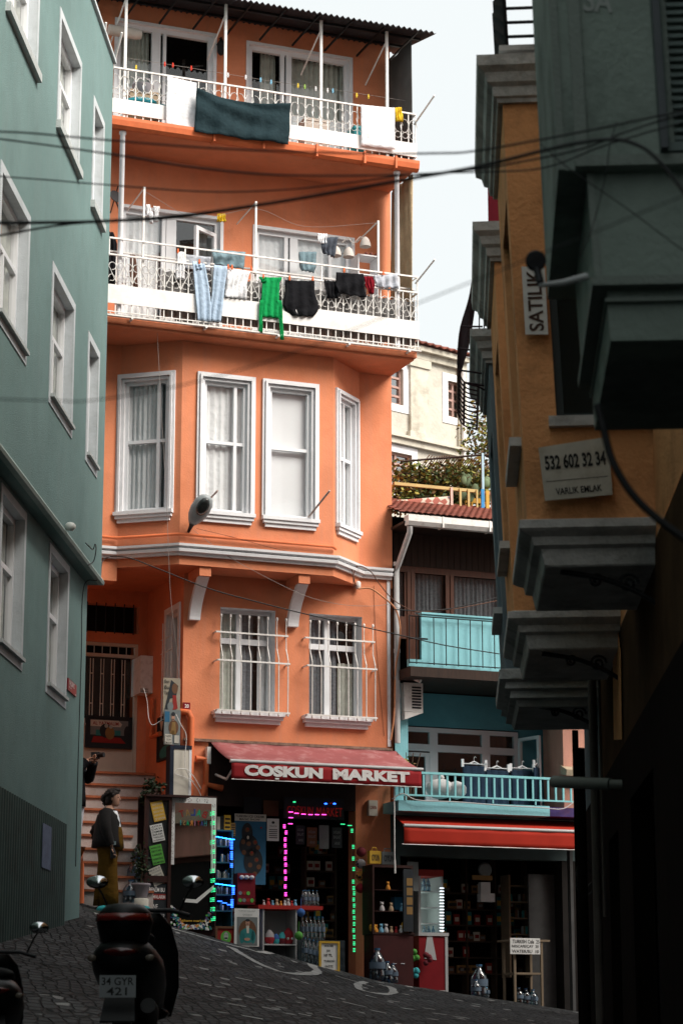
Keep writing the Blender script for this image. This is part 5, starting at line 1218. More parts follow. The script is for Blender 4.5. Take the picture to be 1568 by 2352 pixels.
# red car poster on the door
zz0, zz1 = 4.38, 4.83
def pa(fn):
    fn('print', P_GRY, rct(-.85, .9, -.2, .85)); fn('print', P_CREAM, ply((-.85, .40), (.55, .40), (.62, .60), (.45, .85), (-.85, .85))); fn('lettering', P_RED, wrt('AL YAZMALIM', -.75, .45, .50, .74, .02))
    fn('print', P_RED, ply((-.8, -.75), (.8, -.75), (.55, -.35), (-.7, -.3))); fn('print', P_TEAL, rct(-.6, -.25, -.25, .15)); fn('print', P_TEAL, rct(.2, .55, -.2, .15))
    fn('print', P_DK, many(ell(-.15, .1, .28, .5), ell(.85, .0, .15, .5))); fn('print', P_GOLD, ell(.05, -.05, .22, .45)); fn('print', P_FACE, many(ell(-.12, .45, .09, .14), ell(.08, .38, .08, .12)))
poster('door_poster', 'dark poster of two seated figures on a red car, fixed to the beige door', PB, -2.16, -1.47, 4.49, 4.93, -.02, pa, P_DK, P_DK)
# portrait on the side wall
def pa(fn):
    fn('print', P_TEAL, ell(0, -.75, .8, .35)); fn('print', P_FACE, ell(.02, .05, .42, .42)); fn('print', P_DK, many(ell(-.05, .48, .55, .28), ell(-.42, .25, .16, .28)))
    fn('print', P_DK, many(ell(-.15, .12, .10, .035), ell(.22, .12, .09, .035), ply((.0, -.02), (.08, -.02), (.06, .1)))); fn('print', P_CREAM, ell(.05, -.14, .17, .05)); fn('print', P_CREAM, many(ply((-.8, .9), (-.3, .85), (-.55, .35)), ply((.5, .9), (.9, .7), (.8, .3), (.55, .4))))
z0_, z1_ = SW.px(375, 1742, .02)[1], SW.px(375, 1650, .02)[1]
poster('portrait_poster', 'dark green framed portrait of a smiling face on the side wall by the steps', SW, .75, 1.55, z0_, z1_, .012, pa, P_DK, P_DK)
# torn poster boards at the corner
def rp(u0, v0, u1, v1, o): return pxr(M, u0, v0, u1, v1, o)
a = rp(376, 1556, 414, 1645, .18)
def pa(fn):
    fn('print', P_DK, ply((-.1, .9), (.75, .6), (.5, .0), (-.2, -.1), (-.6, -.95), (-.95, -.95), (-.5, 0))); fn('print', P_BRN, ell(.35, .45, .35, .28)); fn('print', P_RED, ply((.1, .1), (.5, .1), (.7, -.6), (.15, -.7))); fn('print', P_GRY, ell(-.15, -.5, .35, .22)); fn('lettering', INK, many(wrt('Ben', -.85, -.3, .72, .9), wrt('Bu', -.85, -.35, .4, .6), wrt('Yaz', -.9, -.35, .12, .32)))
poster('torn_poster', 'tall torn collage poster at the corner of the orange wall beside the number plate', M, a[0], a[1], a[2], a[3], .16, pa, cm_('old_paper', (.30, .26, .20)))
a = rp(377, 1630, 413, 1712, .2)
def pa(fn):
    fn('print', P_BLU, rct(-.95, -.35, .3, .9)); fn('print', P_BRN, many(ell(.15, .0, .6, .42))); fn('print', P_GOLD, many(ply((-.05, .3), (.35, .3), (.5, -.4), (-.2, -.4)), ell(.0, -.3, .3, .12))); fn('print', SKIN, ell(.08, .56, .2, .18)); fn('print', P_DK, many(ell(.08, .76, .24, .12), ell(.08, .46, .12, .03)))
    fn('print', P_CREAM, many(rct(-.9, -.05, -.98, -.4), rct(.25, .85, -.9, -.45))); fn('lettering', INK, many(wrt('YAZKZ', -.85, -.12, -.58, -.46), wrt('İÇER', -.7, -.15, -.78, -.64), wrt('OMUSUN?', -.88, -.08, -.96, -.84)))
poster('man_poster', 'poster of a moustached man in a brown jacket under the torn collage poster', M, a[0], a[1], a[2], a[3], .21, pa, P_GRY)
# beige electrical cabinet with blue tape under the posters
mb = MB(); a = rp(400, 1720, 433, 1828, .25); mb.box(M, a[0], a[1], .05, .25, a[2], a[3]); EC = mb.build('electric_cabinet', BEIGE_M, None, 'tall beige electric cabinet with blue edges below the posters', 'cabinet')
mb = MB(); mb.box(M, a[0] - .06, a[0] - .002, .06, .26, a[2], a[3] + .05); mb.box(M, a[0], a[1] + .04, .06, .262, a[3] + .002, a[3] + .055); mb.build('blue_edge', cm_('navy_tape', (.008, .014, .03)), EC)
mb = MB(); mb.box(M, a[1] + .002, a[1] + .04, .06, .255, a[2], a[3]); mb.build('white_edge', WHITE, EC)
# ---------------------------------------------------------------- wires on the facade
def pw(fr, L, off): return [fr.pw(u, v, off) for u, v in L]
wire('power_cable', 'long black cable sagging from the green house corner across the orange front', [G.w(-.15, .19, 5.98)] + pw(M, [(240, 1284), (290, 1280), (360, 1305), (480, 1352), (600, 1385), (700, 1410), (820, 1437), (910, 1457), (1020, 1482), (1146, 1502)], .75), .009)
wire('thin_wire', 'thin pale wire falling from the street lamp to the right downpipe', pw(M, [(445, 1218), (520, 1275), (600, 1320), (700, 1368), (780, 1388), (850, 1392), (892, 1388)], .66), .003, GWIRE)
wire('thin_wire', 'thin dark wire from the street lamp along the bay foot', pw(M, [(452, 1214), (540, 1235), (620, 1257), (700, 1275), (775, 1285)], .68), .003)
wire('hanging_wire', 'thin pale wire hanging down the left side from the lower balcony to the posters', pw(M, [(358, 700), (366, 850), (374, 1000), (384, 1180), (391, 1350), (402, 1460), (413, 1560)], .85), .003, GWIRE)
wire('white_cable', 'looping white cable beside the posters and the electric cabinet', pw(M, [(404, 1640), (416, 1665), (428, 1690), (425, 1740), (428, 1768), (442, 1795), (456, 1815), (466, 1840)], .3), .006, WMETAL)
wire('white_cable', 'white cable loop in front of the electric cabinet', pw(M, [(445, 1795), (425, 1785), (405, 1778), (402, 1770), (412, 1766), (430, 1768), (446, 1785), (462, 1812)], .32), .006, WMETAL)
wire('white_cable', 'thin white cable below the meter box', pw(M, [(330, 1580), (338, 1610), (342, 1650), (352, 1665), (375, 1652), (400, 1648)], .1), .005, WMETAL)
wire('brown_cable', 'dark brown cable looping from the cornice end to the white junction box', pw(M, [(775, 1278), (800, 1290), (808, 1310), (815, 1340)], .35) + pw(M, [(818, 1345)], .1), .008, mat('brown_cable', (.12, .05, .03), .6))
wire('brown_cable', 'dark brown cable arching from the cornice end over to the turquoise house', pw(M, [(812, 1350), (812, 1320), (822, 1300), (850, 1312), (870, 1340), (900, 1375), (930, 1395), (960, 1406), (1010, 1402), (1060, 1396), (1140, 1380)], .3), .008, MATS['brown_cable'])
wire('orange_conduit', 'orange conduit curving from the junction box down the downpipe', pw(M, [(822, 1352), (850, 1352), (880, 1372), (908, 1400), (918, 1440), (916, 1490), (908, 1540), (905, 1640), (897, 1700)], .2), .014, mat('orange_conduit', (.55, .24, .12), .6, var=.2))
mb = MB(); a = M.pw(819, 1347, .02); mb.lathe(a + M.n * .05 - Vector((0, 0, .05)), [(.03, 0), (.045, .03), (.045, .1), (.03, .12)], 10); mb.build('junction_box', WMETAL, None, 'small white junction box under the right end of the bay', 'junction box')
wire('thin_wire', 'thin wire running down the right part of the orange wall', pw(M, [(858, 1345), (862, 1450), (870, 1560), (882, 1690)], .01), .003, mat('brown_cable', ''))
wire('grey_cable', 'black cable drooping in front of the wooden glazing of the turquoise house', pw(M, [(905, 1400), (960, 1403), (1020, 1400), (1080, 1388), (1145, 1372)], .72), .009)
# ---------------------------------------------------------------- laundry
CL = {k: cloth_mat('cloth_' + k, c) for k, c in [('white', (.78, .78, .80)), ('teal', (.020, .036, .042)), ('yellow', (.75, .50, .04)), ('denim', (.38, .48, .60)), ('slate', (.20, .29, .33)), ('green', (.01, .28, .08)), ('black', (.012, .012, .014)), ('red', (.20, .012, .02)), ('grey', (.45, .47, .52)), ('darkgrey', (.07, .08, .10)), ('ink', (.02, .035, .06)), ('plaid', (.15, .08, .06))]}
def garment(name, label, m_, pieces, off, seed, cat='laundry', group='washing hung on the balconies', amp=.028, waves=3):
    mb = MB()
    for i, rows in enumerate(pieces): cloth(M, rows, off + (.004 * i), amp, waves, 14, seed + i, mb)
    o = mb.build(name, CL[m_], None, label, cat, group); solid(o, .012); return o
garment('towel', 'plain white towel hanging at the left of the upper balcony railing', 'white', [[(176, 384, 190.6, 451.5), (240, 382, 250, 450), (288.5, 381, 301, 449)]], 1.06, 1, amp=.012)
sh = cloth(M, [(201, 452, 238, 667), (225, 451, 262, 666), (260, 450, 296, 665), (300, 449, 331, 663)], 1.19, .035, 2, 40, 12, dv=6)
nxx = 41
for i, v in enumerate(sh.v):
    t = (i % nxx) / 40; j = (i // nxx) / (len(sh.v) // nxx - 1); v.z -= .10 * 4 * t * (1 - t) * (1 - .8 * j); v.y -= .022 * math.sin(j * 13 - 7 * t + 5 * abs(t - .4) ** 1.5) * (1 - .3 * j) * (.4 + t * (1 - t) * 3)
solid(sh.build('bed_sheet', CL['teal'], None, 'big dark teal sheet sagging over the upper balcony railing', 'bed sheet', 'washing hung on the balconies'), .01)
garment('towel', 'white towel hanging at the right of the upper balcony railing', 'white', [[(241, 828, 248, 905.5), (290, 829, 297, 906), (334, 829, 344, 906.5)]], 1.06, 3, amp=.01)
garment('cleaning_cloth', 'yellow cloth clipped beside the right white towel on the upper balcony', 'yellow', [[(247, 907, 921), (262, 906, 924), (279, 910, 926)]], 1.05, 5)
garment('shirt', 'narrow white shirt hanging at the left of the lower balcony rail', 'white', [[(579, 408, 423), (610, 405, 425), (642, 404, 424)]], 1.02, 6)
garment('shirt', 'pale grey shirt hung behind the light jeans', 'grey', [[(584, 425, 591, 484), (617, 424, 624, 482)]], .87, 7)
garment('jeans', 'light blue jeans hanging upside down from the lower balcony', 'denim', [[(600, 442, 606, 470), (660, 448, 662, 480), (700, 451, 702, 485), (735, 455, 739, 484)], [(608, 492, 612, 522), (660, 489, 662, 516), (700, 484, 703, 512), (737, 481, 740, 507)], [(604, 444, 609, 462), (618, 450, 618, 466)]], 1.08, 8, amp=.018, waves=2)
garment('denim_trousers', 'grey-blue trousers folded over the rail above the white blouse', 'slate', [[(572, 486, 580, 563), (590, 490, 600, 562), (606, 493, 619, 560)]], .90, 9)
garment('blouse', 'frilly white blouse between the light jeans and the green top', 'white', [[(619, 522, 624, 574), (650, 520, 655, 566), (682, 516, 688, 568)]], 1.07, 10, amp=.03, waves=5)
garment('jumper', 'bright green long-sleeved top hanging upside down from the lower balcony', 'green', [[(636, 596, 638, 647), (650, 603, 650, 642), (690, 600, 700, 640), (727, 599, 731, 641)], [(636, 595, 637, 612), (648, 602, 648, 612)], [(690, 597, 690, 604), (730, 595, 730, 602), (764, 595, 765, 602)], [(690, 636, 690, 646), (735, 641, 735, 648), (779, 644, 781, 651)]], 1.08, 11, amp=.02)
garment('top', 'wide black top hanging right of the green top', 'black', [[(643, 654, 646, 721), (665, 656, 668, 722), (700, 650, 706, 733), (712, 656, 716, 728), (725, 672, 727, 720)]], 1.08, 12)
garment('shorts', 'small black shorts hanging left of the black folded jumper', 'black', [[(644, 743, 646, 776), (684, 752, 685, 776)]], 1.07, 13)
garment('jumper', 'black folded jumper hanging over the right part of the lower balcony', 'black', [[(626, 771, 629, 834), (655, 770, 658, 836), (672, 775, 684, 840)]], 1.10, 14)
garment('cloth', 'dark red cloth hanging between the black jumper and the grey shorts', 'red', [[(636, 835, 635, 857), (655, 838, 655, 859), (672, 846, 676, 856)]], 1.06, 15)
garment('shorts', 'light grey shorts hanging at the right of the lower balcony', 'grey', [[(633, 858, 629, 911), (659, 866, 664, 915)]], 1.07, 16)
garment('top', 'dark grey top on the line in front of the right window group', 'darkgrey', [[(545, 737, 545, 776), (570, 738, 570, 772), (582, 745, 592, 768)]], .80, 17)
garment('small_towel', 'small white towel left of the dark grey top on the high line', 'white', [[(536, 729, 537, 750), (558, 730, 561, 748)]], .80, 18)
garment('vest', 'grey vest drying close to the right window group', 'slate', [[(578, 687, 579, 727), (608, 688, 610, 726), (622, 694, 626, 722)]], .25, 19)
garment('gloves', 'white gloves and socks bunched on the left drying post', 'white', [[(470, 336, 470, 346), (498, 338, 500, 348)], [(474, 352, 474, 366), (486, 356, 486, 364), (508, 354, 510, 362)], [(486, 340, 486, 352), (512, 344, 514, 350)]], .6, 20, amp=.03)
garment('rag', 'yellow rag hanging above the open casement of the lower balcony', 'yellow', [[(491, 499, 491, 516), (508, 498, 510, 518)]], .35, 21, amp=.03)
garment('coat', 'black padded coat at the far left end of the lower balcony', 'black', [[(533, 242, 533, 262), (560, 240, 560, 268), (620, 241, 620, 268), (656, 244, 656, 266)]], .45, 22, amp=.03)
garment('scarf', 'purple scarf hanging behind the left end of the lower railing', 'plaid', [[(584, 300, 584, 312), (620, 298, 620, 314), (662, 300, 662, 316)]], .7, 23)
garment('shirt', 'white shirt behind the scrolls at the left of the lower balcony', 'white', [[(590, 276, 590, 292), (635, 274, 635, 294), (652, 276, 652, 290)]], .75, 24)
# clothes lines
def pegs(L, off, zoff=0):
    protos = {}
    for u, v, c in L:
        m_ = cm_('peg_' + c[0], c[1]); p = M.pw(u, v, off)
        if c[0] in protos: copy_tree(protos[c[0]], p); continue
        mb = MB(); f = Fr(p, 21.5); mb.box(f, -.011, .011, -.008, .008, p.z, p.z + .075); mb.box(f, -.016, .016, -.012, .012, p.z + .02, p.z + .035)
        o = mb.build('clothes_peg', m_, None, c[2], 'clothes peg', 'pegs on the clothes line', origin=tuple(p)); protos[c[0]] = o
z1f = lambda x, y: (218.2 + x * .5017, y * .5017)
PEGC = {'r': ('red', (.60, .04, .02), 'red clothes peg on the upper balcony line'), 'w': ('white', (.7, .7, .7), 'white clothes peg on the upper balcony line'), 'b': ('blue', (.20, .45, .62), 'blue clothes peg on the upper balcony line'), 'y': ('yellow', (.72, .52, .05), 'yellow clothes peg on the upper balcony line'), 'g': ('green', (.35, .55, .12), 'lime clothes peg on the upper balcony line')}
pegs([(*z1f(x, y + 14), PEGC[c]) for x, y, c in [(320, 290, 'r'), (357, 295, 'r'), (441, 308, 'r'), (609, 340, 'w'), (690, 350, 'w'), (758, 362, 'b'), (806, 372, 'b'), (929, 388, 'y'), (960, 393, 'g'), (1010, 402, 'w'), (1064, 410, 'w'), (1088, 412, 'b'), (1197, 432, 'y'), (1251, 438, 'y'), (189, 305, 'y')]], .75)
wire('clothes_line', 'thin clothes line with pegs across the upper balcony', [M.pw(*z1f(x, y), .75) for x, y in [(120, 262), (320, 292), (600, 338), (850, 378), (1100, 412), (1445, 465)]], .003, GWIRE)
wire('clothes_line', 'thin clothes line high across the lower balcony', pw(M, [(333, 440), (450, 500), (588, 480), (700, 520), (868, 512)], .8), .0025, GWIRE)
pg2 = {'o': ('orange', (.70, .16, .05), 'orange clothes peg on the lower balcony rail')}
pegs([(u, v, pg2['o']) for u, v in [(409, 582), (458, 606), (524, 618), (533, 619), (577, 622), (605, 640), (665, 644), (718, 646), (790, 626), (880, 632)]], 1.09)
# drying frames
for u, v0, v1, ub, vb, lb in ((332, 430, 578, 289, 464, 'white L-shaped drying post above the left of the lower balcony'), (588, 463, 612, 528, 504, 'white L-shaped drying post in the middle of the lower balcony'), (868, 507, 622, 802, 546, 'white L-shaped drying post at the right of the lower balcony')):
    a = M.px(u, v0, .98); b = M.px(u, v1, .98); c = M.px(ub, vb, .25)
    mb = MB(); mb.box(M, a[0] - .015, a[0] + .015, .965, .995, b[1] - .25, a[1]); mb.bar(M.w(a[0], .98, a[1] - .01), M.w(a[0] + .0, .08, a[1] - .06), .014); mb.build('drying_post', WMETAL, None, lb, 'drying post')
for (x0, y0, x1, y1, fr_z, off_, lb) in ((262, 292, 292, 262, 0, 0, ''),):
    pass
mb = MB(); mb.tube([M.w(-2.8, .95, 14.35), M.w(-2.8, 1.5, 14.78)], .018, 4); mb.tube([M.w(-2.95, .9, 14.4), M.w(-3.05, 1.5, 14.9)], .018, 4); mb.build('outrigger_rod', WMETAL, None, 'pair of pale metal arms at the left end of the upper balcony', 'rod')
mb = MB(); mb.tube([M.w(2.19, .95, 14.28), M.w(2.28, 1.55, 14.55)], .018, 4); mb.build('outrigger_rod', WMETAL, None, 'single pale metal arm at the right end of the upper balcony', 'rod')
mb = MB(); mb.tube([M.w(2.19, .95, 11.62), M.w(2.28, 1.5, 11.85)], .018, 4); mb.build('outrigger_rod', WMETAL, None, 'single pale metal arm at the right end of the lower balcony', 'rod')
# stuff kept on the balconies
def stuffbox(name, label, m_, u0, v0, u1, v1, o0, o1, cat='box', zb=None):
    a = pxr(M, u0, v0, u1, v1, o1); mb = MB(); mb.box(M, a[0], a[1], o0, o1, a[2] if zb is None else zb, a[3]); mb.box(M, a[0] - .01, a[1] + .01, o0 - .01, o1 + .01, a[3] - .05, a[3] - .03); return mb.build(name, m_, None, label, cat)
CARD = cm_('cardboard', (.36, .26, .17))
stuffbox('cardboard_box', 'brown cardboard box at the left of the upper balcony', CARD, 300, 203, 366, 240, .3, .7, zb=13.61)
stuffbox('cardboard_box', 'beige box against the wall in the middle of the upper balcony', cm_('beige_card', (.5, .42, .36)), 700, 268, 756, 300, .25, .6, zb=13.61)
stuffbox('plastic_tub', 'turquoise plastic tub at the right of the upper balcony', cm_('aqua_plastic', (.05, .38, .42)), 814, 287, 836, 345, .4, .7, 'tub', zb=13.61)
mb = MB(); q = M.w(-2.3, .78, 14.02); mb.ball(q, .16, 12, (1.7, .8, .5)); mb.ball(q + M.e * .3 - Vector((0, 0, .05)), .13, 10, (1.5, .8, .5)); mb.build('laundry_heap', cm_('aqua_cloth', (.02, .26, .32)), None, 'heap of turquoise laundry behind the upper railing', 'laundry')
mb = MB(); mb.lathe(M.w(-2.2, .62, 14.22), [(.10, 0), (.17, .13), (.175, .15)], 14); mb.tube([M.w(-2.37, .62, 14.36), M.w(-2.3, .62, 14.5), M.w(-2.1, .62, 14.5), M.w(-2.03, .62, 14.36)], .01, 5); mb.build('laundry_basket', cm_('grey_wicker', (.30, .28, .30)), None, 'grey laundry basket with a handle on the upper balcony', 'basket')
a = pxr(M, 821, 583, 868, 628, .6)
mb = MB(); mb.box(M, a[0], a[1], .3, .62, a[3] - .02, a[3]); mb.box(M, a[0], a[0] + .02, .3, .62, 10.53, a[3] - .021); mb.box(M, a[1] - .02, a[1], .3, .62, 10.53, a[3] - .021); mb.box(M, a[0] + .02, a[1] - .02, .3, .62, a[2] - .06, a[2] - .04); mb.build('shelf_unit', WHITE, None, 'low white shelf unit at the right of the lower balcony', 'shelf')
for k in range(3):
    p = M.w(a[0] + .17 + k * .085, .55, a[3]); mb = MB(); mb.ball(p + Vector((0, 0, .035)), .04, 8, (.8, 1.5, .8)); mb.ball(p + Vector((0, .05, .06)), .035, 8, (.8, .8, 1)); mb.build('shoe', cm_('brown_leather', (.22, .07, .05)), None, 'brown shoe in the row on the white shelf unit', 'shoe', 'shoes on the shelf unit')
mb = MB(); ch0 = M.pw(812, 560, .7)
mb.tube([ch0 + Vector((-.18, 0, .02)), ch0 + Vector((-.1, 0, .1)), ch0, ch0 + Vector((.1, 0, .12)), ch0 + Vector((.2, 0, .06))], .009, 5)
for dx, dz in ((-.28, -.12), (-.08, -.14), (.18, .03)):
    mb.lathe(ch0 + Vector((dx, 0, dz - .08)), [(.025, .16), (.06, .12), (.085, .05), (.09, 0)], 12)
mb.build('chandelier', cm_('frosted_glass', (.55, .50, .46)), None, 'old chandelier with frosted tulip shades hung by the right window', 'chandelier')
# wall lantern on the upper floor, AC drum at left
mb = MB(); q = M.pw(508, 110, .12); mb.lathe(q - Vector((0, 0, .12)), [(.03, 0), (.06, .05), (.065, .16), (.08, .17), (.02, .27), (.01, .3)], 8); mb.bar(q + Vector((0, 0, .18)), q - M.n * .1 + Vector((0, 0, .2)), .012); mb.build('wall_lantern', IRON, None, 'black wall lantern between the upper balcony windows', 'lantern')
mb = MB(); q = M.pw(300, 76, .45); mb.tube([q - M.e * .35, q + M.e * .12], .085, 12); mb.tube([q + M.e * .12, q + M.e * .17], .075, 12); mb.build('rolled_awning', cm_('cream_roll', (.55, .48, .42)), None, 'cream rolled-up blind in front of the top left window', 'blind')
# ---------------------------------------------------------------- AC, camera, plants of the turquoise house
AC = thing('air_conditioner', 'white outdoor air conditioner unit on the turquoise wall', 'air conditioner', M.w(2.5, .1, 5.0))
a = pxr(M, 941, 1568, 971, 1636, .12); mb = MB(); mb.box(M, a[0] - .10, a[1], -.55, .12, a[2], a[3]); mb.build('casing', WMETAL, AC)
mb = MB()
for k in range(8): z_ = a[2] + .05 + k * (a[3] - a[2] - .09) / 8; mb.box(M, a[0] + .03, a[1] - .03, .121, .125, z_, z_ + .028)
mb.build('grille', P_DK, AC)
mb = MB(); mb.prism([M.w(a[0] - .1, -.1, a[2] - .01), M.w(a[1], -.1, a[2] - .01), M.w(a[0] - .1, -.1, a[2] - .13)], M.n * .25); mb.build('bracket', WMETAL, AC)
mb = MB(); q = M.pw(950, 1560, .2); mb.tube([q + Vector((0, 0, .02)), q + Vector((.1, -.05, -.04))], .035, 10); mb.bar(q, q + Vector((-.04, .05, .1)), .015); mb.build('security_camera', WMETAL, None, 'small white security camera above the air conditioner', 'camera')
for k, (u, sgn) in enumerate(((1088, 0), (1140, 1), (1198, 2), (1232, 3))):
    vv = (1752, 1762, 1762, 1756)[k]; q = M.pw(u, vv, -.3); f = Fr(q, 21.5 + (0 if k < 3 else 50)); z_ = q.z; hw_ = .20
    o = thing('hanger', ('white clip hanger leftmost of the row above the turquoise railing', 'white clip hanger second from the left above the turquoise railing', 'white clip hanger third from the left above the turquoise railing', 'white clip hanger nearest the open door of the turquoise balcony')[k], 'hanger', q)
    mb = MB(); mb.bar(f.w(-hw_, 0, z_ - .02), f.w(hw_, 0, z_ - .02), .009); mb.tube([f.w(-.08, 0, z_ - .015), f.w(0, 0, z_ + .02), f.w(.08, 0, z_ - .015)], .012, 5); mb.tube([f.w(0, 0, z_ + .02), f.w(0, 0, z_ + .08), f.w(.02, 0, z_ + .10), f.w(.035, 0, z_ + .08)], .006, 4); mb.build('bar', WHITE, o)
    mb = MB()
    for e_ in (-hw_, hw_): mb.box(f, e_ - .02, e_ + .02, -.015, .015, z_ - .07, z_ + .05)
    mb.build('clips', WHITE, o)
    solid(sheet(f, -hw_ + .01, hw_ - .01, z_ - .95, z_ - .05, 0, .012, 3, seed=k).build('jeans', CL['ink'], None, ('dark blue jeans on the leftmost clip hanger', 'dark blue jeans on the second clip hanger', 'dark blue jeans with a red label on the third clip hanger', 'dark jeans hanging by the open balcony door')[k], 'jeans', 'jeans hung on clip hangers'), .03)
s_, z_ = M.px(935, 1765, .3)
plant('snake_plant', 'spiky dark potted plant at the left end of the turquoise balcony', 'plant', [(M.w(2.3, .25, 4.05), (.1, .1, .2), 90, .05)], [[M.w(2.3 + dx, .25, 3.6), M.w(2.3 + dx * 1.5, .25, 4.0), M.w(2.3 + dx * 3, .2, 4.35)] for dx in (-.05, 0, .04, .08)], 61)
mb = MB(); q = M.pw(1010, 1812, .3); mb.ball(q, .2, 12, (1.1, .6, .8)); mb.ball(q + Vector((.25, 0, -.02)), .16, 10, (1, .6, .9)); mb.ball(q + Vector((.02, 0, .17)), .05, 8); mb.build('wrapped_bundle', cm_('white_plastic_wrap', (.5, .5, .5)), None, 'pale wrapped bundle behind the turquoise railing', 'bundle')
wire('balcony_cable', 'pale cable clipped along the foot of the turquoise railing', pw(M, [(900, 1835), (925, 1823), (960, 1838), (1050, 1842), (1150, 1850), (1240, 1855), (1290, 1858), (1320, 1840)], .66), .008, GRAYP)
# ================================================================ MARKET
AW = thing('market_awning', 'faded red awning with COŞKUN MARKET in white letters on its valance', 'awning', M.w(.7, .5, 3.7))
A_S0, A_S1 = -.78, 2.20; zr1 = (M.px(530, 1749, 1.0)[1] + M.px(965, 1766, 1.0)[1]) / 2; zr0 = (M.px(530, 1790, 1.0)[1] + M.px(965, 1806, 1.0)[1]) / 2
mb = MB(); vs = []; n = 24
for j in range(9):
    t = j / 8; z_ = 4.385 + (zr1 - 4.385) * t - .03 * math.sin(math.pi * t)
    for i in range(n + 1): vs.append(M.w(A_S0 + (A_S1 - A_S0) * i / n, .03 + .97 * t, z_ + .006 * math.sin(i * 1.3)))
mb._add(vs, [(j * (n + 1) + i, j * (n + 1) + i + 1, (j + 1) * (n + 1) + i + 1, (j + 1) * (n + 1) + i) for j in range(8) for i in range(n)], True); solid(mb.build('canvas', AWN_P, AW), .008)
mb = MB(); mb.tube([M.w(A_S0 - .02, 1.0, zr1), M.w(A_S1 + .03, 1.0, zr1)], .028, 10); mb.build('front_bar', GRAYP, AW)
vb = sheet(M, A_S0, A_S1, zr0, zr1 - .02, 1.01, .004, 9, seed=2); VB = solid(vb.build('valance', AWN_R, AW), .006)
mb = MB(); mb.tube([M.w(A_S0, 1.01, zr0 - .005), M.w(A_S1, 1.01, zr0 - .005)], .008, 6); mb.build('hem_rod', WMETAL, AW)
t = MB(); sa, sb = M.px(561, 1777, 1.02)[0], M.px(940, 1792, 1.02)[0]; hh = zr1 - zr0
sm_ = M.px(741, 1784, 1.02)[0]; sn_ = M.px(764, 1784, 1.02)[0]
text_mb(t, 'COSKUN', M, sa, sm_, zr0 + hh * .20, zr0 + hh * .82, 1.026, .06); text_mb(t, 'MARKET', M, sn_, sb, zr0 + hh * .20, zr0 + hh * .82, 1.026, .06)
t.box(M, M.px(636, 1795, 1.02)[0] - .03, M.px(636, 1795, 1.02)[0] + .03, 1.022, 1.028, zr0 + hh * .06, zr0 + hh * .14)
t.build('lettering', LETTER, VB)
mb = MB()
for s_ in (-.70, 2.1): mb.bar(M.w(s_, .05, 3.9), M.w(s_, .55, 3.78), .02); mb.bar(M.w(s_, .55, 3.78), M.w(s_, .98, zr1 - .03), .02)
mb.box(M, -.86, -.80, .02, .12, 4.05, 4.3); mb.build('folding_arm', WMETAL, AW)
mb = MB(); mb.tube([M.pw(905, 1807, .9), M.pw(906, 1975, .9)], .009, 5); mb.tube([M.pw(906, 1975, .9), M.pw(907, 2006, .9)], .016, 6); mb.build('crank_rod', WMETAL, AW)
AR = thing('red_awning', 'plain bright red awning over the shop of the turquoise house', 'awning', M.w(3.6, .4, 3.0))
B_S0, B_S1 = 2.0, 5.3
mb = MB(); mb.quad(M.w(B_S0 + .16, .03, 3.40), M.w(B_S1, .03, 3.40), M.w(B_S1, .80, 3.19), M.w(B_S0, .80, 3.19)); solid(mb.build('canvas', AWN_B, AR), .008)
mb = MB(); mb.tube([M.w(B_S0, .80, 3.18), M.w(B_S1, .80, 3.18)], .026, 10); mb.build('front_bar', GRAYP, AR)
solid(sheet(M, B_S0, B_S1, 2.905, 3.16, .805, .003, 5, seed=4).build('valance', AWN_B, AR), .006)
mb = MB(); mb.tube([M.w(B_S0 - .03, .805, 2.90), M.w(B_S1, .805, 2.90)], .008, 6); mb.tube([M.w(B_S0 + .1, .05, 3.43), M.w(B_S1, .05, 3.43)], .015, 6); mb.build('hem_rod', WMETAL, AR)
# shop room
mb = MB()
mb.quad(M.w(-1.2, -2.8, 0), M.w(2.12, -2.8, 0), M.w(2.12, -2.8, 4.4), M.w(-1.2, -2.8, 4.4)); mb.quad(M.w(-1.2, -.3, 4.38), M.w(2.12, -.3, 4.38), M.w(2.12, -2.8, 4.38), M.w(-1.2, -2.8, 4.38))
mb.quad(M.w(-1.2, -.3, 0), M.w(-1.2, -2.8, 0), M.w(-1.2, -2.8, 4.4), M.w(-1.2, -.3, 4.4)); mb.quad(M.w(2.12, -.3, 0), M.w(2.12, -2.8, 0), M.w(2.12, -2.8, 4.4), M.w(2.12, -.3, 4.4))
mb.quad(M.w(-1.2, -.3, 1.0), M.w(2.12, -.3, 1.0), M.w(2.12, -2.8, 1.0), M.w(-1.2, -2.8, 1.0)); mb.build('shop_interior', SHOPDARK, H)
mb = MB(); mb.box(M, -.80, 1.55, -.08, -.003, 3.45, 4.38); mb.build('shop_header', mat('dark_header_board', (.035, .022, .02), .8, var=.4, scale=3), H)
rr = random.Random(21)
mb = MB()
for k in range(5): mb.box(M, -.75 + .45 * k, -.75 + .45 * k + .36, -2.7, -2.4, 1.2, 3.3)
for k in range(6): mb.box(M, -.75, 1.5, -2.35, -2.1, 1.4 + k * .33, 1.43 + k * .33)
mb.build('back_shelves', mat('dim_shelf_wood', (.06, .03, .02), .8, var=.4, scale=6), H)
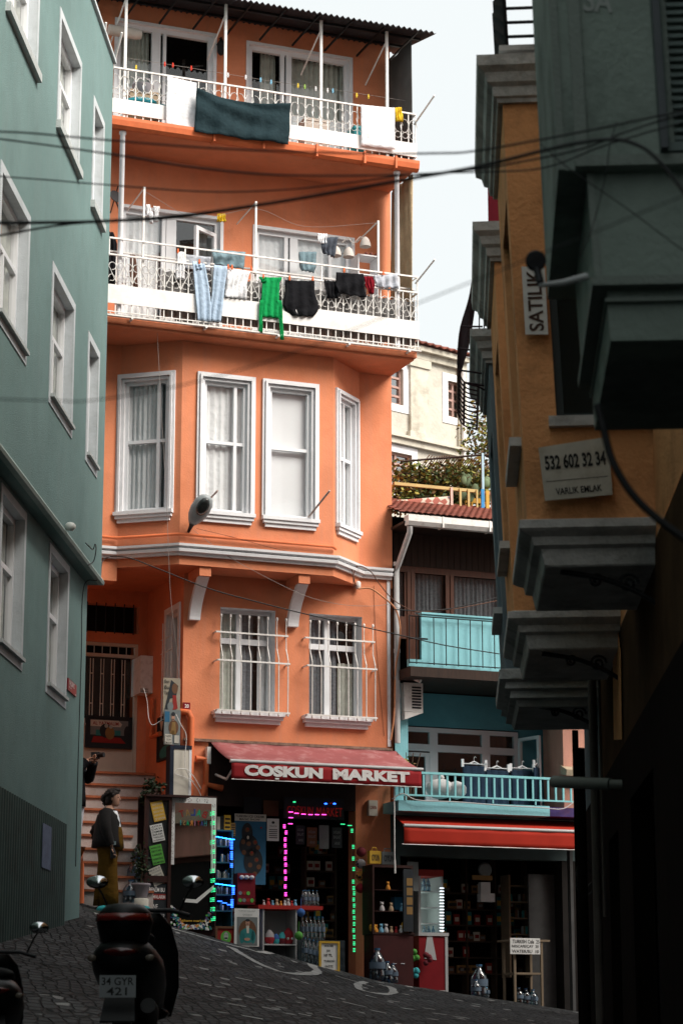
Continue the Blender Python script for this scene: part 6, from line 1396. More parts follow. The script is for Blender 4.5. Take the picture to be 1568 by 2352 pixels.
# notices hung along the header
nn_ = 0
for k, (u0, v0, u1, v1, m_, o_) in enumerate(((680, 1895, 700, 1940, P_DK, 0), (705, 1900, 728, 1945, P_BRN, 0), (733, 1895, 755, 1950, P_GRY, 0), (762, 1900, 785, 1948, P_DK, 0), (560, 1830, 600, 1868, P_DK, 0), (605, 1838, 640, 1875, P_BRN, 0))):
    a = rp(u0, v0, u1, v1, .02); lb = ('black', 'brown', 'grey', 'inky', 'dim wide', 'reddish wide')[k]
    poster('shop_notice', lb + ' notice pinned on the header ' + ('left of the neon sign' if k > 3 else 'under the neon sign'), M, a[0], a[1], a[2], a[3], .01, (lambda fn: fn('lettering', P_GRY if True else INK, many(wrt('DİLEK', -.7, .7, .4, .7), wrt('BALAT', -.7, .7, -.1, .2), wrt('ANI', -.5, .5, -.7, -.4)))) if k in (0, 1, 3) else None, m_, cat='notice')
# goods packets hung in the dark doorway
rr = random.Random(77); pk0 = {}; PZ = [1.6, 1.85, 2.1, 2.35, 2.6, 2.85]
mb = MB()
for z_ in PZ:
    for a_, b_, o_ in ((-.78, .1, -.75), (.1, 1.0, -1.5), (1.0, 1.5, -.75)): mb.box(M, a_ + .002, b_ - .002, o_ - .12, o_ + .06, z_ - .022, z_ - .002)
    mb.box(M, 2.9, 4.95, -1.32, -1.14, z_ - .522, z_ - .502)
for a_, o_ in ((-.79, -.75), (-.3, -.75), (.09, -.75), (1.01, -.75), (1.5, -.75), (2.9, -1.2), (3.4, -1.2), (3.9, -1.2), (4.4, -1.2), (4.95, -1.2)): mb.box(M, a_ - .012, a_ + .012, o_ - .13, o_ + .065, .7, 2.95)
mb.build('shop_shelving', mat('dim_shelving', (.07, .045, .03), .8, var=.3, scale=4), H)
for k in range(150):
    s_ = rr.uniform(-.74, 1.48); z_ = rr.choice(PZ); c = k % 5; o_ = -1.5 if .1 < s_ < 1.0 else -.75
    if k > 100: s_ = rr.uniform(2.95, 4.9); z_ -= .5; o_ = -1.2
    p = M.w(s_, o_, z_)
    if c in pk0: copy_tree(pk0[c], p); continue
    mb = MB(); f_ = Fr(p, 21.5); h_ = (.16, .12, .2, .14, .1)[c]; mb.box(f_, -.05, .05, -.02, .02, p.z, p.z + h_); mb.mi = 1; mb.box(f_, -.035, .035, .021, .023, p.z + h_ * .3, p.z + h_ * .7)
    pk0[c] = mb.build('goods_packet', [(P_RED, P_GOLD, P_TEAL, P_CREAM, P_BRN)[c], (P_CREAM, P_DK, P_YEL, P_RED, P_GRY)[c]], None, ('dim red', 'dim gold', 'dim teal', 'dim cream', 'dim brown')[c] + ' packet on the dim shelving behind the shop doorways', 'packet', 'packets shelved inside the shops', origin=tuple(p))
# neon sign
NS = thing('neon_sign', 'unlit-looking neon sign with dim red COŞKUN MARKET letters inside the market', 'neon sign', M.pw(723, 1880, .1))
a = rp(652, 1830, 790, 1884, .1); MB().box(M, a[0], a[1], .07, .10, a[2], a[3]).build('panel', P_DK, NS)
t = MB(); text_mb(t, 'COŞKUN', M, a[0] + .05, (a[0] + a[1]) / 2 - .02, a[2] + .03, a[2] + .19, .105, .0); text_mb(t, 'MARKET', M, (a[0] + a[1]) / 2 + .04, a[1] - .03, a[2] + .05, a[2] + .18, .105, .0); t.build('lettering', LED['red'], NS)
for (u, v, c) in ((676, 1842, 'green'), (748, 1846, 'blue'), (768, 1846, 'blue'), (760, 1845, 'red')):
    q = M.pw(u, v, .11); MB().ball(q, .012, 6, (2.2, .5, 1)).build('lamp', LED[c], NS)
# LED chains
def leds(name, label, segs, off):
    t_ = thing(name, label, 'string lights', M.pw(segs[0][0][0], segs[0][0][1], off))
    mb = MB(); pts = [M.pw(u, v, off) for u, v, c, k in segs[0]] if False else None
    for c in sorted({s[2] for s in segs[0]}):
        b = MB()
        for u, v, cc, k in segs[0]:
            if cc != c: continue
            q = M.pw(u, v, off)
            for j in range(3): b.ball(q + (M.e * (.022 * (j - 1)) if k == 'h' else Vector((0, 0, .022 * (j - 1)))) , .011, 6, (1.5, .6, .7) if k == 'h' else (2.2, .6, .6))
        b.build('led_' + c, LED[c], t_)
    w_ = MB(); w_.tube([M.pw(u, v, off - .02) for u, v, c, k in segs[0]], .004, 4); w_.build('wire', CABLE, t_)
pk = [(656, 2054), (655, 2036), (656, 2018), (655, 2002), (656, 1986), (655, 1972), (656, 1957), (655, 1942)]
leds('string_lights', 'pink and green string lights framing the market doorway',
     [[(u, v, 'pink', 'v') for u, v in pk + [(655, 1928), (657, 1912), (653, 1898)]] + [(u, v, 'pink', 'h') for u, v in ((667, 1892), (668, 1878), (668, 1865), (681, 1868), (697, 1870), (713, 1871), (728, 1871), (744, 1871))] +
      [(u, v, 'green', 'h') for u, v in ((787, 1893), (803, 1896))] + [(u, v, 'green', 'v') for u, v in ((808, 1908), (811, 1945), (811, 1972), (812, 1996), (811, 2025), (812, 2040), (813, 2052), (812, 2066), (813, 2080), (812, 2094), (813, 2108), (813, 2122), (812, 2137), (813, 2152), (813, 2167), (813, 2182))]], .14)
# alarm box
a = rp(846, 1838, 866, 1874, .06); AB = MB().box(M, a[0], a[1], .004, .08, a[2], a[3]).build('alarm_box', P_CREAM, None, 'cream alarm box right of the market doorway', 'alarm')
t = MB(); text_mb(t, 'DESi', M, a[0] + .02, a[1] - .02, a[2] + .10, a[2] + .145, .083, .01); t.build('lettering', P_RED, AB)
# big glass cabinet with stickers
CBN = thing('glass_cabinet', 'narrow dark wooden cabinet with a glass front covered in paper notes', 'cabinet', M.w(-1.9, 1.0, 1.7))
a = rp(336, 1829, 391, 2122, 1.1); DW = mat('dark_mahogany', (.035, .012, .010), .5, var=.3, scale=5)
mb = MB(); s0, s1, z0, z1 = a; frame_bars(mb, M, s0, s1, z0, z1, 1.02, 1.1, .045, [], [(z0 + .62, s0 + .045, s1 - .045, .09)]); mb.box(M, s0, s1, .7, .72, z0, z1); mb.box(M, s0 - .002, s1 + .25, .7, 1.13, z1 + .002, z1 + .03); mb.build('carcass', DW, CBN)
MB().box(M, s0 + .04, s1 - .04, 1.05, 1.055, z0 + .66, z1 - .04).build('glass', mat('smoky_glass', (.03, .035, .038), .12, var=.3, scale=3, spec=.6), CBN)
z4 = lambda x, y: (143.5 + x * .238, 1722.5 + y * .238)
def note(lbl, cx, cy, wz, hz, tilt, bg, ink, lines, off=1.07, name='paper_note', cat='notice', group=None):
    u, v = z4(cx, cy); q = M.px(u, v, off); s = .238 / 154 * .98
    w_, h_ = wz * s / .93, hz * s
    n_ = len(lines)
    poster(name, lbl, M, q[0] - w_ / 2, q[0] + w_ / 2, q[1] - h_ / 2, q[1] + h_ / 2, off, lambda fn: fn('lettering', ink, many(*[wrt(tx, -.82, .82, .95 - (i + .86) * 1.9 / n_, .95 - (i + .2) * 1.9 / n_) for i, tx in enumerate(lines)])), bg, tilt=tilt, cat=cat, thick=.003)
note('yellow notice, topmost on the glass cabinet', 925, 590, 110, 185, R(14), P_YEL, P_CREAM, ['GÜZEL BAKAN', 'KALBİNE UYAR', 'DÜNYA YOK', 'BAŞKA DÜNYA', 'DE YAPAYIM'])
note('white notice with AYIYA DAYI DEMEM in capitals on the glass cabinet', 918, 800, 112, 160, R(13), PAPER, INK, ['AYIYA', 'DAYI', 'DEMEM', 'BIRAK', 'YIKILSIN', 'KÖPRÜ!'])
note('green notice, third down on the glass cabinet', 915, 1010, 110, 180, R(14), P_GRN, INK, ['ACELE İŞE', 'ŞEYTAN', 'KARIŞIR', 'HADDİNİ', 'BİLMEYEN'])
note('greyish crumpled notice, lowest on the glass cabinet', 915, 1215, 115, 165, R(24), P_CREAM, P_GRY, ['BEN', 'ÇOCUKKEN', 'KİBAR', 'SEVGİ', 'BÖYLE', 'DEĞİLDİ'])
a2 = (s0 + .05, s1 - .05, z0 + .03, z0 + .56)
poster('black_notice', 'black notice reading BENİM BU at the foot of the glass cabinet', M, *a2, 1.06, lambda fn: (fn('lettering', LETTER, many(wrt('BENİM BU', -.8, .8, .55, .85, .02), wrt('NE', -.35, .1, -.35, -.1, .0), wrt('AK?', .1, .8, -.85, -.6, .0))), fn('print', P_RED, rct(-.7, .9, .15, .45)), fn('lettering', LETTER, wrt('YMALARIM', -.6, .85, .2, .38))), P_DK, cat='notice')
# decorated mirror
MR = thing('decorated_mirror', 'tall mirror with white flowered border and BALAT HATIRASI in reversed coloured letters', 'mirror', M.w(-1.3, .9, 1.6))
a = rp(392, 1829, 493, 2136, 1.0); s0, s1, z0, z1 = a
MRF = Fr(M.w(0, 0, 0), 21.5)
MB().box(M, s0, s1, .96, 1.0, z0, z1).build('glass', MIRROR, MR)
mb = MB(); bw = .085; zl_ = z0 + (z1 - z0) * .43
mb.box(M, s0, s1, 1.001, 1.006, z1 - bw, z1); mb.box(M, s0, s0 + bw * .8, 1.001, 1.006, zl_ + .1, z1 - bw); mb.box(M, s1 - bw * .8, s1, 1.001, 1.006, zl_, z1 - bw); mb.build('border', PAPER, MR)
rr = random.Random(9); mb = MB(); FLW = [cm_('dusky_pink', (.35, .22, .26)), P_GRY, P_DK]
def flower(cx, cz, r_, o):
    for k in range(6):
        q = k * 1.047 + rr.random(); mb.mi = rr.randrange(3); disc(mb, M, cx + r_ * math.cos(q), cz + r_ * math.sin(q), r_ * .38, r_ * .2, o + rr.random() * .002, 6, q)
for k in range(4): flower(s0 + .16 + k * .125, z1 - bw / 2, .024, 1.008)
k = 0
while z1 - bw * 1.3 - k * .085 > zl_ + .12: flower(s0 + bw * .4, z1 - bw * 1.3 - k * .085, .018, 1.008); flower(s1 - bw * .4, z1 - bw * 1.3 - k * .085, .018, 1.008); k += 1
mb.build('flower_print', FLW, MR)
mb = MB(); FL2 = [PAPER, P_TEAL, cm_('print_orange', (.6, .22, .05)), cm_('print_navy', (.03, .05, .2)), cm_('print_purple', (.28, .12, .2)), P_GRN]
for k in range(150):
    cx = rr.uniform(s0 + .03, s1 - .03); t = abs((cx - (s0 + s1) / 2) / ((s1 - s0) / 2)); cz = z0 + rr.uniform(.01, .05 + .42 * t ** 2.2)
    mb.mi = rr.choice([0, 0, 0, 1, 1, 2, 3, 4, 5]); disc(mb, M, cx, cz, rr.uniform(.012, .032), rr.uniform(.008, .018), 1.003 + rr.random() * .004, 8, rr.uniform(0, 3))
mb.build('painted_flowers', FL2, MR)
lc = [P_RED, cm_('print_orange', ''), cm_('print_navy', ''), cm_('print_emerald', (.0, .30, .13)), P_RED]
cxm = (s0 + s1) / 2; zt_ = z1 - .215
for k, (ch, c) in enumerate(zip('TALAB', [P_RED, P_GOLD, MATS['print_navy'], MATS['print_emerald'], P_RED])):
    dx = (k - 2) * .085; t = MB(); text_mb(t, ch, M, cxm + dx - .034, cxm + dx + .034, zt_ - .05 - dx * dx * .9, zt_ + .05 - dx * dx * .9, 1.004, .03, mirror=True, rot=-dx * 1.9); t.build('letter', c, MR)
for k, (ch, c) in enumerate(zip('ISARITAH', [P_TEAL, P_GOLD, MATS['print_emerald'], MATS['print_orange'], MATS['print_purple'], P_RED, MATS['print_navy'], MATS['print_teal']])):
    dx = (k - 3.5) * .053; t = MB(); hw_ = .008 if ch == 'I' else .021; text_mb(t, ch, M, cxm + dx - hw_, cxm + dx + hw_, zt_ - .19, zt_ - .115, 1.004, .03, mirror=True); t.build('letter', c, MR)
t = MB(); text_mb(t, 'coşkunn market', M, s0 + .14, s1 - .14, z0 + .10, z0 + .14, 1.009, .01); t.build('lettering', P_YEL, MR)
mb = MB(); mb.prism([M.w(s0 + .22, 1.003, z0 + .38), M.w(s0 + .42, 1.003, z0 + .37), M.w(s1 - .02, 1.003, z0 + .58), M.w(s1 - .02, 1.003, z0 + .63), M.w(s0 + .40, 1.003, z0 + .42), M.w(s0 + .22, 1.003, z0 + .43)], M.n * .003); mb.build('white_band', PAPER, MR)
MB().box(M, s0 - .03, s1 + .03, .90, .957, z0 - .08, z1 + .03).build('backing', DW, MR)
LG = [[(490 + (k % 3), 1868 + k * 22, 'green', 'v') for k in range(12)]]
leds('string_lights', 'green string lights down the right edge of the decorated mirror', LG, 1.05)
# magnet stand with blue lights
SD = thing('magnet_stand', 'souvenir stand with small shelves lit by blue lights beside the mirror', 'display stand', M.w(-.8, .9, 1.5))
a = rp(495, 1905, 534, 2132, .95); s0, s1, z0, z1 = a
mb = MB(); mb.box(M, s0, s1, .55, .57, z0, z1); mb.box(M, s1 - .02, s1, .57, .95, z0, z1); mb.box(M, s0, s0 + .02, .57, .95, z0, z1)
for k in range(6): z_ = z0 + .25 + k * (z1 - z0 - .25) / 5; mb.box(M, s0 + .02, s1 - .02, .571, .95, z_ - .02, z_)
mb.build('shelf_frame', mat('teal_stand', (.02, .10, .14), .6, var=.2), SD)
rr = random.Random(4)
mb = MB()
for k in range(60):
    s_ = rr.uniform(s0 + .03, s1 - .05); zz = z0 + .25 + rr.randrange(5) * (z1 - z0 - .25) / 5; mb.mi = rr.randrange(4); mb.box(M, s_, s_ + .02, .8 + rr.random() * .12, .93, zz + .001, zz + rr.uniform(.05, .12))
mb.build('souvenirs', [P_GRY, P_CREAM, P_BLU, P_DK], SD)
bl = [(498 + k * 9, 1922 + k * 1.5, 'cyan', 'h') for k in range(5)] + [(532, 1935 + k * 11, 'blue', 'v') for k in range(2)] + [(532, 1960, 'blue', 'v'), (532, 1970, 'blue', 'v'), (532, 1988, 'blue', 'v')] + [(498 + k * 9, 2030 + k * 1.2, 'cyan', 'h') for k in range(5)] + [(536, 2040, 'blue', 'v'), (536, 2050, 'blue', 'v'), (533, 2070, 'blue', 'v'), (533, 2080, 'blue', 'v'), (505, 2070, 'blue', 'h'), (516, 2074, 'blue', 'h'), (527, 2078, 'blue', 'h')]
leds('string_lights', 'bright blue string lights on the souvenir stand', [bl], .99)
for k, (u0, u1, v0, v1, m_, nm) in enumerate(((497, 505, 1876, 1912, P_CREAM, 'white'), (506, 514, 1874, 1914, P_DK, 'black'), (515, 529, 1872, 1925, P_YEL, 'yellow'), (530, 540, 1890, 1920, P_GOLD, 'ochre'))):
    a = rp(u0, v0, u1, v1, .6); poster('hanging_strip', nm + ' strip of souvenir tags above the magnet stand', M, a[0], a[1], a[2], a[3], .6, (lambda fn: fn('lettering', INK, many(*[rct(-.8, .8, -.85 + i * .36, -.7 + i * .36) for i in range(5)]))) if k else None, m_, cat='tags')
# ice cream poster, notices
a = rp(541, 1868, 612, 2032, .35)
def pa(fn):
    fn('print', P_CREAM, rct(-1, 1, .80, 1)); fn('lettering', INK, many(wrt('TURKISH ICE CREAM', -.95, .85, .90, .965, .02), wrt('MAGIC SHOW', -.7, .6, .82, .875, .02)))
    fn('print', P_DK, many(ell(-.2, .45, .35, .3), ell(-.1, .1, .6, .32), ell(.2, -.35, .6, .4))); fn('print', P_BRN, many(*[ell(x, y, .14, .07) for x, y in ((-.2, .55), (-.45, .2), (-.1, .15), (.3, .2), (.5, .05), (-.4, -.1), (.1, -.12), (.4, -.3), (0, -.45), (.55, -.5), (.3, -.7))]))
    fn('print', P_CREAM, ell(-.15, .33, .07, .05)); fn('print', P_RED, many(*[ell(x, y, .06, .03) for x, y in ((-.16, .57), (.32, .2), (.1, -.1), (.42, -.3), (.68, .62))]))
poster('ice_cream_poster', 'blue ice cream show poster hanging left of the market doorway', M, a[0], a[1], a[2], a[3], .3, pa, P_BLU)
a = rp(613, 1880, 640, 1932, .3)
poster('no_smoking_notice', 'white printed notice right of the ice cream poster', M, a[0], a[1], a[2], a[3], .3, lambda fn: (fn('print', P_DK, ell(0, .65, .25, .12)), fn('lettering', INK, many(wrt('YASAL UYARI', -.6, .6, .28, .38), *[rct(-.7, .7, -.75 + i * .18, -.68 + i * .18) for i in range(5)]))), PAPER, cat='notice')
# balls in the net, left of the right pilaster
BALLC = [cm_('ball_red', (.32, .02, .03)), cm_('ball_orange', (.5, .22, .04)), cm_('ball_grey', (.35, .33, .34)), cm_('ball_maroon', (.16, .02, .03)), cm_('ball_blue', (.04, .12, .35)), cm_('ball_green', (.08, .30, .05))]
for u, v, c, lb in ((829, 1957, 3, 'maroon toy ball, topmost of the hanging column'), (828, 1984, 2, 'grey and black toy ball, second from the top of the hanging column'), (828, 2012, 1, 'orange spotted toy ball, third in the hanging column'), (828, 2040, 0, 'red toy ball, lowest of the hanging column')):
    q = M.pw(u, v, .25); mb = MB(); mb.ball(q, .075, 14); mb.mi = 1
    if c in (1, 2):
        for k in range(7): d = Vector((rnd.uniform(-1, 1), rnd.uniform(-1, 0), rnd.uniform(-1, 1))).normalized(); mb.lathe(q + d * .068, [(.022, 0), (.018, .008), (.003, .009)], 6, d)
    mb.build('toy_ball', [BALLC[c], P_DK], None, lb, 'ball', 'toy balls at the market')
for u, v, c, r_, lb in ((691, 2096, 4, .06, 'blue toy ball hanging under the red counter top'), (686, 2149, 5, .06, 'green toy ball hanging beside the counter')):
    q = M.pw(u, v, 1.1); mb = MB(); mb.ball(q, r_, 14); mb.bar(q, q + Vector((0, 0, .2)), .004); mb.build('toy_ball', BALLC[c], None, lb, 'ball', 'toy balls at the market')
# counter with red top and shelves
CT = thing('shop_counter', 'white shelved counter with a red top in front of the market', 'counter', M.w(.2, .8, 1.2))
a = rp(600, 2080, 728, 2192, 1.0); s0, s1 = M.px(600, 2080, 1)[0], M.px(740, 2095, 1)[0]; zt_ = M.px(670, 2080, 1)[1]; zg = ground(*M.w(s1, 1, 0).xy[:])
s0b, s1b = M.px(604, 2095, 1)[0], M.px(676, 2100, 1)[0] + .04
MB().box(M, s0 - .05, s1, .55, 1.02, zt_ - .055, zt_).build('counter_top', mat('red_counter', (.38, .02, .015), .6, var=.1), CT)
WB = mat('dull_white_board', (.42, .42, .42), .7, var=.1, dirt='505050', dirt_amt=.3)
mb = MB(); zs_ = M.px(640, 2168, 1)[1]; mb.box(M, s0b, s0b + .02, .56, 1.0, zg - .1, zt_ - .057); mb.box(M, s1b - .02, s1b, .56, 1.0, zg - .3, zt_ - .057); mb.box(M, s0b + .02, s1b - .02, .56, 1.0, zs_ - .02, zs_); mb.box(M, s0b + .02, s1b - .02, .56, .58, zg - .2, zt_ - .057); mb.build('shelving', WB, CT)
for k, (u, v, r_, m1, m2, lb) in enumerate(((619, 2152, .075, 'ball_red', 'ball_grey', 'egg toy with a red cap, leftmost on the counter shelf'), (634, 2153, .055, 'aqua_plastic', 'ball_blue', 'turquoise egg toy on the counter shelf'), (648, 2150, .065, 'ball_maroon', 'aqua_plastic', 'dark egg toy with a bright blue tip on the counter shelf'), (662, 2148, .085, 'ball_red', 'ball_red', 'big red egg toy with a face on the counter shelf'))):
    s_, _ = M.px(u, v, .85); base_ = M.w(s_, .85, zs_); mb = MB()
    mb.lathe(base_, [(r_ * .6, 0), (r_, r_ * .8), (r_ * .95, r_ * 1.3)], 12); mb.mi = 1; mb.lathe(base_, [(r_ * .95, r_ * 1.3), (r_ * .8, r_ * 2), (r_ * .35, r_ * 2.6), (.003, r_ * 2.8)], 12)
    if k == 3:
        mb.mi = 2
        for dx in (-.03, .03): mb.ball(base_ + M.e * dx + M.n * r_ * .85 + Vector((0, 0, r_ * .95)), .02, 8)
    mb.build('egg_toy', [MATS[m1], MATS[m2], PAPER], None, lb, 'toy', 'egg toys for sale')
rr = random.Random(8)
TOYM = [cm_('toy_' + n_, c) for n_, c in (('pale', (.45, .42, .42)), ('red', (.4, .03, .03)), ('sky', (.15, .35, .5)), ('tan', (.4, .28, .18)), ('orange', (.55, .22, .03)), ('white', (.6, .6, .6)))]
tn = ['pale', 'red', 'sky blue', 'tan', 'orange', 'white']
def figurine(p, h, c, lb, grp):
    mb = MB(); mb.lathe(p, [(h * .28, 0), (h * .30, h * .2), (h * .18, h * .5), (h * .12, h * .6)], 8); mb.ball(p + Vector((0, 0, h * .75)), h * .2, 8); mb.ball(p + Vector((h * .14, 0, h * .9)), h * .07, 6); mb.ball(p + Vector((-h * .14, 0, h * .9)), h * .07, 6)
    return mb.build('figurine', TOYM[c], None, lb, 'figurine', grp)
us = [606, 616, 626, 636, 645, 654, 662, 670, 678]
for k, u in enumerate(us):
    c = k % 6; s_ = M.px(u, 2070, .9)[0]; figurine(M.w(s_, .9, zt_), rr.uniform(.07, .11), c, tn[c] + ' figurine on the red counter, ' + ('number ' if False else '') + ('first', 'second', 'third', 'fourth', 'fifth', 'sixth', 'seventh', 'eighth', 'ninth')[k] + ' from the left', 'figurines on the red counter')
def bottle(p, h, r_, m_, cap, lb, grp, name='water_bottle', cat='bottle'):
    t_ = thing(name, lb, cat, p, grp)
    MB().lathe(p, [(r_ * .85, 0), (r_, h * .04), (r_, h * .25), (r_ * .92, h * .3), (r_, h * .35), (r_, h * .62), (r_ * .6, h * .8), (r_ * .32, h * .88), (r_ * .3, h * .94)], 12).build('bottle_body', m_, t_)
    MB().lathe(p + Vector((0, 0, h * .94)), [(r_ * .36, 0), (r_ * .36, h * .06)], 10).build('cap', cap, t_)
    mb = MB(); mb.lathe(p + Vector((0, 0, h * .36)), [(r_ * 1.02, 0), (r_ * 1.02, h * .2)], 12); mb.build('label_band', cm_('bottle_label', (.10, .14, .19)), t_); return t_
CAP = cm_('blue_cap', (.03, .10, .20))
pb_ = bottle(M.w(M.px(700, 2068, .85)[0], .85, zt_), .24, .035, PLASTIC_C, CAP, 'clear water bottle in the pack standing on the red counter', 'bottles on the red counter')
for k in range(1, 6): copy_tree(pb_, M.w(M.px(700 + (k % 4) * 9, 2068, .85)[0], .85 - .08 * (k // 4), zt_))
b2 = None
for k in range(8):
    s_ = M.px(700 + k * 9.5, 2180, 1.05)[0]; p = M.w(s_, 1.05, ground(*M.w(s_, 1.05, 0).xy[:]) + .002)
    if b2 is None: b2 = bottle(p, .34, .045, PLASTIC_C, CAP, 'big clear water bottle in the shrink-wrapped pack on the street beside the price sign', 'bottles in packs on the ground')
    else: copy_tree(b2, p)
for k in range(6):
    s_ = M.px(705 + k * 9.5, 2150, .95)[0]; p = M.w(s_, .73, ground(*M.w(M.px(692, 2150, 1)[0], 1, 0).xy[:]) + .302)
    copy_tree(b2, p, 'clear water bottle in the upper row of the pack beside the price sign')
mb = MB(); sx0, sx1 = M.px(692, 2150, 1)[0], M.px(800, 2160, 1)[0]; zg2 = ground(*M.w(sx0, 1, 0).xy[:]); mb.box(M, sx0, sx1, .6, .86, zg2 - .4, zg2 + .3); mb.build('wrapped_pack', mat('dark_shrink_wrap', (.025, .035, .04), .25, var=.4, scale=8, bump=.8, bscale=12, spec=.6), None, 'dark shrink-wrapped block of bottles behind the price sign', 'bottle pack')
# price sign
a = rp(739, 2166, 777, 2228, 1.25)
poster('price_sign', 'white price sign with an orange edge reading WATER 50 10 TL TURKISH GAZOZ', M, a[0], a[1], a[2], a[3], 1.2, lambda fn: fn('lettering', INK, many(wrt('WATER', -.6, .5, .72, .88, .02), wrt('50', -.3, .1, .35, .52, .02), wrt('10 TL', -.6, .4, .0, .2, .03), wrt('TURKISH', -.65, .65, -.42, -.26, .02), wrt('GAZOZ', -.5, .45, -.8, -.64, .02))), PAPER, P_YEL, cat='sign')
# portrait boards on the ground
def pa(fn):
    fn('print', P_GRY, rct(-.8, .85, -.95, .55)); fn('print', P_BRN, ell(.05, -.2, .72, .62)); fn('print', P_TEAL, many(ell(.05, -.42, .62, .4), ell(-.4, -.5, .2, .35), ell(.5, -.5, .2, .35))); fn('print', P_CREAM, ply((-.08, .1), (.18, .1), (.15, -.3), (0, -.3)))
    fn('print', SKIN, many(ell(.05, .24, .17, .17), ell(.02, -.62, .25, .08))); fn('print', P_DK, many(ell(.05, .38, .18, .07), ell(.05, .18, .10, .02))); fn('lettering', P_GRY, many(wrt('TURKISH DELIGHT', -.7, .7, .84, .90), wrt('GAZOZCU', -.35, .4, .64, .72)))
a = rp(541, 2086, 597, 2174, 1.2); poster('gazoz_board', 'white board with a seated man in a turquoise robe, standing before the counter', M, a[0], a[1], a[2], a[3], 1.15, pa, PAPER)
def pa(fn): fn('print', P_GRN, ell(0, -.1, .6, .8)); fn('print', P_FACE, ell(0, .05, .26, .5)); fn('print', P_DK, many(ell(0, -.2, .2, .1), ell(-.1, .2, .06, .05), ell(.12, .2, .06, .05)))
a = rp(500, 2132, 540, 2170, 1.15); poster('framed_portrait', 'small red framed portrait on the ground beside the turquoise robe board', M, a[0], a[1], a[2], a[3], 1.12, pa, P_RED, P_BRN)
# red ball machine
BM = thing('ball_machine', 'red toy dispenser with three clear domes beside the ice cream poster', 'dispenser', M.w(-.45, .9, 1.5))
a = rp(546, 2005, 586, 2078, .95); MB().box(M, a[0], a[1], .7, .95, a[2], a[3]).build('cabinet', mat('dispenser_red', (.16, .012, .02), .4, var=.2), BM)
mb = MB()
for k in range(3): mb.ball(M.w(a[0] + .06 + k * .075, .96, a[3] - .06), .04, 10, (1, 1, .8))
mb.build('dome', mat('white_dome', (.55, .55, .6), .15, var=0), BM)
mb = MB()
for k in range(7): mb.mi = k % 3; disc(mb, M, a[0] + .04 + (k % 4) * .06, a[2] + .06 + (k // 4) * .10, .028, .028, .953 + k * .0005)
mb.build('stickers', [P_GRN, P_GRY, P_RED], BM)
# carry cases
for k, (u0, u1, c, lb) in enumerate(((849, 875, 'print_yellow', 'yellow plastic carry case hanging beside the awning rod'), (877, 908, 'print_grey', 'pale plastic carry case hanging beside the yellow one'))):
    a = rp(u0, 1954 + k * 2, u1, 1984 + k * 2, .5); mb = MB(); mb.box(M, a[0], a[1], .4, .5, a[2], a[3]); mb.tube([M.w(a[0] + .05, .45, a[3]), M.w(a[0] + .06, .45, a[3] + .05), M.w(a[1] - .06, .45, a[3] + .05), M.w(a[1] - .05, .45, a[3])], .008, 5)
    mb.mi = 1; text_mb(mb, 'OYUN', M, a[0] + .03, a[1] - .03, a[2] + .04, a[3] - .05, .503, .03)
    mb.build('carry_case', [MATS[c], P_DK], None, lb, 'case')
a = rp(906, 2060, 940, 2090, .6); mb = MB(); mb.box(M, a[0], a[1], .45, .6, a[2], a[3]); mb.tube([M.w(a[0] + .05, .5, a[3]), M.w(a[0] + .06, .5, a[3] + .04), M.w(a[1] - .06, .5, a[3] + .04), M.w(a[1] - .05, .5, a[3])], .008, 5); mb.build('carry_case', P_BLU, None, 'blue plastic carry case standing on the toy shelf', 'case')
# toy display cabinet and red-brown base
TC = thing('toy_cabinet', 'glass toy display cabinet on a dark red base between the two shops', 'display cabinet', M.w(2.0, .7, .7))
a = rp(852, 1992, 946, 2144, .7); s0, s1, z0, z1 = a; z0 = M.px(900, 2142, .7)[1]; zg = ground(*M.w(s1, .7, 0).xy[:])
mb = MB(); mb.box(M, s0, s1 + .02, .35, .75, z0 - .03, z0); mb.box(M, s0, s0 + .03, .35, .75, z0, z1); mb.box(M, s1 - .03, s1, .35, .75, z0, z1); mb.box(M, s0, s1, .35, .75, z1, z1 + .04)
for q in (.33, .66): mb.box(M, s0 + .03, s1 - .03, .36, .74, z0 + (z1 - z0) * q - .012, z0 + (z1 - z0) * q)
mb.box(M, s0 + .03, s1 - .03, .352, .36, z0, z1); mb.build('display_frame', DW, TC)
MB().box(M, s0 + .02, s1, .36, .74, zg - .2, z0 - .032).build('base_cupboard', mat('dark_red_cupboard', (.05, .008, .008), .6, var=.3), TC)
mb = MB(); mb.bar(M.w(s0 + .32, .742, z0 - .45), M.w(s0 + .38, .742, z0 - .45), .008); mb.bar(M.w(s0 + .45, .742, z0 - .45), M.w(s0 + .51, .742, z0 - .45), .008); mb.build('handle', CHROME, TC)
rr = random.Random(12)
for k in range(11):
    c = [4, 2, 0, 3, 1, 5, 4, 0, 3, 2, 4][k]; lv = [0, 0, 0, 0, 0, 0, 0, .33, .33, .33, .66][k]
    sp = s0 + .08 + (s1 - s0 - .16) * ([0, .17, .33, .5, .66, .82, 1, .2, .5, .85, .4][k])
    figurine(M.w(sp, .68, z0 + (z1 - z0) * lv + .002), rr.uniform(.09, .15), c, tn[c] + ' figurine in the toy cabinet, ' + ('bottom' if lv == 0 else 'middle' if lv < .5 else 'top') + ' shelf, ' + ('leftmost', 'second from left', 'third from left', 'fourth from left', 'fifth from left', 'sixth from left', 'rightmost', 'leftmost', 'second from left', 'third from left', 'alone')[k], 'figurines in the toy cabinet')
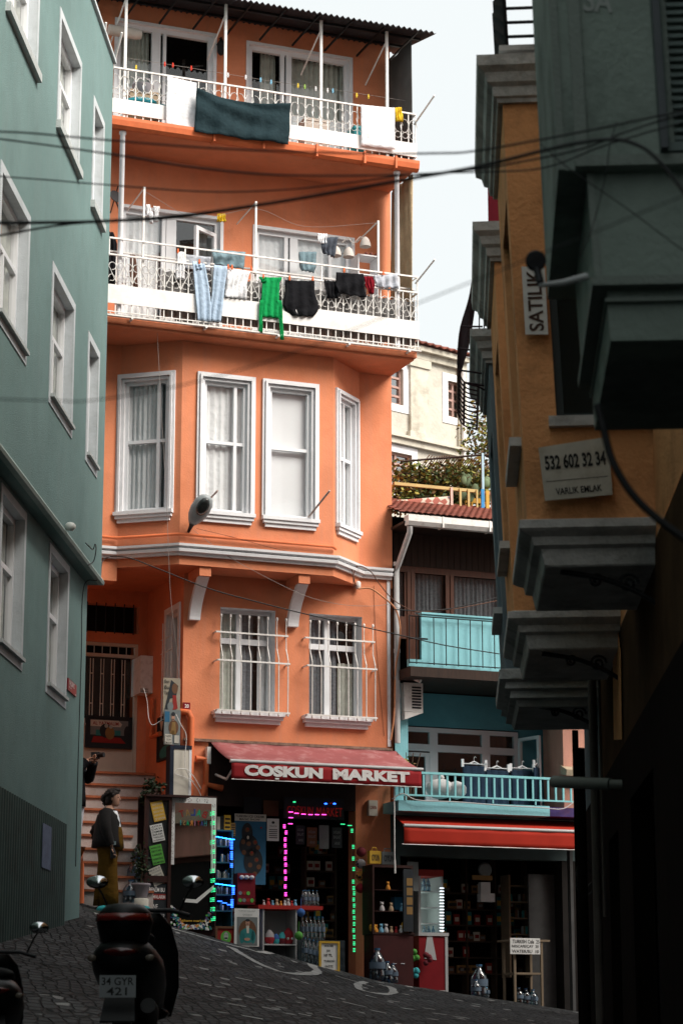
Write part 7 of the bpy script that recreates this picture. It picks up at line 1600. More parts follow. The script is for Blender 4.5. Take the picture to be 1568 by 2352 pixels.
for u, v, lb in ((862, 2130, 'small yellow egg at the left of the toy cabinet'), (938, 2118, 'big yellow egg at the right of the toy cabinet')):
    s_ = M.px(u, v, .8)[0]; r_ = .05 if u < 900 else .07; MB().ball(M.w(min(s_, s1 - .08), .74 - .06, z0 + r_ * 1.3), r_, 14, (1, .8, 1.35)).build('egg_toy', cm_('egg_yellow', (.55, .30, .03)), None, lb, 'toy', 'egg toys for sale')
mb = MB(); a = rp(926, 1996, 949, 2140, .80); mb.box(M, a[0], a[1], .76, .80, a[2], a[3]); mb.mi = 1
for k in range(4): mb.box(M, a[0] + .05, a[1] - .01, .80, .803, a[2] + .25 + k * .14, a[2] + .36 + k * .14)
mb.build('tag_rack', [P_DK, P_GOLD], None, 'tall rack of yellow name tags at the right of the toy cabinet', 'rack')
a = rp(940, 1978, 966, 2046, .5); poster('white_sheet', 'blank white sheet pinned at the left of the second shop', M, a[0], a[1], a[2], a[3], .4, None, P_GRY, cat='notice')
PJ = None
for k, (u, v) in enumerate(((869, 2212), (892, 2230), (905, 2238))):
    s_ = M.px(u, v, 1.0)[0]; p = M.w(s_, .95, ground(*M.w(s_, .95, 0).xy[:]) + .002); bottle(p, (.46, .30, .28)[k], (.12, .09, .08)[k], PLASTIC_B, CAP, ('large blue water jug below the toy cabinet', 'small water jug right of the large one below the toy cabinet', 'smallest water jug below the toy cabinet')[k], 'water jugs below the toy cabinet', 'water_jug', 'jug')
# ---------------------------------------------------------------- second shop
CF = thing('chest_freezer', 'red ice cream freezer with white edges in front of the second shop', 'freezer', M.w(2.75, .6, .6))
s0, s1 = M.px(962, 2200, .6)[0], M.px(1027, 2200, .6)[0]; z1_ = (M.px(962, 2148, .6)[1] + M.px(1027, 2152, .6)[1]) / 2; zg = ground(*M.w(s1, .6, 0).xy[:])
MB().box(M, s0, s1, .1, .6, zg - .02, z1_).build('body', mat('freezer_red', (.20, .010, .015), .4, var=.15), CF)
mb = MB(); mb.box(M, s0 - .015, s1 + .015, .08, .62, z1_ + .002, z1_ + .05); mb.box(M, s1 - .04, s1 + .004, .601, .612, zg, z1_); mb.box(M, s0 + .3, s1 - .04, .601, .610, zg + .005, zg + .04)
mb.prism([M.w(s0 + .13, .601, z1_), M.w(s0 + .21, .601, z1_), M.w(s0 + .28, .601, z1_ - .35), M.w(s0 + .08, .601, z1_ - .33)], M.n * .006); mb.build('white_trim', WB, CF)
RF = thing('drinks_fridge', 'lit drinks fridge with a red header behind the freezer', 'fridge', M.w(2.6, .0, .6))
a = rp(960, 2012, 1018, 2150, .05); s0, s1, z0, z1 = a; z0 = zg
mb = MB(); mb.box(M, s0, s0 + .04, -.5, .05, z0, z1); mb.box(M, s1 - .03, s1, -.5, .05, z0, z1); mb.box(M, s0, s1, -.52, -.5, z0, z1); mb.build('casing', WB, RF)
MB().box(M, s0, s1, -.5, .07, z1 + .002, z1 + .10).build('header', P_RED, RF)
mb = MB()
for k in range(4): z_ = z1 - .22 - k * .24; mb.box(M, s0 + .042, s1 - .032, -.48, .0, z_ - .012, z_)
mb.build('wire_shelf', WB, RF)
mb = MB(); mb.box(M, s0 + .044, s0 + .052, -.4, .02, z0 + .5, z1 - .02); mb.build('light_strip', mat('cool_lamp', (.75, .95, .88), .5, var=0, emit=1.0), RF)
leds('string_lights', 'vertical row of tiny white lights on the fridge door edge', [[(1014, 2040 + k * 7, 'white', 'h') for k in range(15)]], .10)
for k in range(7):
    s_ = s0 + .08 + (k % 4) * .075; z_ = z1 - .22 - (0 if k < 3 else .24 * 3); p = M.w(s_, -.1, z_ + .001); 
    if k == 0: fb = bottle(p, .2, .03, PLASTIC_B, CAP, 'dark bottle standing in the lit drinks fridge', 'bottles in the fridge')
    else: copy_tree(fb, p)
# boards, shelves, table, jugs
LS = thing('bottle_shelf', 'narrow pale wooden shelf of jars at the back of the second shop', 'shelf', M.w(4.1, -.8, .6))
s0, s1 = M.px(1168, 2080, -.5)[0], M.px(1226, 2080, -.5)[0]; zb_, zt_ = M.px(1200, 2170, -.5)[1], M.px(1200, 2010, -.5)[1]
PW = mat('dim_pine', (.20, .15, .10), .8, var=.2); mb = MB(); mb.box(M, s0, s0 + .03, -.8, -.5, zb_ - .5, zt_); mb.box(M, s1 - .03, s1, -.8, -.5, zb_ - .5, zt_)
for k in range(5): z_ = zt_ - .16 - k * .25; mb.box(M, s0 + .03, s1 - .03, -.8, -.5, z_ - .02, z_)
mb.build('shelf_frame', PW, LS)
rr = random.Random(17); mb = MB()
for k in range(16): mb.mi = k % 3; z_ = zt_ - .16 - (1 + k % 4) * .25; mb.lathe(M.w(s0 + .07 + rr.random() * (s1 - s0 - .14), -.58, z_), [(.025, 0), (.025, .10), (.015, .12)], 8)
mb.build('jars', [P_GRY, P_BRN, P_TEAL], LS)
mb = MB(); a = rp(1101, 2026, 1134, 2072, -.2); mb.box(M, a[0] + .02, a[1] - .06, -.3, -.2, a[2], a[3]); mb.box(M, a[0], a[1], -.3, -.17, a[2], a[2] + .13); mb.build('paper_dispenser', WB, None, 'white paper dispenser hanging inside the second shop', 'dispenser')
TB = thing('street_table', 'rough wooden table with a shelf at the front of the second shop', 'table', M.w(4.3, .5, .45))
s0, s1 = M.px(1180, 2250, .6)[0], M.px(1246, 2250, .6)[0]; zt_ = M.px(1215, 2158, .6)[1]; gz = lambda s_, o_: ground(*M.w(s_, o_, 0).xy[:])
MB().box(M, s0 - .06, s1 + .12, .15, .62, zt_ - .03, zt_).build('table_top', PW, TB)
for s_ in (s0, s1 - .03):
    for o_ in (.2, .57): MB().box(M, s_, s_ + .035, o_, o_ + .035, gz(s_, o_) - .01, zt_ - .031).build('leg', PW, TB)
MB().box(M, s0, s1, .2, .6, zt_ - .52, zt_ - .49).build('lower_shelf', PW, TB)
a = rp(1172, 2154, 1241, 2192, .68)
poster('menu_notice', 'handwritten white menu with TURKISH CAFE, NESCAFE/ÇAY and WATER/SU on the table edge', M, a[0], a[1], a[2], a[3], .65, lambda fn: fn('lettering', INK, many(wrt('TURKISH Cafe  25', -.85, .95, .35, .8, .01), wrt('NESCAFE/ÇAY  20', -.9, .9, -.25, .15, .01), wrt('WATER/SU  10', -.9, .9, -.85, -.45, .01))), PAPER, cat='notice')
j0 = None
JL = [(1100, 2255, .5), (1112, 2258, .35), (1092, 2262, .6), (1190, 2262, .42), (1206, 2262, .42), (1222, 2262, .42), (1062, 2165, -.2)]
for k, (u, v, o_) in enumerate(JL):
    s_ = M.px(u, v, o_)[0]; p = M.w(s_, o_, gz(s_, o_) + (.002 if k < 6 else .75)); hh_ = .48 if k < 1 or k == 6 else .30
    if k == 0: j0 = bottle(p, .5, .13, PLASTIC_B, CAP, 'large blue water jug standing left of the wooden table', 'water jugs at the second shop', 'water_jug', 'jug')
    elif k in (1, 2, 3, 4, 5):
        if k == 1: j1 = bottle(p, .26, .08, PLASTIC_B, CAP, 'small blue water jug on the ground at the second shop', 'small water jugs at the second shop', 'water_jug', 'jug')
        else: copy_tree(j1, p)
mb = MB(); mb.box(M, 5.0, 5.05, .2, .3, -.2, 3.0); mb.box(M, 4.55, 5.0, -.3, -.25, -.2, 2.6); mb.build('side_board', mat('dim_board', (.06, .06, .06), .8, var=.3), TH)
mb = MB(); a = rp(1085, 2000, 1140, 2016, -.4); mb.lathe(M.pw(1112, 1998, -.4), [(.10, 0), (.12, .01), (.09, .02)], 16, M.n); mb.mi = 1; a = rp(1084, 2010, 1130, 2022, -.38); mb.box(M, a[0], a[1], -.4, -.38, a[2], a[3]); mb.build('wall_plate', [P_GRY, P_GOLD], None, 'round plaque over a yellow strip inside the second shop', 'plaque')
for k, (u, v, c) in enumerate(((952, 2192, 'ball_green'), (984, 2200, 'ball_maroon'), (955, 2235, 'aqua_plastic'))):
    mb = MB(); q = M.pw(u, v, .7); 
    for j in range(5): mb.ball(q + Vector((rnd.uniform(-.05, .05), 0, rnd.uniform(-.08, .05))), .045, 8)
    mb.build('toy_bag', MATS[c], None, ('bag of green toys hanging on the freezer edge', 'bag of dark red toys hanging on the freezer front', 'bag of turquoise toys low beside the freezer')[k], 'toy bag')

# ---------------------------------------------------------------- things by the steps
for k, (u, v, r_, h_) in enumerate(((322, 1985, .135, .5), (313, 2035, .135, .5), (303, 2062, .10, .36), (330, 1955, .13, .48))):
    z_ = M.px(u, v, 1.15)[1]; s_ = M.px(u, v, 1.15 - .1 * (k == 3))[0]
for k, (u, vb, o_, h_, r_) in enumerate(((325, 2002, .35, .46, .135), (314, 2045, .75, .46, .14), (300, 2078, 1.2, .34, .11))):
    s_, z_ = M.px(u, vb, o_)
    bottle(M.w(s_, o_, z_), h_, r_, PLASTIC_B, CAP, ('uppermost blue water jug on the steps', 'middle blue water jug on the steps behind the plant', 'lowest blue water jug beside the woman')[k], 'water jugs on the steps', 'water_jug', 'jug')
    MB().box(M, s_ - .16, s_ + .16, o_ - .16, o_ + .16, 1.3, z_ - .003).build('pedestal', ST, None, ('plastered block under the uppermost water jug', 'plastered block under the middle water jug', 'low plastered block under the lowest water jug')[k], 'block')
s_, z_ = M.px(325, 2062, 1.3)
mb = MB(); mb.lathe(M.w(s_, 1.25, z_), [(.09, 0), (.13, .16), (.14, .17), (.14, .2), (.12, .2)], 16); mb.build('flower_pot', cm_('grey_clay', (.25, .22, .24)), None, 'grey clay flower pot on the pale bucket by the cabinet', 'pot')
mb = MB(); mb.lathe(M.w(s_, 1.25, z_ - .22), [(.11, 0), (.12, .02), (.12, .2), (.10, .215)], 14); mb.build('bucket', P_CREAM, None, 'pale upturned bucket carrying the grey flower pot', 'bucket'); MB().box(M, s_ - .2, s_ + .2, 1.05, 1.45, 1.2, z_ - .223).build('plinth', ST, None, 'low plaster plinth under the pale bucket', 'plinth')
DL = [MATS['leaf_dark'], mat('leaf_deep', (.015, .03, .012), .7, var=.3)]
plant('potted_plant', 'dark leafy plant growing from the grey clay pot', 'plant', [(M.w(s_, 1.25, z_ + .45), (.12, .12, .28), 160, .035)], [[M.w(s_, 1.25, z_ + .18), M.w(s_ + .02, 1.25, z_ + .4), M.w(s_ - .02, 1.25, z_ + .75)]], 71, mats=DL)
s_, z_ = M.px(352, 1828, .9)
plant('hanging_fern', 'dark shaggy fern on top of the glass cabinet', 'plant', [(M.w(s_, .9, z_ + .12), (.16, .12, .14), 160, .035), (M.w(s_ - .12, .95, z_ - .08), (.08, .08, .12), 80, .035)], [[M.w(s_, .9, z_), M.w(s_, .9, z_ + .2)]], 81, mats=DL)
mb = MB(); q = hit_ground(250, 2112)
for k in range(5):
    u = (238, 262, 285, 300, 330)[k]; p = P(u, 2088, 31.6); mb.ball(p, .10, 8, (1, .7, .5))
mb.build('plastic_sheet', cm_('aqua_sheet', (.03, .33, .35)), None, 'crumpled turquoise plastic on the ledge behind the woman', 'plastic sheet')
# retaining ledge below the steps, in front of the stairs
mb = MB(); LZ = P(240, 2096, 32).z; a = P(150, 2096, 31.2); 
mb.box(Fr(P(205, 2096, 32), 10), -1.0, .62, -1.4, .55, .2, LZ - .004); mb.build('stone_ledge', mat('mossy_grey_plaster', (.12, .15, .13), .9, var=.3, scale=3, bump=.6), None, 'mossy grey plastered ledge at the foot of the steps', 'ledge')
pp_ = MB(); pp_.tube([P(186, 2075, 30.9), P(186, 1985, 30.9), P(190, 1945, 30.9)], .045, 8); pp_.build('drain_pipe', ORANGE_D, None, 'orange drain pipe at the corner of the green house', 'pipe')
# ================================================================ PEOPLE
def skinned(name, m_, parent, joints, edges, sub=2):
    me = bpy.data.meshes.new(name); org = world_loc(parent)
    me.from_pydata([tuple(Vector(j[0]) - org) for j in joints], edges, []); me.materials.append(m_)
    o = bpy.data.objects.new(name, me); C.objects.link(o); o.parent = parent; o['_o'] = tuple(org)
    mo = o.modifiers.new('skin', 'SKIN'); mo.use_smooth_shade = True
    for i, j in enumerate(joints):
        r_ = j[1] if isinstance(j[1], tuple) else (j[1], j[1]); me.skin_vertices[0].data[i].radius = r_
    me.skin_vertices[0].data[0].use_root = True
    sb = o.modifiers.new('sub', 'SUBSURF'); sb.levels = sub; sb.render_levels = sub
    return o
def person(label, base, yaw, skin_m, build):
    t = thing('person', label, 'person', base); a = R(yaw); fx = Vector((math.cos(a), math.sin(a), 0)); fy = Vector((-math.sin(a), math.cos(a), 0))
    L = lambda x, y, z: Vector(base) + fx * x + fy * y + Vector((0, 0, z))
    build(t, L, fx, fy, skin_m); return t
JK = mat('dark_patterned_jacket', (.012, .010, .010), .9, var=.5, scale=40); MU = cloth_mat('mustard_corduroy', (.105, .055, .010), .15, 20); HR = mat('dark_brown_hair', (.018, .010, .008), .6, var=.3, scale=30); SHOE = mat('black_shoe', (.012, .012, .014), .5)
def head(t, L, skin_m, hx, hy, hz, hair, bun=True, k=1.0):
    c = L(hx, hy, hz)
    hd = MB(); ax = (L(1, 0, 0) - L(0, 0, 0)); ay = (L(0, 1, 0) - L(0, 0, 0))
    rs = []
    for dz, rx, ry, ox in ((-.115, .025, .025, .035), (-.10, .048, .04, .03), (-.075, .064, .052, .02), (-.04, .078, .062, .012), (0, .086, .070, .004), (.04, .090, .073, 0), (.08, .082, .068, -.005), (.105, .06, .05, -.008), (.12, .02, .02, -.01)):
        rs.append((c + ax * ox + Vector((0, 0, dz)), ax * rx, ay * ry))
    hd.loft(rs, 16)
    hd.loft([(c + ax * .078 + Vector((0, 0, .02)), ay * .008, ax * .006), (c + ax * .094 + Vector((0, 0, -.005)), ay * .011, ax * .012), (c + ax * .10 + Vector((0, 0, -.025)), ay * .014, ax * .012), (c + ax * .085 + Vector((0, 0, -.035)), ay * .012, ax * .006)], 8)
    for s_ in (-1, 1): hd.ball(c + ay * (.072 * s_) + ax * -.005 + Vector((0, 0, -.008)), .026, 8, (.5, .4, 1.2))
    hd.tube([c + ax * .078 + ay * -.02 + Vector((0, 0, -.06)), c + ax * .086 + Vector((0, 0, -.06)), c + ax * .078 + ay * .02 + Vector((0, 0, -.06))], .007, 5)
    hd.build('head', skin_m, t)
    ey = MB()
    for s_ in (-1, 1): ey.ball(c + ax * .072 + ay * (.03 * s_) + Vector((0, 0, .008)), .013, 8); ey.tube([c + ax * .078 + ay * (.016 * s_) + Vector((0, 0, .030)), c + ax * .072 + ay * (.046 * s_) + Vector((0, 0, .030))], .004, 4)
    ey.build('eyes', HR, t)
    h = MB(); h.loft([(c + ax * q[3] + Vector((0, 0, q[0])), ax * q[1], ay * q[2]) for q in ((-.10, .045, .06, -.055), (-.05, .07, .08, -.045), (.0, .082, .086, -.035), (.05, .100, .088, -.015), (.09, .095, .082, -.01), (.125, .065, .06, -.012), (.138, .02, .02, -.015))], 16)
    for q_ in range(26):
        a_ = q_ * 2.4; b_ = .3 + q_ / 26 * 1.25; d_ = Vector((math.cos(a_) * math.sin(b_), math.sin(a_) * math.sin(b_), math.cos(b_)))
        if (d_.dot(ax) > .45 and d_.z < .6): continue
        o_ = c + ax * -.018 + Vector((0, 0, .03)) + d_ * .088; h.tube([o_, o_ + d_ * .022 + Vector((0, 0, -.012)), o_ + d_ * .016 + Vector((0, 0, -.05))], [.026, .022, .006], 6)
    if bun: h.ball(c - ax * .125 + Vector((0, 0, .0)), .058, 10, (1, .9, 1.1)); h.ball(c + ax * .03 + Vector((0, 0, .11)), .062, 10, (1.2, 1, .6)); h.tube([c - ax * .10 + Vector((0, 0, -.03)), c - ax * .13 + Vector((0, 0, -.08)), c - ax * .11 + Vector((0, 0, -.12))], [.03, .03, .01], 8)
    h.build('hair', hair, t)
def hand(t, L, p, d, curl, side, skin_m, name='hand'):
    """palm plus five bent digits; p wrist, d pointing direction"""
    d = Vector(d).normalized(); s_ = Vector(side).normalized(); n_ = d.cross(s_).normalized()
    js = [(p - d * .03, .018), (p + d * .035, (.030, .014)), (p + d * .07, (.032, .013))]; ed = [(0, 1), (1, 2)]
    o = skinned(name, skin_m, t, js, ed, 1)
    for k, (off, ln) in enumerate(((-.026, .065), (-.009, .078), (.009, .072), (.025, .056))):
        a = p + d * .065 + s_ * off; b = a + (d * math.cos(curl) + n_ * math.sin(curl)) * ln * .5; c = b + (d * math.cos(curl * 2) + n_ * math.sin(curl * 2)) * ln * .5
        f = MB().tube([a, b, c], [.010, .009, .007], 6); f.build('finger', skin_m, o if False else t)
    a = p + d * .02 - s_ * .026; MB().tube([a, a - s_ * .02 + d * .025 + n_ * .01, a - s_ * .022 + d * .05 + n_ * .015], [.011, .010, .008], 6).build('thumb', skin_m, t)
    return o
def woman(t, L, fx, fy, sk):
    Z = Vector((0, 0, 1))
    # continuous body (mostly covered)
    J = [(L(0, 0, .90), (.11, .10)), (L(.0, 0, 1.08), (.10, .085)), (L(-.01, 0, 1.28), (.12, .10)), (L(-.005, 0, 1.38), (.07, .07)), (L(.02, 0, 1.46), .045), (L(.03, 0, 1.50), .04),
         (L(-.02, .16, 1.34), .05), (L(-.16, .24, 1.13), .04), (L(-.02, .22, .96), .03), (L(-.02, -.16, 1.34), .05), (L(.02, -.20, 1.10), .038), (L(.10, -.20, .86), .026),
         (L(-.0, .09, .84), .085), (L(-.04, .10, .46), .055), (L(-.10, .11, .10), .035), (L(-.0, -.09, .84), .085), (L(.05, -.09, .46), .055), (L(.06, -.09, .10), .035)]
    E = [(0, 1), (1, 2), (2, 3), (3, 4), (4, 5), (3, 6), (6, 7), (7, 8), (3, 9), (9, 10), (10, 11), (0, 12), (12, 13), (13, 14), (0, 15), (15, 16), (16, 17)]
    skinned('body', sk, t, J, E)
    head(t, L, sk, .055, 0, 1.56, HR)
    hand(t, L, L(.10, -.20, .86), fx * .25 - Z, .4, fy, sk)
    # jacket
    j = MB(); j.loft([(L(-.01, 0, z), fx * a, fy * b) for z, a, b in ((.88, .225, .245), (.98, .215, .24), (1.10, .195, .22), (1.22, .18, .21), (1.32, .15, .20), (1.39, .10, .15), (1.43, .065, .07))], 18)
    j.tube(curve_pts([L(-.02, .15, 1.36), L(-.14, .25, 1.24), L(-.26, .29, 1.12), L(-.14, .27, 1.00), L(-.0, .22, .95)], 4), [.085, .08, .08, .078, .08, .085, .085, .085, .085, .085, .085, .08, .08, .078, .075, .07, .065][:17], 12)
    j.tube(curve_pts([L(-.02, -.15, 1.36), L(.0, -.21, 1.20), L(.03, -.22, 1.06), L(.09, -.205, .90)], 4), [.085, .085, .082, .08, .08, .078, .078, .075, .07, .068, .065, .06, .058], 12)
    j.build('jacket', JK, t)
    # white top and bib
    MB().loft([(L(.075, -.03, z), fx * a, fy * b) for z, a, b in ((1.02, .115, .10), (1.15, .105, .10), (1.28, .08, .08), (1.38, .045, .06))], 12).build('white_top', CL['white'], t)
    MB().loft([(L(.088, -.03, z), fx * a, fy * b) for z, a, b in ((.84, .125, .13), (.95, .128, .13), (1.08, .118, .10), (1.16, .10, .085))], 12).build('dungaree_bib', MU, t)
    # wide trousers
    for sg, dx in ((1, -.05), (-1, .03)):
        MB().loft([(L(dx * 2.0 * (1 - z / .95) + .0, sg * .085, z), fx * a, fy * b) for z, a, b in ((.10, .13, .10), (.25, .135, .10), (.50, .13, .105), (.72, .135, .115), (.86, .145, .125), (.95, .15, .12))], 14).build('trouser_leg', MU, t)
        MB().loft([(L(dx * 2.0 + x, sg * .09, z), fy * a, Z * b) for x, z, a, b in ((-.10, .035, .03, .035), (-.04, .05, .042, .05), (.05, .04, .045, .04), (.13, .03, .04, .03), (.17, .022, .02, .02))], 10).build('shoe', SHOE, t)
    MB().tube([L(.10, -.20, .86), L(.12, -.20, .78), L(.12, -.2, .72)], [.03, .04, .035], 8).build('camera', SHOE, t)
    bk = MB(); f = Fr(L(.14, -.22, 0), 0); bk.box(f, -.02, .02, 0, .01, Vector(L(0, 0, .90)).z, Vector(L(0, 0, .95)).z); bk.build('buckle', CHROME, t)
fb_ = P(246, 2096, 32)
person('woman in a dark jacket and mustard dungarees standing on the ledge, looking right', (fb_.x, fb_.y, LZ), -8, SKIN, woman)
def shooter(t, L, fx, fy, sk):
    Z = Vector((0, 0, 1))
    J = [(L(0, 0, .92), (.12, .11)), (L(.0, 0, 1.10), (.11, .09)), (L(0, 0, 1.30), (.13, .11)), (L(0, 0, 1.41), (.07, .07)), (L(.01, 0, 1.50), .045),
         (L(0, .17, 1.37), .05), (L(.12, .22, 1.22), .042), (L(.30, .08, 1.48), .03), (L(0, -.17, 1.37), .05), (L(.12, -.22, 1.20), .042), (L(.30, -.08, 1.47), .03),
         (L(0, .09, .86), .09), (L(.02, .10, .47), .06), (L(0, .10, .10), .04), (L(0, -.09, .86), .09), (L(.02, -.10, .47), .06), (L(0, -.10, .10), .04)]
    E = [(0, 1), (1, 2), (2, 3), (3, 4), (3, 5), (5, 6), (6, 7), (3, 8), (8, 9), (9, 10), (0, 11), (11, 12), (12, 13), (0, 14), (14, 15), (15, 16)]
    skinned('body', sk, t, J, E); head(t, L, sk, .04, 0, 1.60, HR, False)
    j = MB(); j.loft([(L(-.01, 0, z), fx * a, fy * b) for z, a, b in ((.82, .19, .22), (.95, .185, .22), (1.12, .165, .21), (1.30, .155, .21), (1.40, .11, .16), (1.46, .07, .07))], 18)
    for sg in (-1, 1): j.tube(curve_pts([L(0, sg * .16, 1.38), L(.11, sg * .23, 1.22), L(.20, sg * .16, 1.34), L(.27, sg * .09, 1.44)], 4), .07, 12)
    j.build('coat', CL['black'], t)
    for sg in (-1, 1):
        MB().loft([(L(.0, sg * .09, z), fx * a, fy * b) for z, a, b in ((.07, .08, .08), (.45, .09, .085), (.80, .125, .115), (.92, .14, .12))], 14).build('trouser_leg', CL['grey'] if sg < 0 else CL['grey'], t)
        MB().loft([(L(x, sg * .09, z), fy * a, Z * b) for x, z, a, b in ((-.10, .035, .03, .035), (-.04, .05, .042, .05), (.05, .04, .045, .04), (.15, .028, .03, .025))], 10).build('shoe', SHOE, t)
    f = Fr(L(.36, 0, 0), 0); cz_ = L(0, 0, 1.52).z
    c = MB(); c.box(f, -.06, .06, -.05, .04, cz_ - .04, cz_ + .05); c.tube([L(.38, 0, 1.525), L(.50, 0, 1.53)], .035, 10); c.build('camera', SHOE, t)
    hand(t, L, L(.30, -.08, 1.47), fx * .8 + fy * .3 + Z * .3, .5, Z, sk); hand(t, L, L(.30, .08, 1.48), fx * .8 - fy * .3 + Z * .3, .5, Z, sk)
sx_ = P(163, 2010, 33.0)
person('person in black raising a camera, half hidden behind the corner of the green house', (sx_.x, sx_.y, P(163, 1985, 33.0).z - .0), -25, SKIN, shooter)
# ================================================================ SCOOTERS
def wheel(t, f, s_, o_, z_, r_, wd=.11):
    w_ = MB(); c = f.w(s_, o_, z_); ax = f.e
    prof = [(r_ * .62, -wd * .35), (r_ * .85, -wd * .5), (r_ * .97, -wd * .3), (r_, 0), (r_ * .97, wd * .3), (r_ * .85, wd * .5), (r_ * .62, wd * .35)]
    n = 28; vs = []; a, b = f.n, Vector((0, 0, 1))
    for rr_, h in prof:
        for k in range(n): q = 2 * math.pi * k / n; vs.append(c + ax * h + a * (rr_ * math.cos(q)) + b * (rr_ * math.sin(q)))
    w_._add(vs, [(i * n + k, i * n + (k + 1) % n, (i + 1) * n + (k + 1) % n, (i + 1) * n + k) for i in range(len(prof) - 1) for k in range(n)], True)
    W_ = w_.build('wheel', RUBBER, t)
    h = MB(); h.lathe(c - ax * .04, [(r_ * .3, 0), (r_ * .62, .02), (r_ * .62, .06), (r_ * .3, .08)], 18, ax); h.build('rim', mat('dark_rim', (.06, .06, .065), .4, metal=.6), W_); return W_
def scooter(name, label, px_, Y, yaw, plate=None, box=True, k=1):
    p0 = P(px_, 2300, Y); gz_ = ground(p0.x, p0.y); f = Fr(Vector((p0.x, p0.y, 0)), yaw); g_ = gz_
    t = thing(name, label, 'scooter', (p0.x, p0.y, g_)); t.scale = (k, k, k); e, n_ = f.e, f.n; Zv = Vector((0, 0, 1))
    # n_ points back towards the camera (rear), o>0 rear
    wheel(t, f, 0, .35, g_ + .25, .25, .13); wheel(t, f, 0, -.95, g_ + .25, .25, .11)
    b = MB()
    b.loft([(f.w(0, o_, g_ + z_), e * a, Zv * h_) for o_, z_, a, h_ in ((.72, .66, .10, .06), (.66, .66, .18, .12), (.45, .64, .235, .19), (.1, .58, .25, .22), (-.25, .50, .22, .20), (-.45, .36, .18, .10))], 16)
    b.loft([(f.w(0, o_, g_ + z_), e * a, Zv * h_) for o_, z_, a, h_ in ((-.42, .30, .20, .06), (-.70, .30, .20, .06), (-.80, .34, .16, .08))], 12)
    b.loft([(f.w(0, o_, g_ + z_), e * a, n_ * h_) for o_, z_, a, h_ in ((-.80, .28, .20, .05), (-.84, .50, .25, .07), (-.86, .75, .24, .08), (-.80, .95, .19, .08), (-.74, 1.04, .12, .07))], 14)
    b.loft([(f.w(0, o_, g_ + z_), e * .09, n_ * h_) for o_, z_, h_ in ((-.95, .50, .22), (-.95, .56, .18), (-.93, .60, .05))], 12)
    b.build('bodywork', BLACKP, t)
    s_ = MB(); s_.loft([(f.w(0, o_, g_ + z_), e * a, Zv * h_) for o_, z_, a, h_ in ((.55, .84, .10, .03), (.40, .84, .16, .055), (.1, .82, .17, .06), (-.2, .80, .14, .06), (-.38, .78, .08, .03))], 14); s_.build('seat', RUBBER, t)
    m_ = MB(); m_.tube([f.w(-.34, -.66, g_ + 1.02), f.w(-.2, -.70, g_ + 1.06), f.w(.2, -.70, g_ + 1.06), f.w(.34, -.66, g_ + 1.02)], .017, 8); m_.build('handlebar', IRON, t)
    for sg in (-1, 1):
        mm = MB(); mm.tube([f.w(sg * .26, -.68, g_ + 1.05), f.w(sg * .32, -.66, g_ + 1.18), f.w(sg * .36, -.66, g_ + 1.24)], .008, 6)
        mm.loft([(f.w(sg * .36, -.66, g_ + 1.27) + n_ * d, e * (.085 * q), Zv * (.05 * q)) for d, q in ((-.03, .4), (-.015, .9), (.0, 1.0))], 14); MI = mm.build('mirror', BLACKP, t)
        g2 = MB(); nm = (n_ + Zv * (.30 if sg < 0 else .05)).normalized(); z2 = (Zv - n_ * (.30 if sg < 0 else .05)).normalized(); g2.loft([(f.w(sg * .36, -.66, g_ + 1.27) + nm * d, e * .08, z2 * .046) for d in (.012, .016)], 14); g2.build('mirror_glass', MIRROR, MI)
    x = MB(); x.tube([f.w(.17, .15, g_ + .25), f.w(.19, .45, g_ + .30), f.w(.19, .62, g_ + .34)], [.04, .06, .055], 10); x.build('exhaust', mat('dull_exhaust', (.02, .02, .02), .5, metal=.3), t)
    fd = MB(); fd.prism([f.w(-.09, .60, g_ + .50), f.w(.09, .60, g_ + .50), f.w(.12, .78, g_ + .22), f.w(-.12, .78, g_ + .22)], (0, 0, .015)); fd.build('mudguard', BLACKP, t)
    tl = MB(); tl.loft([(f.w(0, .70 + d, g_ + .70), e * (.13 - d), Zv * .03) for d in (0, .03)], 12); tl.build('tail_light', mat('red_lens', (.07, .004, .004), .15, var=0, spec=.7), t)
    for sg in (-1, 1): MB().ball(f.w(sg * .20, .66, g_ + .66), .028, 10, (1.2, .7, .9)).build('indicator', mat('clear_lens', (.12, .10, .08), .15, var=0), t)
    if box:
        bx = MB(); bx.loft([(f.w(0, .48, g_ + z_), e * a, n_ * h_) for z_, a, h_ in ((.76, .14, .13), (.78, .17, .18), (.89, .195, .20), (.915, .20, .205), (.98, .18, .185), (1.03, .13, .14), (1.045, .04, .04))], 24)
        BX = bx.build('top_box', BLACKP, t)
        rl = MB(); n = 12
        vs = []
        for z_ in (.915, .965):
            for k in range(n + 1):
                q = R(20 + 140 * k / n); rr_ = 1.01 if z_ < .95 else .955; vs.append(f.w(.202 * math.cos(q) * rr_, .48 + .207 * math.sin(q) * rr_ + .012, g_ + z_))
        rl._add(vs, [(k, k + 1, n + 2 + k, n + 1 + k) for k in range(n)], True); solid(rl.build('reflector', mat('red_reflector', (.16, .008, .006), .18, var=.1, spec=.8), BX), .012)
    if plate:
        zc_ = g_ + .46; PL = MB().box(f, -.125, .125, .79, .797, zc_ - .07, zc_ + .08).build('number_plate', mat('plate_white', (.26, .28, .29), .5, var=.08), t)
        tt = MB(); text_mb(tt, plate[0], f, -.11, .11, zc_ + .012, zc_ + .065, .799, .012); text_mb(tt, plate[1], f, -.075, .065, zc_ - .055, zc_ - .002, .799, .012); tt.build('lettering', INK, PL)
    return t
scooter('scooter', 'black scooter with a top box, red reflector and number plate 34 GYR 421', 303, 16.9, -2, ('34 GYR', '421'))
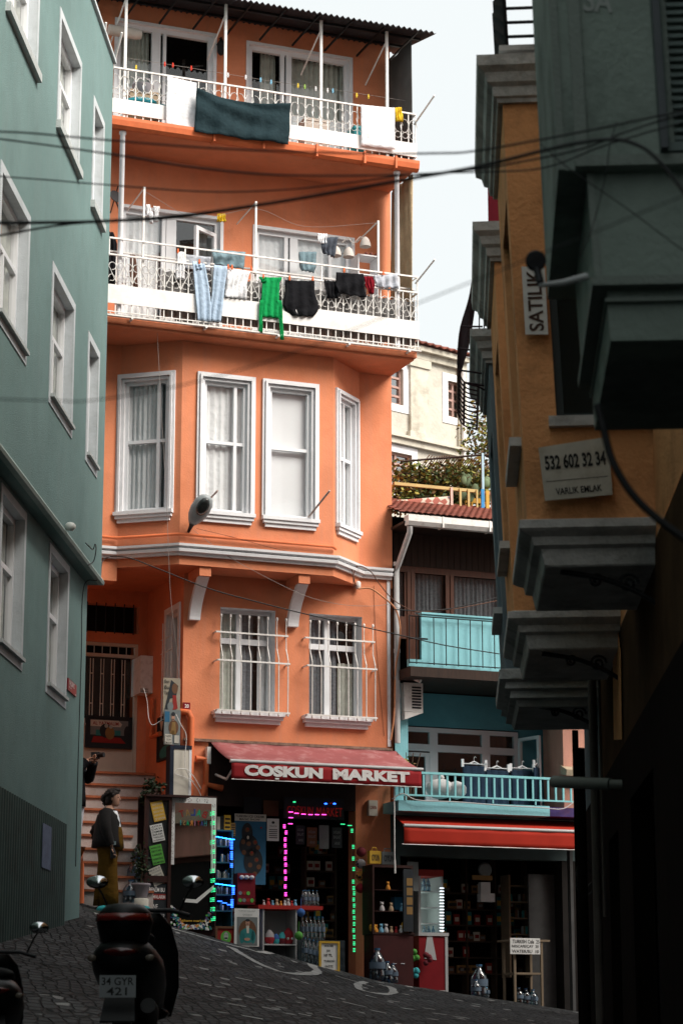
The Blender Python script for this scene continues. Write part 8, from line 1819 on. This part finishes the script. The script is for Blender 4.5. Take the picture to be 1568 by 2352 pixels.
scooter('scooter', 'black scooter without a top box at the bottom left corner', -12, 14.6, 8, None, False, .74)
# ================================================================ FOREGROUND CABLES, LAMP
def fg(name, label, L, Y0, Y1, r, m_=None, n=8):
    pts = [P(u, v, Y0 + (Y1 - Y0) * (u + 60) / 1700) for u, v in L]; return wire(name, label, pts, r, m_, n=n)
fg('overhead_cable', 'thickest black overhead cable, arching onto the dark green house', [(-200, 505), (-60, 511), (0, 512), (120, 511), (240, 508), (400, 497), (600, 470), (800, 436), (950, 409), (1100, 382), (1250, 345), (1330, 328), (1400, 320), (1450, 328), (1500, 358), (1568, 440), (1640, 560)], 8, 6.5, .0062)
fg('overhead_cable', 'short black overhead cable crossing the thickest one over the green house', [(-200, 575), (-60, 552), (0, 541), (100, 523), (200, 511), (400, 500), (620, 468)], 8.4, 6.8, .0045)
fg('overhead_cable', 'uppermost dark overhead cable passing under the top balcony', [(-60, 301), (60, 305), (239, 321), (500, 341), (800, 352), (1000, 352), (1102, 345), (1350, 300), (1470, 275), (1640, 240)], 8, 7, .0038)
fg('overhead_cable', 'second dark overhead cable rising to the right over the ochre bay', [(-60, 312), (0, 319), (137, 337), (287, 359), (450, 385), (640, 402), (900, 402), (1050, 393), (1150, 380), (1330, 343), (1450, 298), (1640, 240)], 8.5, 7, .0036)
fg('overhead_cable', 'third faint overhead cable across the upper orange wall', [(-60, 399), (0, 405), (120, 414), (239, 424), (470, 440), (650, 436), (800, 420), (950, 400), (1100, 395), (1250, 385), (1400, 330), (1640, 260)], 9, 7.5, .003)
fg('overhead_cable', 'faint overhead cable crossing the tops of the bay windows', [(-60, 915), (0, 917), (120, 920), (218, 919), (420, 884), (660, 815), (900, 720), (1200, 600), (1640, 420)], 5.5, 5, .0016)
fg('thick_cable', 'very thick black cable curving down at the right edge', [(1370, 930), (1385, 985), (1404, 1055), (1440, 1120), (1490, 1175), (1568, 1235), (1660, 1290)], 7.5, 7.2, .0125)
fg('thin_wire', 'thin wire hanging diagonally over the dark green house', [(1415, 280), (1400, 330), (1390, 400), (1360, 520), (1330, 590)], 8, 7.5, .002)
fg('thin_wire', 'thin wire sloping across the base of the dark green bay', [(1240, 330), (1310, 390), (1440, 480), (1568, 575), (1640, 620)], 8, 7.5, .002)
ls = thing('floodlight', 'round dark floodlight on a pale arm fixed to the dark green bay', 'floodlight', P(1232, 640, 8.8))
c = P(1232, 591, 8.8); mb = MB(); mb.lathe(c + Vector((0, .05, 0)), [(.02, -.08), (.036, -.05), (.042, 0), (.042, .04), (.036, .045)], 16, Vector((-.1, -1, -.25))); mb.build('lamp_head', IRON, ls)
mb = MB(); mb.tube([c + Vector((0, .03, -.03)), P(1240, 650, 8.8)], .016, 8); mb.build('stem', IRON, ls)
mb = MB(); mb.tube([P(1238, 655, 8.8), P(1290, 650, 8.85), P(1345, 636, 8.95)], [.009, .014, .017], 10); mb.build('arm', GRAYP, ls)
mb = MB(); mb.tube([P(1270, 1795, 17.5), P(1300, 1797, 17.4), P(1400, 1801, 17.2)], .045, 12); mb.tube([P(1400, 1801, 17.2), P(1600, 1806, 17)], .035, 12); mb.build('awning_roller', mat('grey_steel_tube', (.20, .21, .19), .5, var=.2), None, 'grey steel awning tube jutting from the dark shopfront at right', 'awning tube')
wire('coiled_cable', 'coiled black cable hanging on the right shopfront', [P(1345 + 22 * math.cos(k * .6), 1995 + 60 * math.sin(k * .6) * .6 + k * 2, 21.2) for k in range(22)], .008)
wire('wall_hook', 'rusty hook and slack cable at the far corner of the green house', [G.pw(197, 1247, .2), G.pw(206, 1256, .26), G.pw(214, 1262, .24), G.pw(219, 1250, .3), G.pw(221, 1262, .28), G.pw(216, 1288, .24), G.pw(203, 1298, .22)], .007, IRON, cat='hook')
wire('wall_cable', 'thin black cable running down the green house beside its lowest window', [G.w(-.5, .21, 5.9), G.w(-.5, .03, 5.8), G.w(-.48, .02, 4.9), G.w(-.52, .02, 3.2), G.w(-.5, .02, 2.2)], .006)
